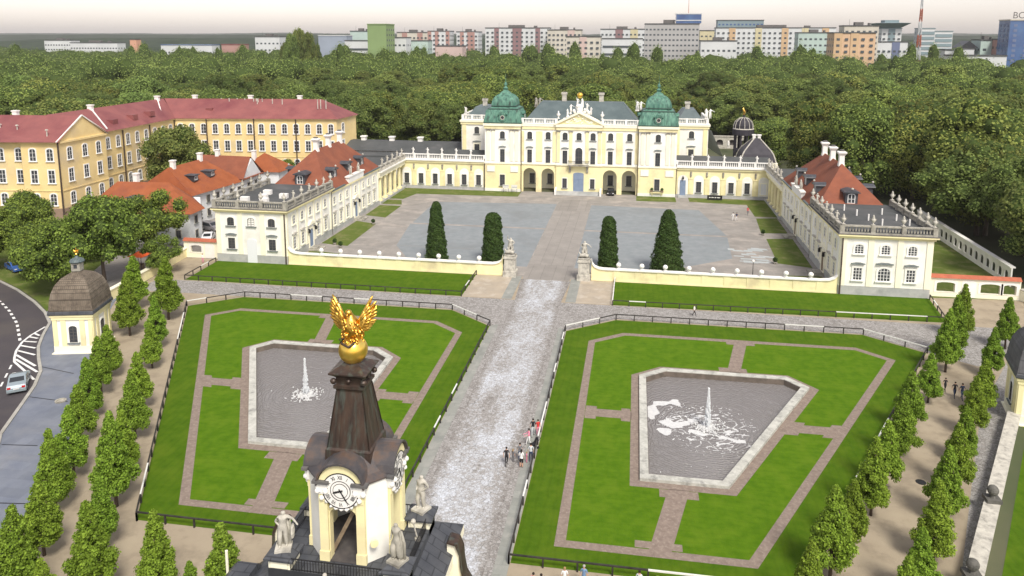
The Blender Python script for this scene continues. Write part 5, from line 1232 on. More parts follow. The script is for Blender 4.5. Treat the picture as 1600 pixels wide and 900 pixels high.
fence([(11.3,97.2),(42.6,97.3),(48.5,92.5)], 'fence along the cobbled road side of the right garden, white at its far end', ((.57,.68),(.83,1)))
fence([(48.5,92.5),(24.7,48.2)], 'fence between the right garden and the tree avenue, partly white', ((.45,.55),(.66,.70),(.75,.79)))
fence([(24.7,48.2),(4.95,48.2)], 'fence at the near end of the right garden, above the people at the picture foot', ((.1,.52),))
fence([(-11.2,112.9),(-11.3,102.8),(-55.6,103.0),(-55.9,112.4)], 'fence round the lawn before the left court wall', ((.08,.13),(.93,.97)))
fence([(10.7,113.0),(10.65,102.6),(54.6,103.4),(55.9,112.6)], 'fence round the lawn before the right court wall, with a long white rail', ((0,.16),(.20,.24),(.62,.80),(.92,.97)))
# arched screen walls beside the wings
def screen(x0, x1, y, openings, label, zt=2.9, roofm='brick_red'):
    g = thing('screen_wall', label, 'wall', ((x0+x1)/2,y,0))
    mb = MB(); mb.slab([(x0,0),(x1,0),(x1,zt),(x0,zt)], [outline(w_,h,.25,6,x0=c,z0=z) for c,w_,z,h in openings if z > 0], lambda u,v:(u,y,v), (0,.45,0), 0)
    wpart('wall', mb, 'plaster_cream', g)
    mb = MB()
    for c,w_,z,h in openings: mb.slab(outline(w_+.7,h+.4,.3,6,x0=c,z0=max(0.02,z-.05)), [outline(w_,h,.25,6,x0=c,z0=z)] if z > .1 else None, lambda u,v:(u,y-.05,v), (0,.05,0), 0)
    wpart('surround', mb, 'trim_white', g)
    mb = MB(); mb.add([(x0,y-.3,zt),(x1,y-.3,zt),(x1,y+.75,zt),(x0,y+.75,zt),(x0,y+.22,zt+.5),(x1,y+.22,zt+.5)],[(0,3,2,1),(0,1,5,4),(2,3,4,5),(0,4,3),(1,2,5)]); wpart('tile_coping', mb, roofm, g)
    mb = MB()
    for c,w_,z,h in openings:
        for k in range(int(w_/.16)): xx = c-w_/2+.1+k*.16; mb.box(xx-.015,xx+.015,y+.2,y+.23,z,z+h-.05)
    wpart('grille', mb, 'iron', g)
screen(56.3,68.6,114.4,[(58.6,2.5,.75,1.5),(61.7,1.2,.1,2.2),(64.6,2.6,.75,1.5),(67.2,1.7,.75,1.5)],'arched white screen wall with red tile coping right of the right wing')
screen(-62.9,-56.6,114.3,[(-60.6,2.0,.9,1.3),(-58.1,1.0,.1,2.1)],'short screen wall with red tile coping left of the left wing')
def lowwall(pts, h, m, label, cap=None, w_=.25, balls=(), ballm='stone_grey'):
    g = thing('boundary_wall', label, 'wall', (pts[0][0],pts[0][1],0))
    mb = MB(); 
    for a, b in zip(pts[:-1],pts[1:]): mb.obox(a,b,w_,0,h,0)
    wpart('wall', mb, m, g)
    if cap:
        mb = MB()
        for a, b in zip(pts[:-1],pts[1:]): mb.obox(a,b,w_+.1,h,h+.15,0)
        wpart('coping', mb, cap, g)
    for p in balls:
        mb = MB(); mb.box(p[0]-.55,p[0]+.55,p[1]-.5,p[1]+.5,h+.15,h+.45); mb.cyl(p[0],p[1],h+.45,h+.7,.25,.18,8); mb.ball((p[0],p[1],h+1.05),.42,14); wpart('ball_finial', mb, ballm, g)
lowwall([(50.6,76.0),(36.7,50.6),(33.5,45)], 1.0, 'plaster_cream', 'pale boundary wall with dark stone balls along the right avenue', 'stone_pale', .45, [(41.9,60.2),(36.6,50.7)], 'stone_dark')
lowwall([(-62.7,114.3),(-62,107),(-61.3,99),(-60.5,90)], 1.5, 'plaster_yellow', 'yellow boundary wall running from the left screen wall towards the road', 'plaster_cream')
g = thing('arcade_wall', 'long white garden wall with arched openings right of the right wing', 'wall', (70,140,0))
mb = MB(); H_ = [outline(1.3,1.5,.5,6,x0=c,z0=.7) for c in np.arange(122.5,158,2.1)]
mb.slab([(121,0),(160,0),(160,2.9),(121,2.9)], H_, lambda u,v:(70.2,u,v), (.22,0,0), 0); mb.box(70.0,70.8,121,160,2.9,3.1); wpart('wall', mb, 'plaster_white', g)
lowwall([(68.8,114.6),(71.5,108),(72,104)], 1.6, 'plaster_cream', 'short pale wall at the far right end of the arched screen wall', 'stone_pale')
g = thing('park_wall', 'pale arcaded wall with statues across the park behind the palace', 'wall', (5,262,0))
mb = MB(); H_ = [outline(2.2,1.9,.7,6,x0=c,z0=1.2) for c in np.arange(-36,60,4.1)]
mb.slab([(-38,0),(62,0),(62,4.1),(-38,4.1)], H_, lambda u,v:(u,262,v), (0,.6,0), 0); mb.box(-38,62,261.8,262.8,4.1,4.4); wpart('wall', mb, 'stone_pale', g)
mb = MB(); mb.box(-38,62,262.7,263.2,.2,4.0); wpart('backing', mb, 'floor_dark', g)
for i, x in enumerate((28,33,38,44)): statue('drape' if i % 2 else 'hero', x, 255, 1.5, 2.4, 0, 'distant white garden statue behind the palace, %s from the left' % ORD[i], 'garden_statue', 'white statues in the park', 'trim_white', 'cloak')

# ------------------------------------------------------------------ monastery-like yellow block with red metal roof
g = thing('convent_building', 'long three-storey ochre building with dark red metal roof and white arched windows', 'building', (-104,150,0))
HZ = 16.2
foot = [(-150,128),(-110.8,134.2),(-110.8,133.6),(-103,134.8),(-103.2,148.9),(-105.2,149.2),(-107,180.3),(-64.3,186.2),(-63.4,197.8),(-120,191),(-117.5,152),(-150,147)]
mb = MB(); mb.prism(foot, 0, HZ, 0)
w_ = wpart('wall', mb, 'monastery', g)
mb = MB(); mb.prism([(p[0]+(.1 if i in (2,3,4,5,6) else 0), p[1]-(.1 if i in (0,1,2,3,7) else 0)) for i, p in enumerate(foot)], 0, 2.3, 0); wpart('plinth', mb, 'monastery_base', g)
mb = MB()
def strip(a, b, z0, z1, d): mb.obox(a, b, d, z0, z1, 0)
for a, b in zip(foot[:8], foot[1:9]): strip(a,b,HZ-.35,HZ+.05,.35); strip(a,b,5.9,6.1,.12)
wpart('string_course', mb, 'monastery', g)
mb = MB()
A, B, Cc, D, Ee = (-103,134.6), (-103.2,149), (-107,180.3), (-64.3,186.2), (-63.4,197.8)
ov = .6; zr = 20.9
mb.add([(-102.4,134,HZ),(-102.5,149.4,HZ),(-150,147.5,HZ),(-150,127,HZ),(-150,137.5,zr),(-103.0,141.9,zr)],[(0,5,4,3),(5,1,2,4)])                      # near range, gable to the right
mb.add([(-104.6,149,HZ),(-106.4,180.3,HZ),(-120.6,191.5,HZ),(-118.1,150,HZ),(-111.6,142,zr),(-113.6,186,zr)],[(0,1,5,4),(2,3,4,5)])
mb.add([(-106.4,179.8,HZ),(-63.7,185.6,HZ),(-62.8,198.4,HZ),(-120.5,191.6,HZ),(-113.5,186.2,zr),(-70.5,191.4,zr)],[(0,1,5,4),(1,2,5),(2,3,4,5)])
rf = wpart('roof', mb, 'metal_red', g)
mb = MB(); mb.add([(-103.0,134.6,HZ-.02),(-103.2,149.1,HZ-.02),(-103.1,141.9,zr-.1),(-103.6,134.6,HZ-.02),(-103.8,149.1,HZ-.02),(-103.7,141.9,zr-.1)],[(0,1,2),(5,4,3),(0,2,5,3),(1,4,5,2)]); wpart('gable', mb, 'monastery', g)
mb = MB()
for (p, q_) in (((-102.85,134.0,HZ),(-102.95,141.9,zr+.1)),((-102.95,141.9,zr+.1),(-103.0,149.5,HZ)),((-105,152,HZ+.6),(-111.9,156,zr)),((-107.3,176,HZ+.3),(-113,182.5,zr)),((-101,181.2,HZ+.3),(-105.5,187.6,zr)),((-73,185.2,HZ+.3),(-76.5,190.9,zr))):
    mb.tube([p,q_], .17, 4)
wpart('parapet', mb, 'trim_white', rf)
for i, (x, y) in enumerate(((-112,156),(-113.3,182.8),(-105.3,187.7),(-76.5,191),(-90,189.5),(-118,141))): mb = MB(); mb.box(x-.55,x+.55,y-.4,y+.4,zr-1,zr+.8); mb.box(x-.7,x+.7,y-.5,y+.5,zr+.7,zr+.95); wpart('chimney', mb, 'trim_white', rf)
for (x,y,z) in ((-107.5,157,18.3),(-108,165,18.6),(-108.3,172,18.8),(-99,184.5,18.6)): wpart('roof_hatch', MB().box(x-.9,x+.9,y-.9,y+.9,z-1.2,z+.1), 'metal_red', rf)
mb = MB(); rr = random.Random(8)
for k in range(9): x = rr.uniform(-128,-106); y = rr.uniform(134.5,139); z = HZ+(y-133)*.6; mb.cyl(x,y,z-.5,z+.8,.12,.12,7); mb.cyl(x,y,z+.8,z+1.0,.35,.2,8)
for k in range(14): x = rr.uniform(-100,-66); mb.cyl(x,188+rr.uniform(-1,1)*.6,zr-2.3,zr+.2,.13,.13,6)
wpart('vent', mb, 'stone_pale', rf)
def rowwin(a, b, ts, zs):
    d = Vector((b[0]-a[0],b[1]-a[1])); rz = math.atan2(d.y,d.x)
    for t_ in ts:
        for z, h, ar in zs: window(g, a[0]+d.x*t_, a[1]+d.y*t_, z, rz, 1.35, h, ar, 'white', (1,2), .16, 'frame_white', False, True)
Z3 = ((12.2,2.6,.4),(7.6,2.7,0),(2.9,2.5,.4))
rowwin((-150,128),(-110.8,134.2),(.62,.75,.88,.975),Z3); rowwin((-110.8,133.6),(-103,134.8),(.3,.75),Z3)
rowwin((-103,134.8),(-103.2,148.9),(.2,.52,.82),Z3); rowwin((-105.2,149.2),(-107,180.3),(.1,.22,.34,.46,.58,.7,.82,.93),Z3); rowwin((-107,180.3),(-64.3,186.2),tuple((i+.5)/14 for i in range(14)),Z3)
rowwin((-64.3,186.2),(-63.4,197.8),(.3,),Z3)
mb = MB()
for p in ((-103,134.6),(-110.9,134),(-105.2,149.6),(-105.6,158),(-106.3,169),(-107,180.2),(-98.5,181.3),(-86,183),(-75,184.6)): mb.box(p[0]-.02,p[0]+.22,p[1]-.3,p[1]-.08,0,HZ)
wpart('downpipe', mb, 'pipe', g)

# ------------------------------------------------------------------ white houses with orange roofs
def simple_house(name, label, foot, hz, rooffaces, wallm='white_wall', roofm='tile_orange', wins=(), chims=(), dorm=()):
    cx = sum(p[0] for p in foot)/len(foot); cy = sum(p[1] for p in foot)/len(foot)
    g = thing(name, label, 'house', (cx,cy,0)); mb = MB(); mb.prism(foot,0,hz,0); wpart('wall', mb, wallm, g)
    mb = MB(); mb.add(*rooffaces, 0); r = wpart('roof', mb, roofm, g)
    for (x,y,z,h) in chims: wpart('chimney', MB().box(x-.42,x+.42,y-.42,y+.42,z-1.5,z+h).box(x-.54,x+.54,y-.54,y+.54,z+h-.15,z+h+.05), 'trim_white', r)
    for (a,b,ts,zs) in wins:
        d = Vector((b[0]-a[0],b[1]-a[1])); rz = math.atan2(d.y,d.x)
        for t_ in ts:
            for z in zs: window(g, a[0]+d.x*t_, a[1]+d.y*t_, z, rz, .95, 1.45, 0, 'dark', (1,1), .1, 'stone_pale')
    for (x,y,z,rz) in dorm:
        T = Matrix.Translation((x,y,z)) @ Matrix.Rotation(rz,4,'Z'); mb = MB(); f = lambda yy: (lambda u,v: tuple(T @ Vector((u,yy,v)))); dvec = lambda k: tuple(T.to_3x3() @ Vector((0,k,0)))
        mb.slab([(-.8,0),(.8,0),(.8,1.2),(-.8,1.2)], None, f(0), dvec(2.2), 0); mb.slab([(-1.0,1.2),(1.0,1.2),(1.0,1.35),(-1.0,1.35)], None, f(-.3), dvec(2.6), 0); mb.slab([(-.5,.25),(.5,.25),(.5,1.05),(-.5,1.05)], [[(-.42,.33),(-.04,.33),(-.04,.97),(-.42,.97)],[(.04,.33),(.42,.33),(.42,.97),(.04,.97)]], f(-.05), dvec(.05), 1)
        mb.slab([(-.45,.3),(.45,.3),(.45,1.0),(-.45,1.0)], None, f(-.02), dvec(.02), 2); wpart('dormer', mb, ['slate_dark','frame_white','glass_dark'], r)
    return g
simple_house('town_house','white house with long orange hipped roof behind the two lone trees',[(-86,121.5),(-66,121.3),(-66.2,125.3),(-72,134.5),(-86,134)],5.9,
    ([(-87,120.6,5.9),(-81.1,119.2,5.9),(-65.2,120.6,5.9),(-65.5,125.6,5.9),(-74,134.9,5.9),(-87,134.6,5.9),(-73.6,127.2,10.2),(-84,126.6,10.2)],[(0,1,7),(1,2,6,7),(2,3,6),(3,4,6),(4,5,7,6),(5,0,7)]),
    wins=(((-86,121.5),(-66,121.3),(.25,.5,.72),(3.4,)),((-86,121.5),(-66,121.3),(.88,),(1.2,)),((-66,121.3),(-66.2,125.3),(.5,),(3.6,.9)),((-66.2,125.3),(-72,134.5),(.3,.6,.85),(3.4,.8))), chims=((-81,128,10.2,1.4),), dorm=((-77.5,121.3,7.1,0),))
simple_house('town_house','tall white house with orange roof and two dark dormers beside the parked van',[(-74,134.6),(-72.7,144.2),(-71.5,150),(-84,152),(-86,134.8)],6.3,
    ([(-73.2,133.8,6.2),(-71.9,144.6,6.2),(-71.2,150.4,6.2),(-86,152.5,6.2),(-87,134.3,6.2),(-79.4,135.5,11.4),(-79.2,147.5,11.4)],[(0,1,6,5),(1,2,6),(2,3,6),(3,4,5,6),(4,0,5)]),
    wins=(((-74,134.6),(-72.7,144.2),(.2,.5,.8),(3.8,1.0)),((-72.7,144.2),(-71.5,150),(.4,.8),(3.8,1.0))), chims=((-79.2,137,11.2,1.5),(-79.1,146.5,11.2,1.6)), dorm=((-75.2,138.5,8.3,E_),(-74.7,143.8,8.3,E_)))
simple_house('town_house','white house with a pointed gable and dark orange roof farthest from the road',[(-71.5,150.1),(-71.4,158),(-84,159.5),(-84,150.4)],6.8,
    ([(-70.9,149.4,6.7),(-70.8,158.7,6.7),(-84.5,160.3,6.7),(-84.5,149.9,6.7),(-71.6,154.2,11.0),(-84.2,155.2,11.0)],[(0,4,5,3),(1,2,5,4),(2,3,5)]),
    wins=(((-71.5,150.1),(-71.4,158),(.3,.7),(4.0,1.2)),), chims=((-80,155,10.9,1.4),), roofm='tile_red')
mb = MB(); mb.add([(-71.35,150.1,6.7),(-71.3,158,6.7),(-71.3,154.1,10.6),(-71.7,150.1,6.7),(-71.7,158,6.7),(-71.7,154.1,10.6)],[(0,1,2),(5,4,3),(0,2,5,3),(1,4,5,2)])
gob = [o for o in bpy.data.objects if o.get('label','').startswith('white house with a pointed')][0]; wpart('gable', mb, 'white_wall', gob)
mb = MB(); mb.box(-71.45,-70.7,149.9,158.3,6.55,6.75); wpart('gable_eave', mb, 'tile_red', gob)
simple_house('town_house','small white house with orange pyramid roof tucked behind the gabled house',[(-72,161),(-68.5,161),(-68.5,168),(-78,168),(-78,161)],6.5,
    ([(-78.6,160.4,6.4),(-67.9,160.4,6.4),(-67.9,168.6,6.4),(-78.6,168.6,6.4),(-73.5,164.3,10.3)],[(0,1,4),(1,2,4),(2,3,4),(3,0,4)]), wins=(((-68.5,161),(-68.5,168),(.5,),(3.5,)),), chims=((-75.5,163,9.8,1.2),))
simple_house('garden_shed','low house with flat dark roof between the left wing and the ochre building',[(-64,150),(-58,150),(-58,166),(-64,166)],4.2,([(-64.4,149.6,4.2),(-57.6,149.6,4.2),(-57.6,166.4,4.2),(-64.4,166.4,4.2),(-61,152,5.3),(-61,164,5.3)],[(0,1,4),(1,2,5,4),(2,3,5),(3,0,4,5)]),wallm='plaster_cream',roofm='bitumen')

# ------------------------------------------------------------------ distant town
def block(label, x0, x1, y, ztop, cols, depth=16, rows=9, cw=4.0, win='glass_city', roofm='bitumen', z0=0, wh=1.7, stripes=None, rot=0, blank=False, name='apartment_block', cat='apartment block', top=None, group=None, band=False, side=True):
    g = thing(name, label, cat, ((x0+x1)/2, y, 0), group, rot); w_ = x1-x0
    mb = MB(); mb.box(-w_/2,w_/2,0,depth,0,ztop-.8,0)
    if stripes:
        n = len(stripes)
        for i, c in enumerate(stripes):
            if c: a = -w_/2+w_*i/n; mb.box(a,a+w_/n,-.4,.0,0,ztop-.8,c)
    lpart('wall', mb, cols, g)
    lpart('roof', MB().box(-w_/2-.3,w_/2+.3,-.45,depth+.3,ztop-.8,ztop), roofm, g)
    if top:
        lpart('roof_plant', MB().box(-w_*.15,w_*.1,depth*.3,depth*.6,ztop,ztop+2.5), 'cornice_dark', g); lpart('roof_plant', MB().box(w_*.25,w_*.3,depth*.3,depth*.5,ztop,ztop+1.8), 'cornice_dark', g)
        lpart('aerial', MB().cyl(-w_*.3,depth*.4,ztop,ztop+5,.14,.08,5), 'cornice_dark', g)
    if blank: n = 0
    fh = (ztop-3)/rows; cnt = 0; zmin = 6 if y > 500 else 1
    todo = []
    if not blank:
        n = max(2, int(w_/cw))
        for r in range(rows):
            z = 1.4+r*fh
            if z < zmin: continue
            if band: todo.append((0,-.46,z,w_*.94,0)); continue
            for i in range(n): todo.append((-w_/2+w_*(i+.5)/n, -.46 if stripes else -.06, z, min(2.2,w_/n*.55), 0))
    if side:
        xs = w_/2+.06 if (x0+x1)/2 < 13 else -w_/2-.06; m_ = max(2, int(depth/5))
        for r in range(rows):
            z = 1.4+r*fh
            if z < zmin: continue
            for i in range(m_): todo.append((xs, depth*(i+.5)/m_, z, 1.8, 1))
    todo.sort(key=lambda t: -t[2]); cache = {}
    for t_ in todo[:100]:
        k = (round(t_[3],2), t_[4])
        if k not in cache:
            b = MB(); 
            if t_[4] == 0: b.box(-t_[3]/2,t_[3]/2,-.03,.05,0,wh)
            else: b.box(-.05,.05,-t_[3]/2,t_[3]/2,0,wh)
            cache[k] = mesh_of('window', b, win)
        link('window', cache[k], g, t_[:3])
    if len(todo) > 100:
        b = MB()
        for t_ in todo[100:]:
            if t_[4] == 0: b.box(t_[0]-t_[3]/2,t_[0]+t_[3]/2,t_[1]-.03,t_[1]+.05,t_[2],t_[2]+wh)
            else: b.box(t_[0]-.05,t_[0]+.05,t_[1]-t_[3]/2,t_[1]+t_[3]/2,t_[2],t_[2]+wh)
        o = lpart('windows', b, win, g); o['kind'] = 'stuff'
    return g
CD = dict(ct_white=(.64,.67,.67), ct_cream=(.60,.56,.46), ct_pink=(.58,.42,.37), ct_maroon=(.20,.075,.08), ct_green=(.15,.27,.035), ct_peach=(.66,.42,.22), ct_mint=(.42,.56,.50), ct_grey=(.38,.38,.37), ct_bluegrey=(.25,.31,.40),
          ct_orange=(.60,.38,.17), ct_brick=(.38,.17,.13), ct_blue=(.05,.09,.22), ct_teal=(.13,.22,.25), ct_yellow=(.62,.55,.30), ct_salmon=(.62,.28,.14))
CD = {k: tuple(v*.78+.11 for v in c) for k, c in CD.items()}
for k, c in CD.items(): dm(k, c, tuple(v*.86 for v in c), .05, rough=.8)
dm('glass_blue', (.03,.07,.20), (.06,.14,.30), .08, rough=.2, spec=.7)
def XP(px, y, ty): return None
# x0, x1 were worked out on the map for each block's distance
def B_(px0, px1, ytop, Y, *a, **k):        # map helper: bearings to street-plan coordinates at distance Y
    pass
BL = []
def bearing(px, Y):
    u = (px-800)/1172.7; c, s = math.cos(.1628), math.sin(.1628); p = .1553
    # viewing ray at the horizon line
    v = math.tan(p); fw = math.cos(p)+v*math.sin(p)
    dx, dy = u*c-fw*s, u*s+fw*c
    return 13.056+dx/dy*Y
def ztop(py, Y): return 37.5+(58.0-py)*Y*.000855
def city(label, px0, px1, py, Y, cols, **k): return block(label, bearing(px0,Y), bearing(px1,Y), Y, ztop(py,Y), cols, **k)
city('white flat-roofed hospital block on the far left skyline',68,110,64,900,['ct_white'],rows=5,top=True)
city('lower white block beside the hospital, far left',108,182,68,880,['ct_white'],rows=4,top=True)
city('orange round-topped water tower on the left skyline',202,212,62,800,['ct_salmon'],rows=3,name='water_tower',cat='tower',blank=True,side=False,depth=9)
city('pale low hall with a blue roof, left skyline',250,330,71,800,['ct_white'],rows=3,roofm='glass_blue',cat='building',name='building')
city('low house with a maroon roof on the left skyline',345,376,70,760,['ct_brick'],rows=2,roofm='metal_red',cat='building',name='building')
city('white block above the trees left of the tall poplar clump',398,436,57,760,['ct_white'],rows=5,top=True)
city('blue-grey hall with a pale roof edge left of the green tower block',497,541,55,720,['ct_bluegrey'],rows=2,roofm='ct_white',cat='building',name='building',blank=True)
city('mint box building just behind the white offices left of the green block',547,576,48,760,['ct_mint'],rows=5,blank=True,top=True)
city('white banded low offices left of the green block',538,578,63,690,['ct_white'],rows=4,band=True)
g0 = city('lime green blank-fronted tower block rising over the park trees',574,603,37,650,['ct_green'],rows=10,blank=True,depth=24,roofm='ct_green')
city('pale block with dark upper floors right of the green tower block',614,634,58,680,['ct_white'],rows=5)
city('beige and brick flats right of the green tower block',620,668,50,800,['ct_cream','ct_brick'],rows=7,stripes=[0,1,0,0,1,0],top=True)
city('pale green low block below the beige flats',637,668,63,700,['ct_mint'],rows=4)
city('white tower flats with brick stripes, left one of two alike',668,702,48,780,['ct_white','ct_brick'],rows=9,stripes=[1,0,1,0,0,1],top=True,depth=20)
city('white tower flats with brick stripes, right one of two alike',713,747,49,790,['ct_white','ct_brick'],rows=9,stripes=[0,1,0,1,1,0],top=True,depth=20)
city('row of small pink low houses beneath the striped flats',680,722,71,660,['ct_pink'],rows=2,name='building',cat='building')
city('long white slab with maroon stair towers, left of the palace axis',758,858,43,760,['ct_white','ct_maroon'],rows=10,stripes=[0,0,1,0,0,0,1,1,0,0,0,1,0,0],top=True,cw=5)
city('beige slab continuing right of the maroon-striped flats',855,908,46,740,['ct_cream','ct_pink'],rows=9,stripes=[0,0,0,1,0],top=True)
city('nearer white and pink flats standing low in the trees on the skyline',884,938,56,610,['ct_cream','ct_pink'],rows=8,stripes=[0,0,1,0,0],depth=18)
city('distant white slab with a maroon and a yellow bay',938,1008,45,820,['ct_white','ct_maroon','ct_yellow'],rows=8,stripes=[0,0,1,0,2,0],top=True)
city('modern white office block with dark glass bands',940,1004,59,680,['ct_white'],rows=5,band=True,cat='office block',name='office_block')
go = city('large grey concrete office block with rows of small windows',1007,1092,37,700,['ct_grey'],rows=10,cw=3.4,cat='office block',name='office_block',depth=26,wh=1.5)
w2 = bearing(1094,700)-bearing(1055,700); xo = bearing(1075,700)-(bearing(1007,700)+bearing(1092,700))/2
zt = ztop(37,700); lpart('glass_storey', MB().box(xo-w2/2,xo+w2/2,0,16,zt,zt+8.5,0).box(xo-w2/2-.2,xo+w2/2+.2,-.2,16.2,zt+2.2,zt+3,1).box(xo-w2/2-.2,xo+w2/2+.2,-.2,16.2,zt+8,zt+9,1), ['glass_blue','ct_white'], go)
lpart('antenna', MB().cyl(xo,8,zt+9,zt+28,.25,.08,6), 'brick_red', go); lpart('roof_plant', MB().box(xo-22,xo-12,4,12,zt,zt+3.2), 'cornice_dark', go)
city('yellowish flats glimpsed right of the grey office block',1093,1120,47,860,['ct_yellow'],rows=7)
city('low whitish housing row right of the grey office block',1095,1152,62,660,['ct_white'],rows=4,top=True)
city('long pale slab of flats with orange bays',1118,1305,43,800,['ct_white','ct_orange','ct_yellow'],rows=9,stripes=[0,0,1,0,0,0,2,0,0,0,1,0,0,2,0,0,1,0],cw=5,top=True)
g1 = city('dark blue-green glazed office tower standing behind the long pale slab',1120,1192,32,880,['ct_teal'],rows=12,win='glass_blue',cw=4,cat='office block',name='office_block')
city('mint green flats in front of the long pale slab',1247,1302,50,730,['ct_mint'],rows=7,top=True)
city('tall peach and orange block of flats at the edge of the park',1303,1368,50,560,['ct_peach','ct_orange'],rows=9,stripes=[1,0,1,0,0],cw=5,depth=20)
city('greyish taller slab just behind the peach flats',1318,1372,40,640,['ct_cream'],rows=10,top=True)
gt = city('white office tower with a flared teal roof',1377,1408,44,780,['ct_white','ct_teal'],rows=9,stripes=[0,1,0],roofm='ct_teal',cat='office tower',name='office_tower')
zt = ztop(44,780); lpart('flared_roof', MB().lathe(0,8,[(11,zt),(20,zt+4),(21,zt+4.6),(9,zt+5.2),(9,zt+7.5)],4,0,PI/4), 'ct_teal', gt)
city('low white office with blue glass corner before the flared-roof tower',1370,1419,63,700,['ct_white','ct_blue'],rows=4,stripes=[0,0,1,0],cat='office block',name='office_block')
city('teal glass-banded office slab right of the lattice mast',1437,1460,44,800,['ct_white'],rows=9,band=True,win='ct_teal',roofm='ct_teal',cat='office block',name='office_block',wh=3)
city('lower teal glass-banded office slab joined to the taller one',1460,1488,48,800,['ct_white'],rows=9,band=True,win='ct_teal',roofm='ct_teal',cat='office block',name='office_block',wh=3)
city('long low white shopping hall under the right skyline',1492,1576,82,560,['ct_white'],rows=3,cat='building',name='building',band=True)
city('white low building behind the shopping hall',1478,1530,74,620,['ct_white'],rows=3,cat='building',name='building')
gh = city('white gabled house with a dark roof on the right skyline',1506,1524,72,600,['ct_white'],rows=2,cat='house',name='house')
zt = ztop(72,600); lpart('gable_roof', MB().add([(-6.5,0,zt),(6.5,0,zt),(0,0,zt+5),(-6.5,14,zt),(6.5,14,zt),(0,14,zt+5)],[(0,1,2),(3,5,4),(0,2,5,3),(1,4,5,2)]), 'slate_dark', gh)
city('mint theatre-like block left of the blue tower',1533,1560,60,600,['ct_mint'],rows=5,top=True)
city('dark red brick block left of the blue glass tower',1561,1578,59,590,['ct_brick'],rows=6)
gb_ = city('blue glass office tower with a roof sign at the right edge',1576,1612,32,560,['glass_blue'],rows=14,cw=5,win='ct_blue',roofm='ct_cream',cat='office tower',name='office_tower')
zt = ztop(32,560); sm = textmesh('BOH', 6.0); sm.transform(Matrix.Rotation(PI/2,4,'X')); sm.materials.append(M['cornice_dark']); link('lettering', sm, gb_, (0,-.6,zt+2.4))
xm = bearing(1436,640); g = thing('lattice_mast', 'tall red and white lattice radio mast on the right skyline', 'mast', (xm,640,0))
for k in range(8):
    mb = MB(); z0_, z1_ = k*10, k*10+10; r0, r1 = 2.6-.28*k, 2.6-.28*(k+1)
    for i in range(4):
        a = PI/4+i*PI/2; b = a+PI/2; mb.tube([(r0*math.cos(a),r0*math.sin(a),z0_),(r1*math.cos(a),r1*math.sin(a),z1_)],.22,5); mb.tube([(r0*math.cos(a),r0*math.sin(a),z0_),(r1*math.cos(b),r1*math.sin(b),z1_)],.14,4); mb.tube([(r0*math.cos(b),r0*math.sin(b),z0_),(r1*math.cos(a),r1*math.sin(a),z1_)],.14,4)
    lpart('mast_section', mb, 'brick_red' if k % 2 else 'ct_white', g)

# ------------------------------------------------------------------ trees
TREEROOT = {}
def make_proto(key, crown_me, trunk_mb, barkm, name):
    tm = mesh_of('trunk', trunk_mb, barkm, (0,0,0), True); TREEROOT[key] = (crown_me, tm, name)
def tree(key, x, y, sc, label, group, rz=None, sz=1.0, cat='tree', name=None):
    cm, tm, nm = TREEROOT[key]
    t = thing(name or nm, label, cat, (x,y,0), group, random.random()*2*PI if rz is None else rz); t.scale = (sc,sc,sc*sz)
    link('crown', cm, t); link('trunk', tm, t); return t
# young limes: broad cones of layered shoots, 6 m
for v_ in range(5):
    rr = random.Random(20+v_); lobes = []
    Hh = 6.2
    for k in range(54):
        u = (k+.5)/54; z = 1.35+(Hh-1.5)*u**.95; R0 = 1.42*(1-u)**.85*min(1,(u+.12)/.22)+.08; a = k*2.4+rr.uniform(-.4,.4)
        r = .22+.30*(1-u); d = max(0, R0-r*.6)*rr.uniform(.6,1.22); lobes.append((d*math.cos(a), d*math.sin(a), z+rr.uniform(-.12,.12), r*rr.uniform(.8,1.2), r*rr.uniform(.8,1.1)))
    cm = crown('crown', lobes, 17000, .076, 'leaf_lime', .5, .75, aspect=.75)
    tb = MB(); tb.tube([(0,0,0),(.03,.02,1.2),(0,0,3),(.02,0,5.2)],[.13,.11,.08,.03],8)
    for k in range(10):
        a = k*2.4; z = 1.5+.35*k; tb.tube([(0,0,z),(.5*math.cos(a),.5*math.sin(a),z+.35),(1.0*(1-k/14)*math.cos(a),1.0*(1-k/14)*math.sin(a),z+.55)],[.05,.035,.015],5)
    make_proto('lime%d' % v_, cm, tb, 'bark', 'lime_tree')
rows = dict(
 lo=[(-54.8,90.2,9),(-49.4,81.5,8),(-43.9,70.6,7),(-42.0,66.7,6.5),(-39.5,61.9,6.5),(-37.2,57.8,6),(-33.8,52.7,6.5),(-31.8,48.3,6.5),(-28.7,43.5,7),(-26.2,38.7,7)],
 li=[(-47.9,87.3,9.5),(-43.5,78.4,6.3),(-40.7,73.4,6),(-35.9,64.5,6),(-32.6,59.2,6),(-29.6,53.7,6.5),(-27.4,49.6,7),(-24.9,44.9,6),(-22.2,40.4,6.5)],
 bot=[(-17.7,41.0,6.5),(-13.1,41.3,6),(-23.3,37.5,5),(-18.7,37.7,5),(-14.4,39.6,4.5)],
 ri=[(54.5,98.2,6.5),(51.2,91.9,6.5),(48.6,87.3,6.5),(43.9,79.2,6),(39.9,72.8,6),(37.3,67.3,6.5),(34.6,62.5,6),(32.4,58.4,6.3),(29.7,54.1,6),(27.4,50.4,6.5),(25.0,46.2,5.5)],
 ro=[(58.4,95.5,6.3),(53.2,87.0,5.5),(48.5,77.9,6),(45.6,72.8,6),(42.8,67.8,6),(40.3,63.1,6),(37.8,58.5,6),(35.2,53.4,6),(32.6,48.9,6),(30.3,44.8,6)], br=[(13.4,42.3,5.3),(15.2,42.0,5.2)])
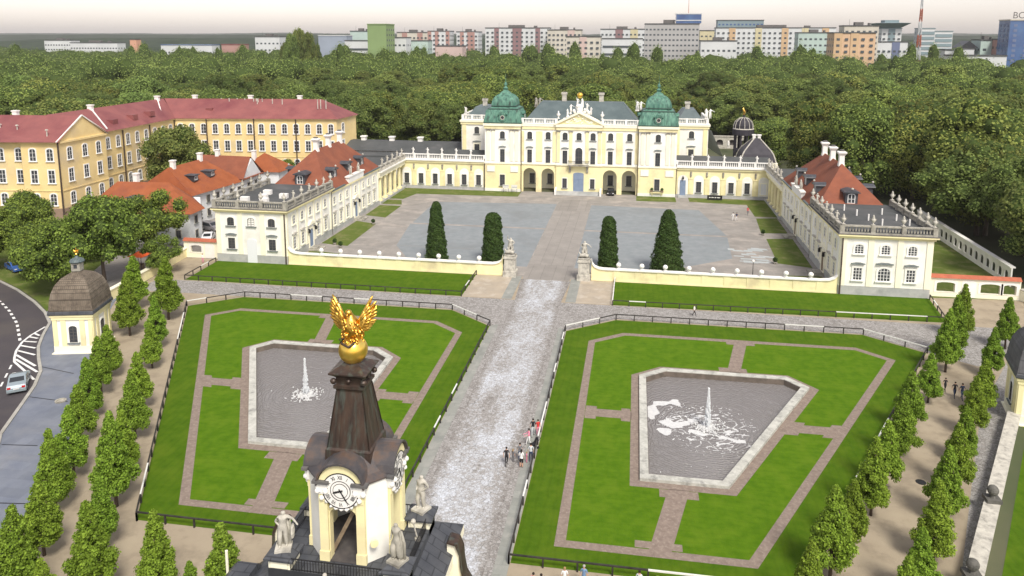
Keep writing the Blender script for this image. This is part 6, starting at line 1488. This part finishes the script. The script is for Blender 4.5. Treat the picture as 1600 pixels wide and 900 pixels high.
RN = dict(lo="left avenue's pavement row", li="left avenue's garden row", ri="right avenue's garden row", ro="right avenue's wall row", bot='bottom left row', br='pair by the people at the bottom edge')
k_ = 0; rr = random.Random(31)
for rk, L_ in rows.items():
    for i, (x, y, h) in enumerate(L_):
        lab = '%s lime counted from the palace in the %s' % (ORD[i], RN[rk]) if rk not in ('bot','br') else 'young lime, %s from left in the %s' % (['fourth','fifth','first','second','third'][i] if rk == 'bot' else ORD[i], RN[rk])
        tree('lime%d' % (k_ % 5), x, y, h/6.3*rr.uniform(.88,1.05), lab, 'young limes in the avenues', sz=rr.uniform(.96,1.16)); k_ += 1
# big trees
dm('leaf_fresh', (.16, .235, .04), (.225, .30, .055), .5, c3=(.12,.18,.03), s3=.4, island=.5, objrand=.1, **FL)
def bigtree(key, H, Rr, n, size, leafm, seed, nl=34, shape='round', barkm='bark', droop=0.0, tilt=.7):
    rr = random.Random(seed); lobes = []
    nl = int(nl*1.9)
    for k in range(nl):
        u = rr.random(); a = rr.random()*2*PI; jut = rr.choice((1,1,1.12,1.22,.85))
        if shape == 'round':
            z = H*(.34+.56*u); R1 = Rr*math.sqrt(max(.05, 1-((u-.38)/.66)**2)); r = Rr*rr.uniform(.15,.34)
        elif shape == 'tall':
            z = H*(.22+.70*u); R1 = Rr*math.sqrt(max(.05, 1-((u-.40)/.64)**2)); r = Rr*rr.uniform(.18,.36)
        else:
            z = H*(.30+.60*u); R1 = Rr*(1-.75*u)*1.0+.1; r = Rr*rr.uniform(.16,.30)
        d = max(0, R1-r*.75)*math.sqrt(rr.random()*.6+.4)*jut; lobes.append((d*math.cos(a), d*math.sin(a), z, r, r*rr.uniform(.7,1.05)))
    lobes.append((0,0,H*.55,Rr*.55,H*.26))
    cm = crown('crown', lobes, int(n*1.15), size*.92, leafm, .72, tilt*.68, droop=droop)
    tb = MB(); tb.tube([(0,0,0),(.1,.05,H*.2),(-.1,.1,H*.4),(0,0,H*.7)],[H*.024,H*.018,H*.013,H*.005],9)
    for k in range(7):
        a = k*2.4+rr.random(); tb.tube([(0,0,H*(.22+.05*k)),(Rr*.3*math.cos(a),Rr*.3*math.sin(a),H*(.34+.05*k)),(Rr*.65*math.cos(a),Rr*.65*math.sin(a),H*(.42+.055*k))],[H*.010,H*.007,H*.003],6)
    make_proto(key, cm, tb, barkm, 'broadleaf_tree')
bigtree('oak0',20,8.6,24000,.27,'leaf_oak',1,38); bigtree('oak1',19,9.6,25000,.28,'leaf_oak',2,44); bigtree('oak2',22,7.6,22000,.27,'leaf_oak',3,34,'tall'); bigtree('oak3',17.5,8.2,22000,.27,'leaf_oak',4,30)
bigtree('wil0',22,8.4,24000,.27,'leaf_willow',5,38,'tall','bark_pale',.75,.8); bigtree('wil1',20,9.4,24000,.28,'leaf_willow',6,42,'round','bark_pale',.75,.8)
bigtree('near0',12,5.4,17000,.20,'leaf_fresh',7,36); bigtree('near1',13.5,6.0,18000,.20,'leaf_fresh',8,38); bigtree('near2',11,5.2,9000,.18,'leaf_fresh',9,15,'round'); bigtree('conf',15,4.2,9000,.30,'leaf_oak',10,40,'cone')
for k in list(TREEROOT):
    if k == 'conf': TREEROOT[k] = (TREEROOT[k][0], TREEROOT[k][1], 'conifer')
tree('near1',-66.0,98.5,1.0,'large spreading light green tree right behind the shingle-domed guard house','large trees by the left road',sz=1.08)
tree('near0',-70.8,94.6,.9,'large light green tree between the road bend and the guard house','large trees by the left road')
tree('near0',-86.5,105.5,.88,'darker tree at the left edge above the road bend','large trees by the left road')
tree('near0',-78.0,108,.7,'tree behind the two large roadside trees, before the orange-roofed house','large trees by the left road')
tree('near2',-68.4,114.4,1.06,'open-branched tree with a visible leaning trunk before the white house wall','large trees by the left road')
tree('near0',-78.5,99.6,.72,'leafy tree at the kerb of the road bend, left of the two largest','large trees by the left road'); tree('near1',-90,100.5,.85,'tree cut off by the left picture edge above the road','large trees by the left road'); tree('near0',-95,116,.85,'tree at the far left edge before the ochre building','large trees by the left road')
tree('near2',-60.5,104.5,.6,'small bushy tree beside the yellow boundary wall','large trees by the left road')
tree('oak3',-93.0,159,.98,'dark round tree standing before the ochre building inside its yard','trees in the yard')
for i, (x, y, s_) in enumerate(((-79,172,.28),(-73,174,.3),(-66,173,.3),(-60,176,.33),(-88,170,.3))): tree('near2',x,y,s_*2.2,'small dark tree at the foot of the ochre building, %s from the right' % ORD[[3,2,1,0,4][i]],'small trees at the foot of the ochre building')
tree('oak2',-150,165,.8,'light green tree beyond the red roof at the left edge','trees beyond the ochre building')
# park wood: jittered plan, no tree inside buildings
def poly_in(x, y, P):
    r = False; j = len(P)-1
    for i in range(len(P)):
        if (P[i][1] > y) != (P[j][1] > y) and x < (P[j][0]-P[i][0])*(y-P[i][1])/(P[j][1]-P[i][1])+P[i][0]: r = not r
        j = i
    return r
def in_view(x, y, m=14):
    vx, vy = x-13.056, y; c, s = math.cos(.1628), math.sin(.1628); f = -vx*s+vy*c; r = vx*c+vy*s
    return abs(r/f) < 800/1172.7*1.01+m/f
RIGHT = [(76,118),(76,205),(56,215),(56,285),(200,520),(700,520),(700,90),(100,92)]
spots = []
rr = random.Random(77)
def trywood(x, y):
    if not in_view(x, y): return False
    if y > 500: return False
    if x < -60 and y < 206+max(0,(-x-64))*(-.02): return False
    if x < -118 and y < 200: return x < -122 and y > 196
    if -62 <= x <= 34 and y < 214: return False
    if -40 < x < 50 and y < 272: return False
    if 34 < x <= 72 and y < 222: return False
    if x > 72 and y < 120: return x > 84
    return True
y = 100; 
while y < 505:
    st = 15.0+max(0,(y-200))*.024
    x = -420+rr.random()*st
    while x < 420:
        xx, yy = x+rr.uniform(-.3,.3)*st, y+rr.uniform(-.3,.3)*st
        if trywood(xx, yy): spots.append((xx, yy, st))
        x += st
    y += st*.92
spots.sort(key=lambda p: math.hypot(p[0]-13, p[1]))
print('wood spots', len(spots))
LBK = {'oak':'dense mid-green broadleaf crown in the park wood around the palace','wil':'paler drooping crown in the park wood around the palace','conf':'narrow conifer among the broadleaf trees of the park wood'}
farleft = []
for i, (x, y, st) in enumerate(spots):
    if i >= 285: farleft.append((x, y, st)); continue
    q = noise.noise(Vector((x*.012, y*.012, 1.7))); r = rr.random()
    key = 'wil%d' % rr.randrange(2) if (q > .05 and r < .75) or r < .12 else 'oak%d' % rr.randrange(4)
    if r > .965: key = 'conf'
    sc = st/11.5*rr.uniform(.70,1.10)*.90
    szz = rr.uniform(.85,1.18)/max(1,(st/11.5)**.85)
    if y < 150: sc *= .8
    kind = {'oak':'dense broadleaf tree','wil':'pale drooping tree','con':'narrow conifer'}[key[:3]]
    reg = 'behind the ochre building' if x < -62 else ('behind the palace' if x < 36 and y < 400 else ('along the right wing' if y < 190 else 'right of the palace'))
    if x < 36 and x > -62 and y >= 400: reg = 'far behind the palace'
    if x < -62 and y > 300: reg = 'far beyond the ochre building'
    if x >= 36 and y > 300: reg = 'far off on the right'
    dep = 'in the park wood '+reg
    tree(key, x, y, sc, kind+' '+dep, kind+'s '+dep, sz=szz)
for i, (x, y, k, sc) in enumerate(((78.5,124,'oak1',.92),(80,139,'oak0',.9),(80,153,'wil1',.95),(88,115,'oak3',.9),(82,170,'oak2',.95),(67,188,'wil0',1.1),(78,186,'wil1',1.05),(60,204,'wil0',1.05),(91,131,'oak2',1.0))):
    tree(k, x, y, sc, 'large tree leaning over the arcaded wall side, %s going back along the right wing' % ORD[i], 'large trees beside the right wing')
# tall dark clump on the skyline left of the green block
for i, (px, yv, s_) in enumerate(((444,470,.78),(455,462,.9),(467,470,.98),(480,464,.92),(493,470,.75))):
    tree('oak2', bearing(px,yv), yv, s_*.85, 'tall clump of trees standing above the wood left of the green tower block', 'tall trees on the skyline', sz=2.45)
# the wood beyond as one canopy
def canopy(name, spots, leafm, n, size, hz):
    lob = []
    for x, y, st in spots: 
        h = hz*random.uniform(.74,1.22); 
        for k in range(3): lob.append((x+random.uniform(-.3,.3)*st, y+random.uniform(-.3,.3)*st, h*random.uniform(.55,.78), st*random.uniform(.36,.6), h*.30))
    cm = crown(name, lob, n, size, leafm, .76, .5); o = link(name, cm); o['kind'] = 'stuff'; return o
ext = []
y = 500
while y < 900:
    st = 20+(y-500)*.04; x = -800+rr.random()*st
    while x < 800:
        if in_view(x, y): ext.append((x+rr.uniform(-.3,.3)*st, y+rr.uniform(-.3,.3)*st, st))
        x += st
    y += st*1.05
def town_clear(p):
    return p[1] < 545 or rr.random() < .62
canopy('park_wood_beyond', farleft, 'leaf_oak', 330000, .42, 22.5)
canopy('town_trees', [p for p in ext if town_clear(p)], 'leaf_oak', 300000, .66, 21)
tall = [(bearing(px, yy), yy, st) for px, yy, st in [(rr.uniform(0,1600), rr.uniform(470,640), rr.uniform(7,11)) for _ in range(95)]]
canopy('taller_wood_tops', tall, 'leaf_oak', 90000, .42, 28)
# far wooded ridges
def ridge(name, Y, amp, base, seed, m='far_wood', x0=-9000, x1=9000):
    nx, ny = 500, 6; vs = []; 
    for j in range(ny+1):
        for i in range(nx+1):
            x = x0+(x1-x0)*i/nx; u = j/ny; z = (base+amp*noise.noise(Vector((x*.0012, seed, 0)))+amp*.25*noise.noise(Vector((x*.01,seed,3)))+3.5*noise.noise(Vector((x*.06,seed+j*1.3,6)))+2*noise.noise(Vector((x*.2,seed+j,8))))*math.sin(PI/2*min(1,u*1.6)); vs.append((x, Y+900*u, max(-1,z)))
    fs = [(j*(nx+1)+i, j*(nx+1)+i+1, (j+1)*(nx+1)+i+1, (j+1)*(nx+1)+i) for j in range(ny) for i in range(nx)]
    mb = MB(); mb.add(vs, fs); struct(name, mb, m)
ridge('town_fringe_wood', 980, 4, 15, 7.0, x0=-1250, x1=800); ridge('hills_near', 1500, 5, 31, 2.0, x0=-1700, x1=1300); ridge('hills', 2600, 8, 46, 5.0, x0=-3000, x1=2200); ridge('hills_far', 5200, 14, 64, 9.0, x0=-6000, x1=4400)

# ------------------------------------------------------------------ vehicles
def car(label, x, y, rz, paint, kind='sedan', L=4.5, W=1.78, H=1.42, name='parked_car', group=None, cat='car'):
    t = thing(name, label, cat, (x,y,0), group, rz)
    if kind == 'van': side = [(-2.2,.35),(-2.25,.75),(-2.15,1.0),(-1.35,1.15),(-.6,1.72),(1.7,1.78),(2.15,1.6),(2.25,.9),(2.2,.35)]; H = 1.75
    else: side = [(-2.2,.32),(-2.25,.62),(-2.1,.78),(-1.1,.93),(-.35,1.36),(.75,1.42),(1.35,1.1),(2.1,1.02),(2.24,.75),(2.2,.32)]
    mb = MB(); n = len(side); prof = [(-W/2,.93),(-W/2+.02,1.0),(W/2-.02,1.0),(W/2,.93)]
    vs = []; 
    for (sx, kx) in ((-1,1),(-.88,1),(.88,1),(1,1)):
        for (u, v) in side:
            inw = .12*max(0,(v-.85)/.6) ; 
            vs.append((sx*(W/2)*(1-(.0 if abs(sx) < 1 else 0))*(1-inw), u, v-(.03 if abs(sx) == 1 else 0)))
    fs = []
    for r in range(3):
        for i in range(n): fs.append((r*n+i, r*n+(i+1)%n, (r+1)*n+(i+1)%n, (r+1)*n+i))
    fs.append(tuple(range(n))); fs.append(tuple(3*n+i for i in reversed(range(n))))
    mb.add(vs, fs); lpart('body', mb, paint, t)
    for sx in (-1,1):
        for u in (-1.38,1.38):
            w_ = lpart('wheel', MB().tube([(sx*(W/2-.2),u,.32),(sx*(W/2+.01),u,.32)], .32, 14), 'tyre', t); lpart('rim', MB().tube([(sx*(W/2),u,.32),(sx*(W/2+.025),u,.32)], .2, 12), 'rim', w_)
    # glass: windscreen, rear and sides, proud of the body by a hair
    def gl(nm, pts): mb = MB(); mb.add(pts, [tuple(range(len(pts)))]); o = lpart(nm, mb, 'car_glass', t)
    top = 1.36 if kind != 'van' else 1.7
    if kind == 'van': gl('windscreen', [(-.70,-1.28,1.22),(.70,-1.28,1.22),(.66,-.68,1.70),(-.66,-.68,1.70)]); gl('rear_window', [(-.68,2.19,1.05),(.68,2.19,1.05),(.64,2.14,1.58),(-.64,2.14,1.58)]); sp = [(-1.1,1.08),(-.6,1.6),(1.75,1.64),(1.95,1.1)]
    else: gl('windscreen', [(-.68,-1.04,1.0),(.68,-1.04,1.0),(.62,-.40,1.37),(-.62,-.40,1.37)]); gl('rear_window', [(-.64,.80,1.42),(.64,.80,1.42),(.68,1.34,1.13),(-.68,1.34,1.13)]); sp = [(-.95,.95),(-.33,1.31),(.72,1.36),(1.25,1.05),(1.2,.95)]
    for sx in (-1,1): gl('side_window', [(sx*(W/2*(1-.12*max(0,(v-.85)/.6))+.012),u,v) for u,v in sp])
    for sx in (-1,1):
        lpart('headlight', MB().box(sx*.62-.17,sx*.62+.17,-2.27,-2.2,.6,.74), 'lamp_clear', t); lpart('tail_light', MB().box(sx*.66-.16,sx*.66+.16,2.18,2.27,.72,.9), 'lamp_red', t)
    lpart('bumper', MB().box(-W/2+.05,W/2-.05,2.16,2.3,.34,.58).box(-W/2+.05,W/2-.05,-2.3,-2.16,.34,.56), paint, t); lpart('number_plate', MB().box(-.26,.26,2.27,2.31,.62,.73), 'paint_white', t)
car('silver saloon car driving away on the left road beside the hatched marking', -52.1, 66.9, PI+R(37), 'car_silver', name='moving_car')
car('black car parked under the right arches of the palace', 7.8, 179.3, 0, 'car_black')
car('grey van parked beside the white house in the yard', -68.4, 131.6, R(70), 'car_grey', 'van', name='parked_van', cat='van')
car('pale blue car parked nearest the screen wall in the yard', -64.9, 124.9, R(20), 'car_white')
car('blue and white car half hidden by trees at the left edge', -85.6, 103.0, R(60), 'car_blue')
car('dark car at the left edge of the road, mostly out of frame', -46.9, 56.8, PI+R(35), 'car_black', name='moving_car')

# ------------------------------------------------------------------ people
person('walk',2.65,60.6,.3,'woman in black with a pale bag at the left of the group on the drive','cloth_black','cloth_black',h=1.72,bag='cloth_white')
person('stand',3.15,61.2,2.6,'child in grey beside the woman in black on the drive','cloth_grey','cloth_grey','hair_fair',1.25)
person('bent',3.7,61.6,.4,'dark-haired person in grey at the back of the group on the drive','cloth_grey','denim',h=1.65)
person('dress',4.0,60.5,3.0,'woman in white top and long black skirt in the group on the drive','cloth_white','cloth_black',h=1.68)
person('stand',4.35,61.3,2.0,'small child in pink in the group on the drive','cloth_pink','cloth_pink','hair_fair',1.05)
person('stand',4.7,61.5,3.3,'man in pale shirt and dark trousers, rightmost of the group on the drive','cloth_pale','cloth_navy',h=1.78)
person('push',4.15,64.2,-1.2,'person in a pink top and white trousers pushing a buggy on the drive','cloth_pink','cloth_white','hair_dark',1.66)
person('walk',4.3,65.9,.1,'man in a dark jacket and grey trousers walking by the lawn fence on the drive','cloth_black','cloth_pale',h=1.75)
person('stand',4.75,66.1,.4,'person in a red top beside the man in the dark jacket on the drive','cloth_red','cloth_pink','hair_dark',1.6)
t = thing('buggy', 'dark child buggy pushed along the drive beside the fence', 'buggy', (4.65,63.7,0), None, -.9)
lpart('seat', MB().box(-.22,.22,-.3,.2,.4,.5).add([(-.22,.15,.45),(.22,.15,.45),(.22,.35,.95),(-.22,.35,.95),(-.22,.2,.45),(.22,.2,.45),(.22,.42,.95),(-.22,.42,.95)],[(0,1,2,3),(4,7,6,5),(0,4,5,1),(1,5,6,2),(2,6,7,3),(3,7,4,0)]), 'cloth_black', t)
lpart('frame', MB().tube([(-.22,-.35,.15),(-.22,.1,.5),(-.22,.6,1.0)],.02,6).tube([(.22,-.35,.15),(.22,.1,.5),(.22,.6,1.0)],.02,6).tube([(-.22,.6,1.0),(.22,.6,1.0)],.02,6).tube([(-.22,.35,.12),(-.22,-.1,.5)],.02,6).tube([(.22,.35,.12),(.22,-.1,.5)],.02,6), 'iron', t)
for a in (-.22,.22):
    for b in (-.35,.35): lpart('wheel', MB().tube([(a-.03,b,.12),(a+.03,b,.12)],.12,12), 'tyre', t)
person('walk',46.7,82.3,.1,'leftmost dark-clad walker of three in the right avenue','cloth_black','cloth_black',h=1.5)
person('walk',47.1,80.9,.0,'middle walker of three in the right avenue, black jacket','cloth_black','cloth_navy',h=1.74)
person('walk',47.7,80.6,.2,'rightmost walker of three in the right avenue, blue jacket','cloth_navy','denim',h=1.76)
person('walk',21.75,100.4,1.4,'walker in a white top and dark shorts on the cobbled cross road','cloth_white','cloth_black',h=1.6)
person('push',33.7,156.9,-.5,'white-clad person beside a companion in dark blue in the court','cloth_white','cloth_white',h=1.75)
person('walk',34.4,156.9,-.5,'dark blue-clad person of the pair in the court','cloth_navy','cloth_white',h=1.75)
person('walk',37.4,162.6,.2,'lone person in red in the far right of the court','cloth_red','cloth_grey',h=1.78)
person('bent',-57.8,111.6,.8,'person in white and pink by the short screen wall left of the left wing','cloth_white','cloth_pink','hair_fair',1.6)
person('walk',62.3,101.4,1.2,'person in black and white at the right edge by the farthest limes','cloth_black','cloth_white',h=1.65)
person('bent',-55.9,77.9+3.9-8.0,1.5,'person in a white shirt beside the guard house wall on the pavement','cloth_white','denim',h=1.7) if False else person('stand',-56.2,79.2,1.3,'person in a white shirt beside the guard house on the pavement','cloth_white','denim',h=1.7)
person('stand',9.15,46.3,.2,'red-haired woman in white with a dark strap at the bottom edge before the fence','cloth_white','cloth_black','hair_fair',1.7)
person('stand',10.45,46.6,-.2,'bald man in a blue shirt at the bottom edge before the fence','cloth_blue','denim','hair_grey',1.8)
person('stand',9.9,45.6,.1,'fair-haired child between the woman in white and the man in blue','cloth_pink','denim','hair_fair',1.4)
person('stand',7.1,45.5,2.8,'dark-haired person in pink at the bottom edge, left of the man in white','cloth_pink','denim','hair_dark',1.65)
person('stand',7.65,45.4,3.0,'dark-haired man in a white shirt at the bottom edge near the drive','cloth_white','denim','hair_dark',1.7)
person('stand',11.4,45.9,.3,'person in pale blue right of the bald man at the bottom edge','cloth_pale','denim','hair_dark',1.6)
person('stand',14.2,46.8,2.9,'person in a pale top by the white rail at the bottom edge','cloth_pale','denim','hair_dark',1.72)
# small things of the court
t = thing('market_awning', 'small stall with an orange cloth behind the yellow boundary wall', 'stall', (-66.5,107.5,0))
lpart('post', MB().cyl(-1,-1,0,2.2,.05,.05,6).cyl(1,-1,0,2.2,.05,.05,6).cyl(-1,1,0,2.2,.05,.05,6).cyl(1,1,0,2.2,.05,.05,6), 'iron', t); lpart('awning', MB().hip(-1.4,1.4,-1.3,1.3,2.1,2.7,-.2,.2,-.2,.2), 'orange_cloth', t); lpart('counter', MB().box(-1.1,1.1,-.9,-.4,0,.95), 'wood', t)
t = thing('lamp_post', 'thin grey lamp post with a white globe behind the right court wall', 'lamp post', (32.2,119.6,0)); lpart('post', MB().cyl(0,0,0,2.3,.06,.04,8), 'iron', t); lpart('globe', MB().ball((0,0,2.5),.22,10), 'trim_white', t, True)
for i, (x, y, w_) in enumerate(((-38.6,124.2,'left court near the front wall'),(-38.6,141.4,'left court by the middle path'),(36.9,127.0,'right court near the front'),(37.9,145.8,'right court by the middle path'),(-40.4,125.9,'left court beside the nearest path'))):
    t = thing('potted_shrub', 'small dark shrub in a round pot in the %s' % w_, 'planter', (x,y,.02)); lpart('pot', MB().lathe(0,0,[(.22,0),(.32,.3),(.3,.36)],10), 'stone_grey', t)
    P = rng.normal(size=(500,3)); P /= np.linalg.norm(P,axis=1)[:,None]; v = leafmesh(500,.09,P*.42*(.5+.5*rng.random((500,1)))+np.array([0,0,.75]),P,.6,.8); me = npmesh('foliage', v, np.arange(2000).reshape(-1,4), ['leaf_dark']); link('foliage', me, t)
for i, (x, y) in enumerate(((-40.3,147.6),(-39.6,147.4),(-39.9,143.0))): pass
t = thing('tree_pit_ring', 'round stone tree ring on the pavement beside the left avenue', 'tree pit', (-45.1,64.6,0)); lpart('ring', MB().lathe(0,0,[(.55,.01),(.55,.12),(.4,.12),(.38,.02)],16), 'stone_grey', t)
t = thing('manhole', 'oval dark manhole cover in the gravel of the right avenue', 'manhole cover', (38.0,63.9,0)); lpart('cover', MB().cyl(0,0,.005,.03,.42,.42,18), 'iron', t)
# the evening air between the court and the far town
mb = MB(); mb.box(-6600,6200,-350,6500,-2,112)
me = mesh_of('haze', mb, 'iron'); me.materials.clear()
hm = bpy.data.materials.new('haze_air'); hm.use_nodes = True; N = hm.node_tree.nodes; N.remove(N['Principled BSDF'])
pv = N.new('ShaderNodeVolumePrincipled'); pv.inputs['Color'].default_value = (.95,.93,.94,1); pv.inputs['Density'].default_value = .00008; pv.inputs['Anisotropy'].default_value = .2
hm.node_tree.links.new(pv.outputs[0], N['Material Output'].inputs['Volume']); me.materials.append(hm); tag(link('haze', me), kind='stuff')
print('objects', len(bpy.data.objects))
